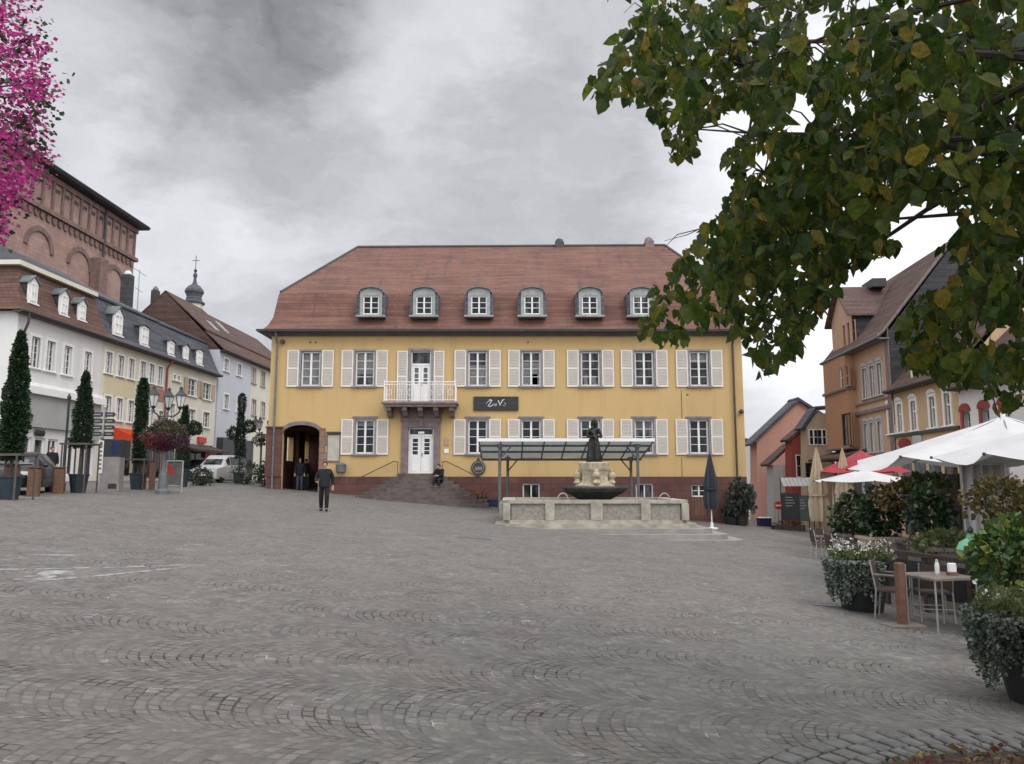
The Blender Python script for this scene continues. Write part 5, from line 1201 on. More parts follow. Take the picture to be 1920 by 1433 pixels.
WALK = dict(STAND, hil=(.09, 0, .90), knl=(.11, -.14, .52), anl=(.11, -.17, .10), tol=(.12, -.31, .06), knr=(-.11, .04, .49), anr=(-.12, .20, .11), tor=(-.13, .09, .045), elr=(-.29, .03, 1.15), wrr=(-.26, -.20, 1.02), har=(-.20, -.29, 1.03), ell=(.28, .10, 1.15), wrl=(.29, .06, .90), hal=(.29, .03, .80))
SIT = dict(STAND, **{q: (x, y, z - .50) for q, (x, y, z) in STAND.items() if q[:2] in ('pe', 'wa', 'ch', 'ne', 'he', 'fa', 'sh', 'hi')})
SIT.update(neck=(0, -.10, .98), head=(0, -.17, 1.09), face=(0, -.34, 1.02), chest=(0, -.05, .80), shl=(.19, -.06, .91), shr=(-.19, -.06, .91), ell=(.25, -.22, .68), elr=(-.25, -.22, .68), wrl=(.10, -.40, .62), wrr=(-.10, -.40, .62), hal=(.04, -.45, .62), har=(-.04, -.45, .62),
           hil=(.1, -.02, .43), hir=(-.1, -.02, .43), knl=(.14, -.42, .47), knr=(-.12, -.42, .48), anl=(.14, -.42, .07), anr=(-.12, -.46, .07), tol=(.16, -.56, .03), tor=(-.13, -.6, .03))
p = ground_at(607, 959); person('person', 'man in a dark jacket and dark trousers walking over the open square toward the camera', p, .12, WALK, 'navy', 'blackcloth', h=1.78)
px_ = at(561, 915, 41.2).x; person('person', 'person in a dark blue jacket standing inside the archway of the yellow house', (px_, 41.2, gz(px_, 41.2)), .3, STAND, 'navy', 'jeans', h=1.72)
px_ = at(572, 915, 42.6).x; person('person', 'person in black half hidden behind another deep inside the archway', (px_, 42.6, gz(px_, 42.6)), -.6, STAND, 'blackcloth', 'jeans', h=1.68)
sx_ = SX + 1.12; k_ = 3; person('person', 'person in black sitting hunched on the right side of the front steps', (sx_, YF - .75 - .30 * 2 + .12, top - rise * 4 + .0), -.35, SIT, 'blackcloth', 'navy', h=1.72)
p = ground_at(94, 906.5); person('person', 'person in black standing before the shop doors of the white corner house', (p.x, p.y, gz(p.x, p.y)), .8, STAND, 'blackcloth', 'blackcloth', h=1.7)

# bronze figure on the fountain: robed woman with a child in her arms
sz = zt + basz; stt = thing('statue', 'dark bronze statue of a robed figure holding a child on the fountain pedestal', 'statue', (cx_ + cxF, YC, sz), .25)
V = [Vector((0, 0, .78))]; E = []; Rr = [(.19, .16)]
ids = chain(V, E, Rr, 0, [((0, 0, .98), (.16, .13)), ((.0, -.01, 1.20), (.20, .14)), ((.01, -.02, 1.36), (.10, .09)), ((.01, -.04, 1.44), .055), ((.01, -.06, 1.52), .085), ((.01, -.05, 1.60), (.095, .10)), ((.01, -.03, 1.68), .05)])
chain(V, E, Rr, ids[4], [((.01, -.165, 1.53), .016)])
for s in (-1, 1):
    a = chain(V, E, Rr, ids[1], [((s * .20, 0, 1.28), .075), ((s * .30, -.06, 1.02), .062), ((s * .16, -.24, 1.0), .045), ((s * .07, -.27, 1.02), .04)])
    for q in range(4): chain(V, E, Rr, a[-1], [((s * .04 - s * .02 * q, -.30, 1.05 - .025 * q), .012), ((s * .0 - s * .02 * q, -.29, 1.05 - .025 * q), .01)])
    chain(V, E, Rr, 0, [((s * .09, 0, .66), (.14, .14)), ((s * .10, -.03 * s, .36), .115), ((s * .12, 0, .10), .085), ((s * .14, -.13, .045), .05)])
skin_mesh('body', V, E, Rr, M['bronze'], stt)
V = [Vector((-.05, -.22, 1.02))]; E = []; Rr = [(.09, .08)]
ids = chain(V, E, Rr, 0, [((-.10, -.20, 1.18), (.085, .075)), ((-.12, -.19, 1.27), .05), ((-.13, -.19, 1.35), .075), ((-.13, -.18, 1.43), .05)]); chain(V, E, Rr, ids[0], [((-.21, -.2, 1.2), .04), ((-.27, -.22, 1.30), .03)]); chain(V, E, Rr, 0, [((-.02, -.30, .93), .06), ((-.06, -.31, .74), .045), ((-.07, -.36, .70), .03)])
skin_mesh('child', V, E, Rr, M['bronze'], stt)
b = MB(); rings = []
for z, r, w in ((.0, .26, .02), (.06, .30, .03), (.25, .27, .05), (.5, .235, .04), (.75, .215, .03), (.92, .19, .01)): rings.append([(cos(a) * (r + w * cos(7 * a)), .02 + sin(a) * (r * .85 + w * cos(7 * a + 1)), z) for a in np.linspace(0, 2 * pi, 36, endpoint=False)])
b.loft(rings); b.build('robe', M['bronze'], stt, smooth=True); b = MB(); b.ball((.01, -.025, 1.60), .125, 14, 10, (.92, 1, 1.1)); b.lathe([(.10, 1.40), (.135, 1.46), (.13, 1.58)], 12, (.01, .01, 0)); b.build('hood', M['bronze'], stt, smooth=True)
MB().lathe([(.34, -.06), (.34, .03), (.30, .05)], 12).build('plinth', M['bronze'], stt)

# ------------------------------------------------------------------ glass terrace canopy in front of the house
ya, yb = 34.2, 37.6
A = [at(898, 826, ya), at(1225, 827, ya), at(1190, 856, yb), at(917, 858, yb)]; zf, zr_ = A[0].z, A[3].z
xa0, xa1 = A[0].x, A[1].x; xm_ = (xa0 + xa1) / 2
gc = thing('terrace_canopy', 'free standing glass terrace roof on grey steel posts before the yellow house', 'canopy', (xm_, (ya + yb) / 2, gz(xm_, 36)))
O = Vector(gc.location); L_ = lambda x, y, z: (x - O.x, y - O.y, z - O.z)
M['wiredglass'] = mat('ribbed_canopy_glass', (.46, .48, .46), .35, .12, 2.5, .1)
t_ = M['wiredglass'].node_tree; tr_ = N(t_, 'ShaderNodeBsdfTranslucent'); tr_.inputs[0].default_value = (.60, .62, .60, 1); mx_ = N(t_, 'ShaderNodeMixShader'); mx_.inputs[0].default_value = .35
t_.links.new(tr_.outputs[0], mx_.inputs[1]); t_.links.new(t_.nodes['Principled BSDF'].outputs[0], mx_.inputs[2]); t_.links.new(mx_.outputs[0], t_.nodes['Material Output'].inputs[0])
def zc(y): return zf + (zr_ - zf) * (y - ya) / (yb - ya)
b = MB(); b.loft([[L_(xa0, ya, zf), L_(xa1, ya, zf), L_(xa1, yb, zr_), L_(xa0, yb, zr_)], [L_(xa0, ya, zf + .03), L_(xa1, ya, zf + .03), L_(xa1, yb, zr_ + .03), L_(xa0, yb, zr_ + .03)]]); b.build('glass_roof', M['wiredglass'], gc)
b = MB(); b.box(*[v for p_ in zip(L_(xa0 - .05, ya - .07, zf - .05), L_(xa1 + .05, ya - .001, zf + .09)) for v in p_]); b.build('front_beam', M['framew'], gc)
b = MB()
for k in range(9):
    x = xa0 + (xa1 - xa0) * k / 8; b.tube([L_(x, ya, zc(ya) - .05), L_(x, yb, zc(yb) - .05)], .035, 6)
for y in (ya + .5, (ya + yb) / 2, yb - .1): b.tube([L_(xa0, y, zc(y) - .12), L_(xa1, y, zc(y) - .12)], .05 if y < yb - 1 else .06, 6)
b.build('rafter', M['iron'], gc)
for px, y in ((937, ya + .45), (952, yb - .35), (1196, ya + .45), (1183, yb - .35)):
    x = at(px, 880, y).x; b = MB(); zg = gz(x, y); zt_ = zc(y) - .1
    b.tube([L_(x, y, zg - .05), L_(x, y, zt_)], .07, 8); b.tube([L_(x, y, zt_ - .65), L_(x + (.5 if px < 1000 else -.5), y, zt_ - .06)], .035, 6); b.tube([L_(x, y, zt_ - .65), L_(x, y + (.6 if y < 36 else -.6), zc(y + (.6 if y < 36 else -.6)) - .12)], .03, 6)
    b.box(*[v for p_ in zip(L_(x - .13, y - .13, zt_ - .12), L_(x + .13, y + .13, zt_ + .04)) for v in p_]); b.lathe([(.13, 0), (.13, .02)], 10, L_(x, y, zg - .005)); b.build('post', M['iron'], gc)
# blue crate under the canopy, closed dark parasol, potted plants by the corner
def crate(label, px, py, w, d, h, mname, name='crate', cat='crate', lid=None):
    p = ground_at(px, py); t = thing(name, label, cat, p, .1); b = MB(); b.loft([[(x * w / 2 * s, y * d / 2 * s, z) for x, y in ((-1, -1), (1, -1), (1, 1), (-1, 1))] for z, s in ((-.05, .94), (h * .9, 1), (h * .9, 1.05), (h, 1.05))]); b.build('box', M[mname], t)
    if lid: MB().bbox(-w * .53, w * .53, -d * .53, d * .53, h + .001, h + .04).build('lid', M[lid], t)
    return t
crate('dark blue crate on the ground beside the left canopy post', 923, 950, .62, .5, .36, 'bluepaint')
crate('small blue box with a pale lid at the foot of the salmon gable', 1433, 987, .75, .5, .5, 'bluepaint', 'box', 'box', 'paper')
def folded_parasol(label, px, py, ytop, mname, rmax, pole='framew', group=None, y=None):
    p = ground_at(px, py) if y is None else None
    if y is not None: q = at(px, 900, y); p = Vector((q.x, q.y, gz(q.x, q.y)))
    t = thing('closed_parasol', label, 'parasol', p, 0, group); h = at(px, ytop, p.y).z - p.z
    b = MB(); b.tube([(0, 0, 0), (0, 0, h)], .03, 8); b.lathe([(.28, 0), (.28, .05), (.08, .08), (.06, .3)], 12); b.build('pole', M[pole], t)
    b = MB(); z0 = h * .26; rings = []
    for f, r in ((0, .75), (.06, .92), (.25, 1.), (.36, .8), (.42, .95), (.7, .55), (.93, .2), (1, .06)):
        z = z0 + (h + .05 - z0) * f; rings.append([(rmax * r * (.78 + .22 * cos(8 * a)) * cos(a), rmax * r * (.78 + .22 * cos(8 * a)) * sin(a), z) for a in np.linspace(0, 2 * pi, 32, endpoint=False)])
    b.loft(rings); b.build('canopy', M[mname], t, smooth=True); MB().lathe([(rmax * .86, z0 + (h - z0) * .345), (rmax * .88, z0 + (h - z0) * .37)], 16).build('strap', M[mname], t); return t
folded_parasol('closed dark grey parasol tied up beside the right end of the fountain', 1335, 992, 850, 'greycloth', .36)
folded_parasol('closed cream parasol, left one of the pair on the far terrace', 1533, 0, 842, 'creamcloth', .40, 'wood', 'closed cream parasols', 29)
folded_parasol('closed cream parasol nearer the red parasol, right one of the pair', 1582, 0, 843, 'creamcloth', .38, 'wood', 'closed cream parasols', 28)

# ------------------------------------------------------------------ street lamps with flower balls
M['flowerleaf'] = leaf('flower_foliage', [(0, (.025, .045, .018)), (.6, (.05, .075, .03)), (1, (.10, .085, .05))], .25)
M['redflower'] = leaf('red_flowers', [(0, (.28, .015, .05)), (.5, (.36, .03, .10)), (1, (.20, .02, .06))], .3)
M['purpleflower'] = leaf('purple_flowers', [(0, (.12, .015, .14)), (.5, (.20, .02, .16)), (1, (.30, .03, .14))], .3)
M['pinkflower'] = leaf('pink_flowers', [(0, (.52, .025, .25)), (.35, (.66, .06, .36)), (.7, (.46, .02, .22)), (1, (.80, .36, .58))], .4)
M['mixflower'] = leaf('dusky_flowers', [(0, (.16, .09, .08)), (.5, (.24, .12, .13)), (1, (.10, .10, .05))], .25)
def street_lamp(label, p, h, arms, ball=None, rad=.65):
    t = thing('street_lamp', label, 'street lamp', p)
    b = MB(); b.lathe([(.26, -.05), (.26, .12), (.19, .2), (.16, .75), (.10, .85), (.075, 1.0), (.06, h - 1.1), (.07, h - 1.0)], 12); b.build('post', M['iron'], t)
    for a in arms:
        x, y = rad * cos(a), rad * sin(a); zb = h - .78; b = MB(); b.tube([(0, 0, h - 1.15), (x * .5, y * .5, h - 1.2), (x * .95, y * .95, h - 1.0), (x, y, zb - .02)], .03, 6); br = b.build('arm', M['dark'], t)
        q = MB(); q.lathe([(.10, zb), (.20, zb + .42)], 6, (x, y, 0)); q.build('lantern', M['lampglass'], br)
        q = MB(); q.lathe([(.24, zb + .421), (.23, zb + .46), (.10, zb + .62), (.06, zb + .70), (.08, zb + .74), (.02, zb + .82)], 6, (x, y, 0)); q.lathe([(.05, zb - .12), (.12, zb - .002)], 6, (x, y, 0))
        for k in range(6): c, s = cos(pi / 3 * k), sin(pi / 3 * k); q.tube([(x + .103 * c, y + .103 * s, zb), (x + .205 * c, y + .205 * s, zb + .42)], .012, 4)
        q.build('lantern_frame', M['dark'], br)
    return t
def cloud(c, r, n, inner=.55, up=None):
    d = rng.normal(size=(n, 3)); d /= np.linalg.norm(d, axis=1)[:, None]; rr = rng.uniform(inner, 1, n) ** .6
    lump = 1 + .14 * np.sin(5 * d[:, 0] + 3 * d[:, 2]) + .10 * np.sin(9 * d[:, 1] + 4 * d[:, 2])
    return np.array(c) + d * np.array(r) * (rr * lump)[:, None], d
def flower_ball(label, c, r, n, flowers, group=None, size=.07, tops=.2, name='hanging_flowers'):
    t = thing(name, label, 'flowers', c, 0, group)
    P, D = cloud((0, 0, 0), r, n); fastmesh('foliage', leaf_verts(P, D + rng.normal(0, .6, D.shape) + (0, 0, -.25), rng.uniform(.6, 1.2, n) * size, LEAF4), 4, M['flowerleaf'], t)
    MB().ball((0, 0, 0), min(r) * .55, 12, 8, (1.2, 1.2, .8)).build('basket', M['soil'], t, smooth=True)
    for m_, m2, sel in flowers:
        P, D = cloud((0, 0, 0), [q * 1.04 for q in r], m2, .8); k = sel(D); P, D = P[k], D[k]
        fastmesh('blossoms', leaf_verts(P, D + rng.normal(0, .8, D.shape), rng.uniform(.6, 1.1, len(P)) * size * .9, LEAF4), 4, M[m_], t)
    return t
p = ground_at(304, 926); hl = at(300, 726, p.y).z - p.z
street_lamp('old style street lamp with several lanterns above a ball of red and purple flowers', p, hl, (0.15, 1.9, 3.6), rad=.5)
zc_ = at(307, 816, p.y).z; rb_ = 38 * p.y / FPX
flower_ball('big ball of red and purple flowers with green top hanging round the street lamp', (p.x + .06, p.y, zc_), (rb_, rb_, rb_ * .74), 5200,
    [('redflower', 2600, lambda D: (D[:, 2] < .1) & (D[:, 0] < .25)), ('purpleflower', 2600, lambda D: (D[:, 2] < -.05) & (D[:, 0] > -.15)), ('mixflower', 1400, lambda D: D[:, 2] > -.1)], 'flower balls on lamps', .075)
p = ground_at(487, 907); hl = at(487, 782, p.y).z - p.z
street_lamp('distant street lamp with three lanterns at the left corner of the yellow house', p, hl, (0.3, 2.2, 4.0), rad=.5)
flower_ball('pale distant ball of white and green flowers on the lamp by the yellow house', (p.x, p.y, at(487, 825, p.y).z), (.55, .55, .4), 700, [('mixflower', 300, lambda D: D[:, 2] > -1)], 'flower balls on lamps', .09)

# ------------------------------------------------------------------ clipped evergreen columns in tubs
M['guardwood'] = mat('dark_stake_wood', (.09, .075, .062), .85, .25, 7, .3)
M['conifer'] = leaf('evergreen_leaves', [(0, (.012, .030, .016)), (.5, (.022, .048, .022)), (.85, (.035, .066, .028)), (1, (.06, .085, .035))], .15)
def column_tree(label, px, py, ytop, ybot, prof, seed, guard=True, wings=(), sz=.075, group='clipped evergreen columns in tubs', n=9000):
    p = ground_at(px, py); t = thing('column_tree', label, 'tree', p, 0, group); sc_ = p.y / FPX
    z0 = at(px, ybot, p.y).z - p.z; z1 = at(px, ytop, p.y).z - p.z; H_ = z1 - z0; r_ = np.random.default_rng(seed)
    zf_ = r_.uniform(0, 1, n); a = r_.uniform(0, 2 * pi, n); pr = np.interp(zf_, [q[0] for q in prof], [q[1] * sc_ * .67 for q in prof])
    lump = 1 + .13 * np.sin(a * 3 + zf_ * 17 + seed) + .10 * np.sin(a * 5 - zf_ * 31) + r_.normal(0, .07, n)
    rr = pr * lump * np.sqrt(r_.uniform(.12, 1.0, n)); P = np.stack([rr * np.cos(a), rr * np.sin(a), z0 + zf_ * H_ + r_.normal(0, .03, n)], 1); D = np.stack([np.cos(a), np.sin(a), r_.uniform(-.3, 1.1, n)], 1)
    for wx, wz, wr, wn in wings:
        Q, d2 = cloud((wx * sc_, 0, at(px, wz, p.y).z - p.z), (wr * sc_,) * 3, wn, .4); P = np.concatenate([P, Q]); D = np.concatenate([D, d2])
    fastmesh('foliage', leaf_verts(P, D + r_.normal(0, .5, D.shape), r_.uniform(.6, 1.3, len(P)) * sz, LEAF4), 4, M['conifer'], t)
    b = MB(); b.tube([(0, 0, .3), (.02, 0, z0), (0, .02, z0 + H_ * .5), (0, 0, z0 + H_ * .93)], [.06, .05, .04, .012], 7); b.build('trunk', M['bark'], t)
    MB().lathe([(.24, -.08), (.33, .62), (.36, .64), (.36, .70), (.30, .70), (.29, .6), (.02, .6)], 14).build('tub', M['bluegreen'], t)
    if guard:
        g_ = MB(); w_ = .45; hz = z0 + .12
        for x in (-w_, w_):
            for y in (-w_, w_): g_.tube([(x, y, -.1), (x, y, hz)], .03, 6)
        for y in (-w_, w_): g_.box(-w_ - .1, w_ + .1, y - .03, y + .03, hz - .02, hz + .05)
        for x in (-w_, w_): g_.box(x - .03, x + .03, -w_ + .031, w_ - .031, hz - .015, hz + .045)
        g_.build('guard', M['guardwood'], t)
    return t
column_tree('broad dark evergreen column at the left edge of the photo', 15, 937, 626, 862, [(0, 22), (.15, 30), (.4, 30), (.7, 20), (.9, 12), (1, 3)], 1, n=14000, sz=.09)
column_tree('bushy dark evergreen column tapering to a small knob, before the grey shop panel', 146, 924, 699, 840, [(0, 28), (.12, 25), (.4, 23), (.55, 22), (.65, 15), (.78, 16), (.84, 8), (.90, 8), (.95, 8), (1, 2)], 2)
column_tree('slim straight green column beside the orange awning', 257, 918, 711, 868, [(0, 15), (.2, 17), (.6, 15), (.9, 13), (1, 5)], 3, sz=.08)
column_tree('dark evergreen behind the flower ball with a round lobe on its right', 340, 913, 762, 872, [(0, 18), (.3, 16), (.6, 12), (1, 5)], 4, guard=False, wings=((20, 803, 13, 1500), (-4, 800, 14, 1200)), n=5000)
column_tree('dark clipped evergreen like a chess pawn with side lobes near the yellow house', 447, 907, 739, 860, [(0, 14), (.25, 14), (.45, 12), (.6, 10), (.68, 7), (.75, 10), (.95, 10), (1, 4)], 5, guard=False, wings=((-13, 812, 12, 1400), (17, 800, 12, 1400)), n=6000)
# low greenery and lattice near the far lamp
def bush(name, label, cat, p, r, n, m_, sz, z=0., pot=None, group=None, stem=None, shape=LEAF4, droop=-.1):
    t = thing(name, label, cat, p, 0, group); P, D = cloud((0, 0, z), r, n, .3)
    k = P[:, 2] > .02; P, D = P[k], D[k]; fastmesh('foliage', leaf_verts(P, D + rng.normal(0, .7, D.shape) + (0, 0, droop), rng.uniform(.6, 1.3, len(P)) * sz, shape), shape.shape[0], M[m_], t, tri=HEART_F if shape is HEART else None)
    b = MB()
    for q in range(6 if stem is None else 1):
        a = q * 1.05; b.tube([(0, 0, 0 if stem is None else stem), (cos(a) * r[0] * .3, sin(a) * r[1] * .3, z * .7), (cos(a) * r[0] * .55, sin(a) * r[1] * .55, z + r[2] * .4)], [.025, .018, .008], 5)
    b.build('stem', M['bark'], t)
    if pot: pot(t)
    return t
M['greyleaf'] = leaf('grey_green_leaves', [(0, (.03, .042, .03)), (.6, (.06, .075, .055)), (1, (.10, .11, .08))], .2)
for i, (px, py, r, lab) in enumerate(((463, 909, (.9, .5, .8), 'low grey green shrub at the foot of the pawn shaped evergreen'), (500, 913, (.5, .5, .8), 'dark shrub against the left pier of the yellow house'), (378, 911, (.6, .4, .5), 'small dark shrub left of the white car'))):
    p = ground_at(px, py); bush('shrub', lab, 'shrub', p, r, 1100, 'greyleaf' if i != 1 else 'conifer', .10, r[2] * .9)
def tub(m_='black', r0=.22, r1=.3, h=.45): return lambda t: MB().lathe([(r0, -.06), (r1, h - .04), (r1 + .03, h - .03), (r1 + .03, h), (r1 - .03, h), (r1 - .04, h - .06), (.02, h - .06)], 16).build('pot', M[m_], t)
p = ground_at(1391, 986); bush('potted_plant', 'wispy grey green potted plant at the right corner of the yellow house', 'plant', p, (.75, .6, .85), 700, 'greyleaf', .22, 1.35, tub())
p = ground_at(1372, 984); bush('potted_plant', 'low dark potted plant against the brown plinth beside the corner', 'plant', p, (.45, .4, .4), 500, 'conifer', .12, .6, tub(r0=.3, r1=.4, h=.4))

# ------------------------------------------------------------------ left side furniture
for px, py, yt, lab in ((20, 936, 874, 'stout rusty brown post nearest the left edge'), (62, 931, 878, 'stout rusty brown post in front of the dark car'), (109, 926, 878, 'stout rusty brown post left of the bushy evergreen')):
    p = ground_at(px, py); h = at(px, yt, p.y).z - p.z; t = thing('bollard', lab, 'bollard', p, .3, 'rusty brown posts'); MB().bbox(-.17, .17, -.17, .17, -.1, h, .04).build('post', M['wood'], t); MB().bbox(-.19, .19, -.19, .19, h + .001, h + .05, .03).build('cap', M['darkwood'], t)
for px, py, yt, lab in ((268, 917, 872, 'slim reddish wooden post left of the flower lamp'), (284, 919, 866, 'taller reddish wooden post just left of the flower lamp')):
    p = ground_at(px, py); h = at(px, yt, p.y).z - p.z; t = thing('bollard', lab, 'bollard', p, .2, 'reddish posts'); MB().bbox(-.11, .11, -.11, .11, -.1, h, .02).build('post', M['wood'], t); MB().bbox(-.13, .13, -.13, .13, h + .001, h + .04).build('cap', M['darkwood'], t)
p = ground_at(186, 921); t = thing('signpost', 'grey signpost with many small dark blue direction plates above a white lettered panel', 'signpost', p); h = at(186, 766, p.y).z - p.z
b = MB(); b.tube([(0, 0, -.05), (0, 0, h)], .05, 8); b.ball((0, 0, h + .04), .07, 8, 6); b.build('post', M['silver'], t)
for k in range(4):
    for s in (-1, 1):
        z = h - .25 - .26 * k; L = .30 + .05 * ((k * 3 + s) % 3); b = MB(); b.prism([(s * .06, z - .09), (s * (.06 + L), z - .09), (s * (.12 + L), z), (s * (.06 + L), z + .09), (s * .06, z + .09)][::s], -.03, .0); pt = b.build('direction_plate', M['dark'], t)
        q = MB(); q.box(s * .12, s * (.0 + L), -.034, -.031, z - .015, z + .015); q.build('lettering', M['palegrey'], pt)
b = MB(); b.bbox(-.10, .10, -.09, -.055, .7, h - 1.3, .01); pn = b.build('panel', M['paper'], t); b = MB()
for k in range(9): b.box(-.06, .06, -.095, -.091, .85 + k * .17, .93 + k * .17)
b.build('lettering', M['iron'], pn)
p = ground_at(117, 921); t = thing('flag_pole', 'thin dark pole with a pointed tip in front of the white corner house', 'pole', p); h = at(117, 742, p.y).z - p.z; b = MB(); b.tube([(0, 0, -.05), (0, 0, h - .15)], .045, 8); b.lathe([(.10, 0), (.10, .3), (.05, .36)], 10); b.build('pole', M['bluegreen'], t); MB().lathe([(.07, h - .15), (.08, h - .05), (.01, h + .1)], 8).build('finial', M['dark'], t)
p = ground_at(208, 921); t = thing('kiosk', 'grey concrete cabinet with a dark upper part carrying a blue poster', 'kiosk', p, .15); h1 = at(208, 856, p.y).z - p.z; h2 = at(208, 824, p.y).z - p.z
MB().bbox(-.36, .36, -.3, .3, -.1, h1, .03).build('base', M['concrete'], t); MB().bbox(-.38, .38, -.32, .32, h1 + .001, h2, .02).build('upper_box', M['dark'], t); MB().box(.02, .34, -.335, -.322, h1 + .08, h2 - .08).build('poster', M['bluepaint'], t); MB().box(-.02, .30, -.315, -.302, .1, .3).build('vent', M['dark'], t)
p = ground_at(325, 923); t = thing('info_board', 'white framed board with a red triangle in its upper corner, right of the flower lamp', 'board', p, -.15); h = at(325, 865, p.y).z - p.z
b = MB(); b.tube([(-.36, 0, -.05), (-.36, 0, h)], .035, 6); b.tube([(.36, 0, -.05), (.36, 0, h)], .035, 6); b.tube([(-.36, 0, h), (.36, 0, h)], .035, 6); b.tube([(-.36, 0, .25), (.36, 0, .25)], .03, 6); b.build('frame', M['shopgrey'], t)
MB().box(-.32, .32, -.02, .02, .3, h - .06).build('panel', M['greywood'], t); MB().prism([(-.31, h - .08), (-.31, h - .5), (.08, h - .5)], -.028, -.021).build('triangle', M['redpaint'], t); b = MB()
for k in range(3): b.box(-.2 + .06 * k, .25, -.027, -.022, .42 + .12 * k, .47 + .12 * k)
b.build('lettering', M['iron'], t)

# cars ---------------------------------------------------------------
def car(name, label, p, rz, paint, L=4.1, W=1.72, H=1.48, van=False):
    "lofted body with separate glass, lamps and wheels; front towards local -y"
    t = thing(name, label, 'car', p, rz); st = []
    # stations along y: (y, z_sill, z_belt, z_roof, half width at belt, half width at roof)
    if van: S_ = [(-2.05, .35, .72, .74, .68, .60), (-1.95, .22, .86, .92, .80, .70), (-1.15, .2, 1.0, 1.08, .86, .72), (-.75, .2, 1.05, 1.50, .87, .66), (-.3, .2, 1.05, 1.74, .87, .70), (1.5, .2, 1.05, 1.78, .87, .72), (1.95, .22, 1.02, 1.62, .85, .70), (2.05, .4, .95, 1.0, .80, .66)]; H = 1.78
    else: S_ = [(-2.05, .35, .62, .66, .66, .58), (-1.95, .22, .74, .80, .78, .68), (-1.05, .2, .88, .96, .85, .72), (-.45, .2, .92, 1.33, .86, .62), (.1, .2, .93, 1.46, .86, .62), (1.1, .2, .95, 1.43, .86, .62), (1.75, .2, .95, 1.15, .84, .66), (1.98, .25, .88, .92, .78, .66), (2.05, .4, .78, .8, .72, .6)]
    rings = []
    for y, zs, zb, zr__, wb, wr in S_: rings.append([(-wb * .94, y, zs), (-wb, y, zs + .18), (-wb, y, zb), (-wr, y, zr__ - .06), (-wr * .8, y, zr__), (wr * .8, y, zr__), (wr, y, zr__ - .06), (wb, y, zb), (wb, y, zs + .18), (wb * .94, y, zs)])
    b = MB(); b.loft(rings); o = b.build('body', M[paint], t, smooth=True)
    g_ = MB(); idx = range(3, 6) if not van else range(3, 6)
    for s in (-1, 1):
        for i in idx:
            if i + 1 >= len(S_): break
            (ya_, _, ba, ra_, wa, va), (yb_, _, bb_, rb_, wb_, vb) = S_[i], S_[i + 1]
            def pt(y, zb, zr__, w, v, f): return (s * (w + (v - w) * f + .012), y, zb + (zr__ - .06 - zb) * f)
            q = [pt(ya_ + .05, ba, ra_, wa, va, .12), pt(yb_ - .05, bb_, rb_, wb_, vb, .12), pt(yb_ - .05, bb_, rb_, wb_, vb, .9), pt(ya_ + .05, ba, ra_, wa, va, .9)]
            g_.add(q if s < 0 else q[::-1], [(0, 1, 2, 3)])
    g_.build('side_window', M['glass'], t)
    for i, nm in ((2, 'windscreen'), (len(S_) - 4 if not van else len(S_) - 3, 'rear_window')):
        (ya_, _, ba, ra_, wa, va), (yb_, _, bb_, rb_, wb_, vb) = S_[i], S_[i + 1]
        e = .02; k0, k1 = .08, .92; f = lambda k, s: (s * (va + (vb - va) * k) * .86, ya_ + (yb_ - ya_) * k, ra_ + (rb_ - ra_) * k + e); q = [f(k0, -1), f(k0, 1), f(k1, 1), f(k1, -1)]; MB().add(q, [(0, 1, 2, 3)]).build(nm, M['glass'], t)
    for s in (-1, 1):
        MB().bbox(s * .60 - .14, s * .60 + .14, -2.03, -1.93, .60, .74, .02).build('headlight', M['lampglass'], t); MB().bbox(s * .64 - .09, s * .64 + .09, 1.96, 2.055, .62, .86, .02).build('tail_light', M['redpaint'], t)
        for y in (-1.28, 1.28):
            b = MB(); b.M = Matrix.Translation((s * (W / 2 - .13), y, .31)) @ Matrix.Rotation(pi / 2, 4, 'Y'); b.lathe([(.19, -.1), (.29, -.1), (.31, -.06), (.31, .06), (.29, .1), (.19, .1)], 18); wh = b.build('wheel', M['rubber'], t)
            b = MB(); b.M = Matrix.Translation((s * (W / 2 - .13), y, .31)) @ Matrix.Rotation(pi / 2, 4, 'Y'); b.lathe([(.19, -.09), (.19, .09)], 14); b.build('rim', M['carsilver'], wh)
        MB().ball((s * .93, -.62, .98), .09, 8, 6, (1, .6, .8)).build('mirror', M[paint], t, smooth=True)
    b = MB(); b.box(-.26, .26, 2.052, 2.066, .46, .57); b.box(-.26, .26, -2.066, -2.052, .42, .53); b.build('number_plate', M['paper'], t); b = MB(); b.box(-.55, .55, -2.06, -1.99, .30, .42); b.box(-.6, .6, 1.99, 2.06, .30, .40); b.build('bumper_grille', M['black'], t); return t
def cpos(px, Y): q = at(px, 905, Y); return Vector((q.x, Y, gz(q.x, Y)))
car('parked_car', 'dark car parked at the left edge behind the rusty posts', cpos(34, 27.5), .35, 'carblack')
car('parked_van', 'white van parked in the side street left of the yellow house', cpos(412, 50), -.12, 'carwhite', van=True)
car('parked_car', 'dark blue car parked left of the white van', cpos(371, 52.5), -.1, 'cardark')
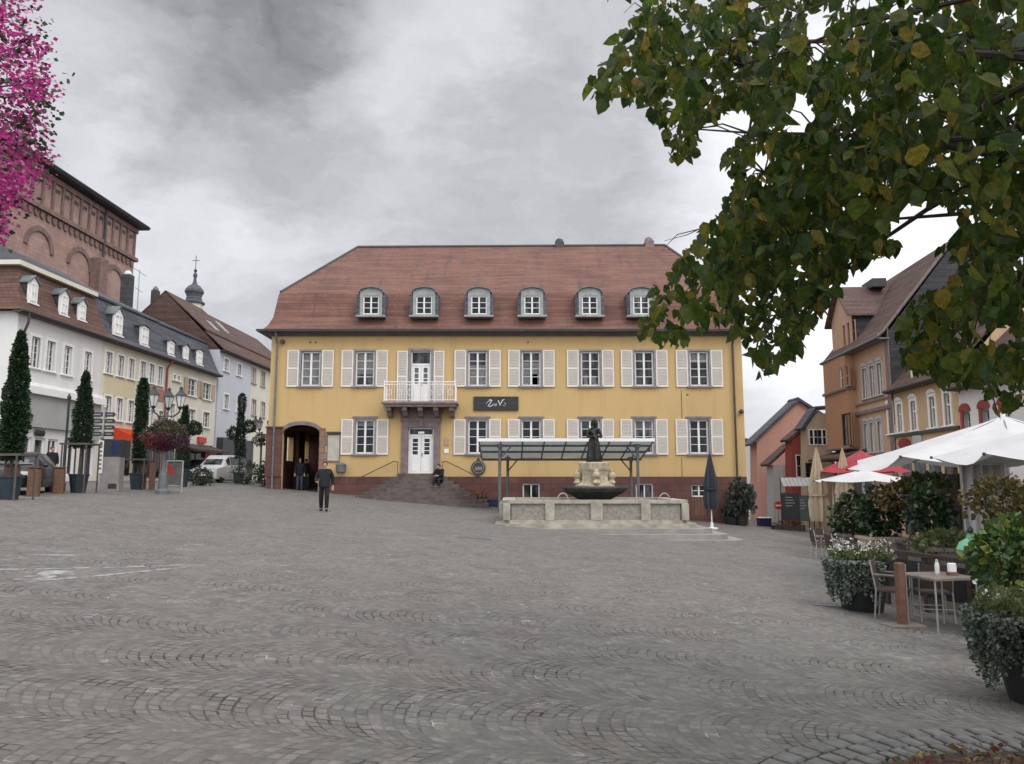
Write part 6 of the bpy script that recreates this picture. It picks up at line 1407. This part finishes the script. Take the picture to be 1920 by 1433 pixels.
# ------------------------------------------------------------------ terrace on the right
def make_chair(label, loc, rz, group='terrace chairs'):
    t = thing('chair', label, 'chair', loc, rz, group)
    MB().bbox(-.22, .22, -.22, .22, .42, .46, .015).build('seat', M['darkwood'], t)
    b = MB(); b.loft([[(-.22, .20 + k * .05, .50 + k * .36), (.22, .20 + k * .05, .50 + k * .36), (.22, .225 + k * .05, .50 + k * .36), (-.22, .225 + k * .05, .50 + k * .36)] for k in (0, .5, 1)]); b.build('backrest', M['darkwood'], t)
    for x, y in ((-.23, -.21), (.23, -.21)): MB().tube([(x, y, 0), (x, y, .66)], .013, 6).build('leg', M['silver'], t)
    for x in (-.23, .23): MB().tube([(x, .24, 0), (x, .20, .45), (x, .27, .88)], .013, 6).build('leg', M['silver'], t)
    for x in (-.24, .24): MB().tube([(x, -.21, .66), (x, .22, .67)], .02, 6).build('armrest', M['greywood'], t)
    b = MB(); b.tube([(-.23, -.21, .2), (.23, -.21, .2)], .01, 5); b.tube([(-.23, .22, .2), (.23, .22, .2)], .01, 5); b.build('stretcher', M['silver'], t); return t
def make_table(label, loc, group='terrace tables'):
    t = thing('table', label, 'table', loc, .2, group); MB().bbox(-.38, .38, -.38, .38, .72, .755, .01).build('tabletop', M['greywood'], t)
    for x in (-.33, .33):
        for y in (-.33, .33): MB().tube([(x, y, 0), (x, y, .72)], .014, 6).build('leg', M['silver'], t)
    return t
G = lambda x, y: (x, y, gz(x, y))
tb0 = make_table('square pale table between the wooden post and the dark woven chair', G(6.12, 11.3))
ch0 = make_chair('dark woven chair with silver legs nearest the camera, back toward the lime tree', G(6.62, 10.75), -2.1)
dup(ch0, G(5.75, 11.9), 1.0, 'dark woven chair half hidden behind the wooden post')
dup(ch0, G(7.35, 10.3), -1.2, 'dark woven chair behind the nearest planter at the right edge')
dup(ch0, G(6.45, 12.1), 2.9, 'dark woven chair on the far side of the pale table, before the dark barrier')
# far tables and chairs, where the lane meets the terrace
dup(tb0, G(10.2, 23.6), .1, 'pale table of the far terrace before the folded parasols')
dup(tb0, G(9.6, 20.8), .4, 'pale table of the far terrace close to the bushy shrubs')
far = [(9.2, 23.3, 1.5, 'brown chair at the far left end of the terrace'), (9.7, 24.4, .3, 'brown chair behind the far left table'), (10.9, 23.2, -1.4, 'brown chair right of the far left table'), (10.2, 22.5, 3.1, 'brown chair in front of the far left table'),
       (8.7, 20.9, 1.6, 'brown chair facing the second far table from the square'), (9.5, 21.8, 0, 'brown chair behind the second far table'), (9.4, 19.8, 3.0, 'brown chair in front of the second far table near the shrubs'), (10.5, 20.6, -1.5, 'brown chair right of the second far table under the low white parasol')]
for x, y, rz, lab in far: dup(ch0, G(x, y), rz, lab)
# things on the near table
tp = Vector((6.12, 11.3, gz(6.12, 11.3) + .756))
t = thing('napkin_holder', 'white napkins standing in a small holder on the pale table', 'napkins', tp + Vector((.18, -.05, 0))); MB().bbox(-.07, .07, -.05, .05, 0, .05).build('holder', M['wood'], t); MB().bbox(-.055, .055, -.03, .03, .05, .17, .01).build('napkins', M['paper'], t)
t = thing('shaker', 'small white shaker beside the napkins on the pale table', 'shaker', tp + Vector((.05, .1, 0))); MB().lathe([(.03, 0), (.032, .12), (.02, .17)], 10).build('jar', M['paper'], t); MB().lathe([(.022, .17), (.02, .2), (.005, .21)], 10).build('lid', M['silver'], t)
# wooden post on a slab
p = ground_at(1693, 1176); t = thing('wooden_post', 'square brown wooden post on a thin pale base slab beside the silvery planter', 'post', p, .12); h = at(1693, 1055, p.y).z - p.z
MB().bbox(-.055, .055, -.055, .055, .045, h, .012).build('post', M['wood'], t); MB().bbox(-.26, .26, -.16, .16, -.02, .044, .01).build('base_slab', M['greywood'], t); MB().box(.075, .085, -.02, .02, .045, h - .02).build('rail', M['silver'], t)
# big tapered pots with trailing plants
M['trail'] = leaf('silvery_trailing_leaves', [(0, (.09, .115, .09)), (.4, (.14, .17, .135)), (.8, (.20, .23, .19)), (1, (.30, .32, .27))], .15)
M['trailgreen'] = leaf('green_trailing_leaves', [(0, (.045, .062, .048)), (.4, (.085, .108, .08)), (.85, (.15, .175, .14)), (1, (.28, .30, .25))], .15)
M['whiteflower'] = leaf('white_flowers', [(0, (.62, .60, .58)), (.5, (.72, .70, .68)), (1, (.50, .50, .46))], .25)
M['limeleaf'] = leaf('fresh_green_leaves', [(0, (.06, .085, .03)), (.5, (.10, .13, .045)), (1, (.17, .18, .07))], .25)
def trailing_planter(label, p, H_, r0, r1, m_, strands, seed, leafsize, arc=(0, 2 * pi), white=90, crown=900, spread=1.):
    t = thing('planter', label, 'planter', p, 0, 'tapered black pots with trailing plants'); r_ = np.random.default_rng(seed)
    MB().lathe([(r0, -.05), (r0 + .02, .02), (r1, H_ - .05), (r1 + .035, H_ - .04), (r1 + .035, H_), (r1 - .03, H_), (r1 - .06, H_ - .08), (.02, H_ - .08)], 24).build('pot', M['black'], t, smooth=True)
    P = []; D = []; st_ = MB()
    for k in range(strands):
        a = r_.uniform(*arc); L = H_ * r_.uniform(.45, .92) * (.75 + .3 * sin(3 * a + seed) ** 2); n = int(L / (leafsize * .30)); ro = r1 + r_.uniform(.03, .13) * spread
        for i in range(n):
            f = i / n; z = H_ + .07 * sin(min(1, f * 5) * pi * .5) - L * f ** 1.02; rr = ro * (1 - .12 * f) + r_.normal(0, .012)
            if f < .1: rr = r1 * (.72 + 2.8 * f) + .02
            aa = a + .05 * sin(7 * f + k); P.append((rr * cos(aa), rr * sin(aa), z)); D.append((cos(aa) * .8 + r_.normal(0, .5), sin(aa) * .8 + r_.normal(0, .5), -.5 + r_.normal(0, .4)))
    P, D = np.array(P), np.array(D); fastmesh('trailing_foliage', leaf_verts(P, D, r_.uniform(.7, 1.25, len(P)) * leafsize, LEAF4), 4, M[m_], t)
    n = crown; a = r_.uniform(0, 2 * pi, n); rr = r1 * 1.12 * np.sqrt(r_.uniform(0, 1, n)); P = np.stack([rr * np.cos(a), rr * np.sin(a), H_ + .01 + r_.gamma(2., .032, n)], 1)
    fastmesh('crown', leaf_verts(P, r_.normal(size=(n, 3)) + (0, 0, .9), r_.uniform(.7, 1.4, n) * leafsize * 1.25, LEAF4), 4, M['limeleaf'], t)
    if white:
        n = white; a = r_.uniform(0, 2 * pi, n); rr = r1 * 1.15 * np.sqrt(r_.uniform(.1, 1, n)); P = np.stack([rr * np.cos(a), rr * np.sin(a), H_ + .10 + r_.gamma(2., .04, n)], 1); P = np.repeat(P, 5, 0) + r_.normal(0, .012, (n * 5, 3))
        fastmesh('blossoms', leaf_verts(P, r_.normal(size=(n * 5, 3)) + (0, 0, .5), r_.uniform(.025, .045, n * 5), LEAF4), 4, M['whiteflower'], t)
    return t
p = ground_at(1634, 1150); hA = at(1626, 1052, p.y).z - p.z
trailing_planter('tapered black pot with silvery trailing foliage and white flowers in front of the wooden post', (p.x, p.y + .3, gz(p.x, p.y + .3)), hA, .29, .43, 'trail', 150, 3, .05, arc=(2.5, 4.95), white=70, crown=800)
pB = Vector((4.90, 7.25, 0)); pB.z = gz(pB.x, pB.y)
trailing_planter('largest black pot with dense small leaved trailing foliage at the right edge', pB, .80, .33, .51, 'trailgreen', 340, 5, .042, white=10, crown=1300, spread=1.3)
# dark barrier with rail, tall planter boxes with shrubs behind it
fa, fb_ = Vector((6.26, 14.5, 0)), Vector((7.45, 11.55, 0)); d = fb_ - fa; ang = atan2(d.y, d.x); Lf = d.length
t = thing('terrace_barrier', 'dark wooden terrace barrier with a top rail behind the table', 'barrier', (fa.x, fa.y, 0), ang); b = MB(); zA, zB = gz(fa.x, fa.y), gz(fb_.x, fb_.y)
for k in range(5): x = Lf * k / 4; z = zA + (zB - zA) * k / 4; MB().bbox(x - .04, x + .04, -.04, .04, z - .05, z + .879, .01).build('post', M['darkwood'], t)
b = MB(); b.loft([[(x, y, z + dz) for y, dz in ((-.06, .88), (.06, .88), (.06, .95), (-.06, .95))] for x, z in ((-.1, zA), (Lf + .1, zB))]); b.build('rail', M['darkwood'], t)
b = MB(); b.loft([[(x, y, z + dz) for y, dz in ((-.02, .25), (.02, .25), (.02, .80), (-.02, .80))] for x, z in ((0, zA), (Lf, zB))]); b.build('panel', M['black'], t)
def tallbox(m_): return lambda t: (MB().loft([[(sx * w, sy * w * .8, z) for sx, sy in ((-1, -1), (1, -1), (1, 1), (-1, 1))] for z, w in ((-.1, .30), (1.02, .36), (1.02, .40), (1.08, .40), (1.08, .34), (1.0, .33))]).build('planter_box', M[m_], t))
M['laurel'] = leaf('dark_laurel_leaves', [(0, (.014, .030, .014)), (.5, (.026, .052, .022)), (.85, (.045, .075, .028)), (1, (.09, .11, .04))], .2, .4)
M['autumnleaf'] = leaf('olive_brown_leaves', [(0, (.05, .055, .018)), (.4, (.08, .075, .022)), (.75, (.12, .085, .03)), (1, (.16, .11, .03))], .3)
M['lemonleaf'] = leaf('lemon_leaves', [(0, (.025, .06, .018)), (.4, (.05, .11, .025)), (.75, (.10, .17, .035)), (1, (.26, .28, .07))], .35, .4)
def spot(px, Y): q = at(px, 1000, Y); return Vector((q.x, Y, gz(q.x, Y)))
def zat(py, Y, p): return at(960, py, Y).z - p.z
for px, Y, yc, r, m_, lab, n, bx in ((1606, 16.6, 972, (.46, .46, .52), 'laurel', 'dark leafy laurel in a tall wooden planter, leftmost of the terrace shrubs', 1100, 'greywood'), (1652, 15.9, 962, (.42, .42, .50), 'laurel', 'dark laurel with a tall tip second from the left on the terrace', 900, 'beige'),
                                     (1700, 15.4, 932, (.56, .45, .26), 'autumnleaf', 'olive and brown spreading shrub before the red parasol', 700, 'greywood'), (1748, 14.6, 955, (.40, .40, .44), 'laurel', 'dark rounded shrub on a thin stem in front of the brown board screen', 850, 'greywood'), (1745, 15.6, 903, (.50, .4, .12), 'limeleaf', 'flat spray of yellow green leaves under the big white parasol', 420, 'greywood')):
    p = spot(px, Y); bush('potted_shrub', lab, 'shrub', p, r, n, m_, .105, zat(yc, Y, p), tallbox(bx), 'shrubs in tall planters', stem=1.0)
p = spot(1778, 13.4); bush('potted_shrub', 'low yellow green shrub spilling over the dark barrier', 'shrub', p, (.62, .4, .22), 900, 'limeleaf', .08, zat(1018, 13.4, p), tallbox('greywood'), 'shrubs in tall planters')
p = spot(1905, 9.3); bush('potted_shrub', 'bright green lemon like shrub in a pot behind the largest black pot', 'shrub', p, (.50, .48, .44), 900, 'lemonleaf', .115, zat(1040, 9.3, p), tub('black', .28, .36, .5), None)
p = spot(1885, 11.2); bush('potted_shrub', 'brownish loose shrub at the right edge beneath the white parasol', 'shrub', p, (.50, .45, .32), 800, 'autumnleaf', .085, zat(935, 11.2, p), tub('black', .28, .36, .5), None)
p = spot(1815, 12.3); q = zat(1064, 11.6, p); t = thing('glass_vase', 'round green glass vase standing on the dark barrier rail', 'vase', (7.18, 12.23, gz(7.18, 12.23) + .95)); MB().lathe([(.10, 0), (.19, .06), (.22, .16), (.17, .27), (.07, .33), (.055, .40), (.07, .41)], 20).build('vase', M['greenglass'], t, smooth=True); MB().lathe([(.02, .4), (.05, .45), (.03, .5), (.01, .52)], 8).build('stopper', M['dark'], t)

# big white parasols
def big_parasol(name, label, cx, cy, R_, zedge, zapex, nrib, ph, m_, sag=.14, pole='framew', group=None, droops=(), drape=0.22):
    zg = gz(cx, cy); t = thing(name, label, 'parasol', (cx, cy, zg), 0, group); b = MB(); nr, ns = 8, 6
    N_ = nrib * ns; vs = [(0, 0, zapex - zg)]
    for i in range(1, nr + 1):
        f = i / nr
        for k in range(N_):
            a = ph + 2 * pi * k / N_; u = (k % ns) / ns; chord = cos(pi / nrib) / cos((u - .5) * 2 * pi / nrib); dr = 0
            for da, dv in droops:
                dd = abs((a - da + pi) % (2 * pi) - pi); dr += dv * max(0, 1 - dd / (2 * pi / nrib)) * f ** 3
            sg_ = sag * sin(pi * u) * f ** 2; rr = R_ * f * (chord - .05 * sin(pi * u) * f)
            z = zapex + (zedge - zapex) * (f ** .86) - sg_ * .9 - dr; vs.append((rr * cos(a), rr * sin(a), z - zg))
    fs_ = [(0, 1 + k, 1 + (k + 1) % N_) for k in range(N_)]
    for i in range(nr - 1):
        for k in range(N_): p_, q_ = 1 + i * N_ + k, 1 + i * N_ + (k + 1) % N_; fs_.append((p_, p_ + N_, q_ + N_, q_))
    b.add(vs, fs_); o = b.build('canopy', M[m_], t, smooth=True)
    b = MB(); b.tube([(0, 0, 0), (0, 0, zapex - zg + .06)], .045, 10); b.lathe([(.42, 0), (.42, .08), (.1, .12), (.07, .4)], 4, ph=pi / 4); b.build('pole', M[pole], t)
    b = MB(); zh = zapex - zg - .25
    for k in range(nrib):
        a = ph + 2 * pi * k / nrib; e = vs[1 + (nr - 1) * N_ + k * ns]; m2 = vs[1 + 3 * N_ + k * ns]
        b.tube([(0, 0, zapex - zg - .03), (m2[0], m2[1], m2[2] - .03), (e[0], e[1], e[2] - .015)], .014, 5); b.tube([(0, 0, zh - .5), (m2[0], m2[1], m2[2] - .04)], .011, 5)
    b.build('rib', M['iron'], t)
    for k in range(nrib): e = vs[1 + (nr - 1) * N_ + k * ns]; MB().ball((e[0], e[1], e[2] - .01), .03, 6, 5).build('rib_tip', M['dark'], t)
    return t
big_parasol('parasol', 'big open white parasol whose drooping edge shows its grey underside', 10.25, 16.0, 3.1, 2.10, 2.98, 10, pi + .42 - .0, 'whitecloth', .16, droops=((pi + .42 - .628, .22),))
big_parasol('parasol', 'biggest open white parasol, cut by the right edge of the photo', 10.15, 12.3, 3.05, 2.05, 3.0, 10, pi + .2, 'whitecloth', .18)
q = at(1612, 890, 24.5); big_parasol('parasol', 'low flat white parasol farther down the terrace', q.x + .1, 24.5, 1.55, 1.62, 2.0, 6, .3, 'whitecloth', .05)
q = at(1652, 850, 28.5); big_parasol('parasol', 'open red parasol between the orange house and the white parasol', q.x - .75, 28.5, 1.65, 1.95, 2.75, 8, .2, 'redcloth', .06, 'wood')
# white folded curtain and brown board screen under the parasols
q = at(1846, 930, 14.2); t = thing('curtain', 'white curtain hanging in folds under the big parasol', 'curtain', (q.x, q.y, gz(q.x, q.y))); b = MB(); zt_ = at(1846, 872, 14.2).z - gz(q.x, q.y); xs = np.linspace(-.36, .36, 45)
b.add([(x, .05 * sin(x * 34) + .02 * sin(x * 13), z) for z in (.05, zt_) for x in xs], [(i, i + 1, 46 + i, 45 + i) for i in range(44)]); o = b.build('cloth', M['whitecloth'], t, smooth=True); sm = o.modifiers.new('solid', 'SOLIDIFY'); sm.thickness = .012
b = MB(); b.tube([(-.42, 0, zt_ + .02), (.42, 0, zt_ + .02)], .02, 6); b.tube([(-.4, 0, 0), (-.4, 0, zt_ + .02)], .025, 6); b.tube([(.4, 0, 0), (.4, 0, zt_ + .02)], .025, 6); b.build('frame', M['silver'], t)
q = at(1808, 935, 17.5); t = thing('board_screen', 'dark brown board screen left of the white curtain', 'screen', (q.x, q.y, gz(q.x, q.y)), -.1); zt_ = at(1808, 888, 17.5).z - gz(q.x, q.y)
for k in range(5): MB().bbox(-.55 + .22 * k, -.345 + .22 * k, -.03, .03, 0, zt_ - .02 * (k % 2), .01).build('board', M['darkwood'], t)
for k in (-.6, .58): MB().bbox(k - .03, k + .03, -.05, .05, 0, zt_ + .05, .01).build('post', M['black'], t)
# boards and signs at the far end of the terrace
def stand_board(name, label, px, pyb, pyt, w, m_, Y=None, frame='darkwood', lines=4):
    p = at(px, pyb, 44.5); p.z = gz(p.x, p.y); h = at(px, pyt, p.y).z - p.z; t = thing(name, label, 'board', p, -.05); b = MB()
    for s in (-1, 1): b.tube([(s * w / 2, 0, -.03), (s * w / 2, 0, h)], .025, 6)
    b.box(-w / 2, w / 2, -.03, .03, h - .04, h + .02); b.build('frame', M[frame], t); MB().box(-w / 2 + .02, w / 2 - .02, -.02, .02, h * .28, h - .05).build('panel', M[m_], t)
    b = MB()
    for k in range(lines): z = h - .25 - .16 * k; b.box(-w * .3, w * (.1 + .08 * (k % 3)), -.024, -.021, z, z + .03)
    b.build('lettering', M['palegrey'], t); return t
stand_board('menu_board', 'tall dark menu board standing before the low grey house', 1484, 982, 925, .95, 'slateboard')
stand_board('menu_board', 'greenish menu board right of the tall dark one', 1508, 984, 930, .6, 'greenboard')
p = at(1461, 984, 45.5); p.z = gz(p.x, p.y); t = thing('road_sign', 'small round red no entry sign on a post before the low grey house', 'road sign', p); h = at(1461, 948, p.y).z - p.z; MB().tube([(0, .03, -.03), (0, .03, h + .25)], .025, 6).build('post', M['silver'], t); b = MB(); b.M = Matrix.Translation((0, 0, h)) @ Matrix.Rotation(pi / 2, 4, 'X'); b.lathe([(.24, -.012), (.24, .012)], 20); b.build('disc', M['redpaint'], t); MB().box(-.17, .17, -.02, -.013, h - .04, h + .04).build('bar', M['paper'], t)
p = at(1497, 984, 46); p.z = gz(p.x, p.y); zt_ = at(1497, 896, p.y).z - p.z; t = thing('awning_stand', 'small white striped awning over the menu boards', 'awning', p); b = MB(); w_ = .95
for k in range(8): b.add([(-w_ + k * w_ / 4, 0, zt_), (-w_ + (k + 1) * w_ / 4 - .02, 0, zt_), (-w_ + (k + 1) * w_ / 4 - .02, -.5, zt_ - .5), (-w_ + k * w_ / 4, -.5, zt_ - .5)], [(0, 1, 2, 3)])
o = b.build('cloth', M['whitecloth'], t); sm = o.modifiers.new('solid', 'SOLIDIFY'); sm.thickness = .015
b = MB(); b.tube([(-w_, .03, -.03), (-w_, .03, zt_)], .03, 6); b.tube([(w_, .03, -.03), (w_, .03, zt_)], .03, 6); b.tube([(-w_, .03, zt_), (w_, .03, zt_)], .03, 6); b.build('frame', M['dark'], t)
p = at(1478, 987, 44); p.z = gz(p.x, p.y); bush('planter_box', 'low box of reddish plants at the foot of the menu boards', 'planter', p, (.9, .25, .22), 500, 'autumnleaf', .09, .35, lambda t: MB().bbox(-.9, .9, -.22, .22, -.05, .3, .02).build('box', M['darkwood'], t))

# ------------------------------------------------------------------ lime tree overhead
TX, TY = 4.1, 2.9; tz = gz(TX, TY)
M['lime'] = leaf('lime_tree_leaves', [(0, (.026, .052, .010)), (.4, (.056, .096, .015)), (.75, (.098, .132, .020)), (.93, (.165, .158, .023)), (1, (.25, .18, .03))], .6, .5)
lt = thing('lime_tree', 'lime tree with heart shaped green and yellowing leaves hanging into the upper right', 'tree', (TX, TY, tz))
POLY = [(1225, -40), (1165, 60), (1135, 110), (1098, 150), (1118, 190), (1190, 185), (1240, 240), (1262, 300), (1296, 296), (1312, 232), (1372, 190), (1425, 225), (1362, 285), (1378, 340), (1345, 405), (1290, 455), (1262, 500), (1215, 545), (1200, 620), (1225, 655), (1290, 640), (1330, 600), (1390, 620), (1420, 700), (1450, 690), (1495, 650), (1525, 595), (1585, 525), (1600, 485), (1660, 480), (1700, 455), (1790, 470), (1800, 540), (1715, 545), (1690, 600), (1700, 690), (1760, 705), (1850, 715), (1866, 775), (1900, 755), (2050, 740), (2050, -40)]
HOLES = [(1735, 415, 62, 45), (1500, 205, 26, 40), (1885, 620, 20, 20), (1530, 60, 16, 46), (1590, 545, 20, 30), (1420, 300, 20, 24), (1640, 395, 14, 12)]
def inpoly(x, y):
    c = False; j = len(POLY) - 1
    for i in range(len(POLY)):
        (xi, yi), (xj, yj) = POLY[i], POLY[j]
        if (yi > y) != (yj > y) and x < (xj - xi) * (y - yi) / (yj - yi) + xi: c = not c
        j = i
    return c
cP, sP = cos(PITCH), sin(PITCH)
def proj(p):
    v = Vector(p) - Vector((0, 0, EYE)); dep = v.y * cP + v.z * sP
    if dep < .2: return None
    return PW / 2 + FPX * v.x / dep, PH / 2 - FPX * (v.z * cP - v.y * sP) / dep
def ok(p):
    q = proj(p)
    if q is None: return True
    x, y = q
    if x > 1935 or y < -15 or x < -3000: return True
    if x < 0 or y > 1500: return False
    if not inpoly(x, y): return False
    return not any(((x - a) / (rx_ * 1.15)) ** 2 + ((y - b_) / (ry_ * 1.15)) ** 2 < 1 for a, b_, rx_, ry_ in HOLES)
trunk = MB(); trunk.tube([(0, 0, -.1), (.02, .0, .15), (.0, .03, 1.2), (.03, .05, 2.3), (0, .1, 3.2), (-.05, .15, 4.4), (0, .1, 5.8)], [.24, .19, .16, .15, .13, .09, .04], 10); trunk.build('trunk', M['bark'], lt, smooth=True)
# limbs: from the trunk out to points inside the crown
limbs = []; lm = MB(); r_ = random.Random(11)
targets = [at(1240, 90, 5.9), at(1400, 120, 5.4), at(1290, 240, 6.2), at(1440, 330, 5.8), at(1330, 520, 6.1), at(1440, 610, 6.3), at(1600, 420, 5.6), at(1760, 600, 5.6), at(1850, 690, 5.4), at(1650, 180, 5.2), at(1500, 30, 4.8), at(1800, 250, 5.0), at(1880, 480, 4.6), at(1570, 330, 6.6)]
for k in range(14): a = r_.uniform(-2.6, .6); targets.append(Vector((TX + 3.6 * cos(a), TY + 3.6 * sin(a), r_.uniform(4, 7.2))))
for tg in targets:
    s0 = Vector((TX, TY + .08, tz + r_.uniform(2.4, 4.6))); mid = s0.lerp(tg, .5) + Vector((r_.uniform(-.2, .2), r_.uniform(-.2, .2), .35)); pts = []
    for i in range(9):
        f = i / 8; p = s0 * (1 - f) ** 2 + mid * 2 * f * (1 - f) + tg * f * f; pts.append(p + Vector((r_.uniform(-.04, .04), r_.uniform(-.04, .04), r_.uniform(-.03, .03))) * (f > 0))
    lm.tube([p - Vector((TX, TY, tz)) for p in pts], [.038 * (1 - i / 9) ** 1.3 + .004 for i in range(9)], 6); limbs += pts[2:]
LB = np.array([tuple(p) for p in limbs]); P = []; D = []; tw = lm; cnt = 0; tries = 0; inn = 0
while cnt < 2900 and tries < 400000:
    tries += 1; v = Vector((r_.uniform(-1, 1), r_.uniform(-1, 1), r_.uniform(-1, 1)))
    if v.length > 1: continue
    c = Vector((TX + v.x * 5.5, TY + v.y * 5.5, 4.7 + v.z * 3.6))
    if c.y > 2.5 and Vector((c.x, c.y)).length < 3.7: continue
    if not ok(c): continue
    pr_ = proj(c); infr = pr_ is not None and pr_[0] < 1935 and pr_[1] > -15
    if not infr and r_.random() < .80: continue
    if infr and pr_[1] > 470 and pr_[0] < 1480 and r_.random() < .40: continue
    if infr and pr_[0] > 1600 and pr_[1] < 420 and tries % 2: cnt -= 1
    dist = np.linalg.norm(LB - np.array(c), axis=1); j = int(dist.argmin())
    if dist[j] > 1.25: continue
    base = Vector(LB[j]); d = (c - base); end = c
    if .1 < d.length < .55:
        m_ = base.lerp(c, .5) + Vector((0, 0, .06)); tw.tube([base - Vector((TX, TY, tz)), m_ - Vector((TX, TY, tz)), c - Vector((TX, TY, tz))], [.008, .006, .004], 4, cap=False)
    dirn = (d.normalized() if d.length > .05 else Vector((r_.uniform(-1, 1), r_.uniform(-1, 1), 0))) + Vector((r_.uniform(-.6, .6), r_.uniform(-.6, .6), r_.uniform(-.9, .0))); dirn.normalize()
    for q in range(r_.randint(6, 10)):
        pp = c + dirn * (.07 * q) + Vector((0, 0, -.006 * q * q)) + Vector((r_.gauss(0, .05), r_.gauss(0, .05), r_.gauss(0, .05)))
        if ok(pp): P.append(pp - Vector((TX, TY, tz))); D.append((r_.gauss(0, .55), r_.gauss(0, .55), -1 + r_.gauss(0, .35)))
    cnt += 1; inn += infr
P = np.array([tuple(p) for p in P]); D = np.array(D); print('lime leaves', len(P), 'twigs', cnt, 'in frame', inn)
kinds = rng.integers(0, 3, len(P)); LV = np.zeros((len(P), 8, 3)); szs = rng.uniform(.05, .12, len(P))
for q, shp in enumerate((HEART, HEART * (.92, 1.08, 1) + np.stack([0 * HEART[:, 0], 0 * HEART[:, 0], -.32 * HEART[:, 1] ** 2], 1), HEART * (.72, 1, 2.6) + np.stack([0 * HEART[:, 0], 0 * HEART[:, 0], .22 * HEART[:, 1] ** 2], 1))):
    k = kinds == q; LV[k] = leaf_verts(P[k], D[k], szs[k], shp)
fastmesh('foliage', LV, 8, M['lime'], lt, tri=HEART_F)
# a few bare twigs reaching left of the crown, as in the photo
b = lm
for pa in (((1330, 420, 6.1), (1290, 440, 6.15), (1245, 452, 6.2)), ((1330, 425, 6.1), (1270, 440, 6.2), (1240, 470, 6.2)), ((1225, 30, 6), (1190, 5, 6), (1170, 25, 6))): b.tube([at(*q) - Vector((TX, TY, tz)) for q in pa], [.006, .004, .002], 4)
b.build('limbs', M['bark'], lt, smooth=True)

# ------------------------------------------------------------------ pink flowers at the upper left, on a lamp post just outside the picture
fp = Vector((-4.62, 5.2, gz(-4.62, 5.2)))
t = street_lamp('iron lamp post wrapped in pink flowers just beyond the left edge', fp, 5.9, (2.6, 4.2, 5.8), rad=.5)
fl = thing('flowering_plant', 'pink blossoms among loose green leaves hanging into the upper left corner', 'flowers', (fp.x, fp.y, 4.1))
def sprays(n, size, k, shape, keep):
    P = []; D = []; tw = MB()
    for i in range(n):
        a = r_.uniform(0, 2 * pi); z = r_.uniform(-1.5, 1.5); R0 = 1.18 * (1 - .25 * max(0, z / 1.5) ** 2 - .50 * max(0, .1 - z) / 1.5) * (.55 + .45 * r_.random() ** .5); c = Vector((R0 * cos(a), R0 * sin(a), z + .12 * sin(3 * a)))
        for q in range(k): P.append(tuple(c + Vector((r_.gauss(0, .07), r_.gauss(0, .07), r_.gauss(0, .07))))); D.append((cos(a) + r_.gauss(0, .7), sin(a) + r_.gauss(0, .7), r_.gauss(-.15, .6)))
        if keep and i % 3 == 0: tw.tube([(0, 0, c.z * .6), tuple(c * .6 + Vector((0, 0, .1))), tuple(c)], [.012, .008, .003], 4, cap=False)
    return np.array(P), np.array(D), tw
P, D, tw = sprays(520, .06, 10, LEAF4, True); fastmesh('foliage', leaf_verts(P, D, rng.uniform(.028, .055, len(P)), LEAF4), 4, leaf('pink_plant_leaves', [(0, (.02, .04, .018)), (.6, (.04, .07, .028)), (1, (.09, .12, .05))], .3), fl); tw.build('stem', M['bark'], fl)
P, D, tw = sprays(430, .05, 60, LEAF4, False); fastmesh('blossoms', leaf_verts(P, D, rng.uniform(.024, .044, len(P)), LEAF4), 4, M['pinkflower'], fl)
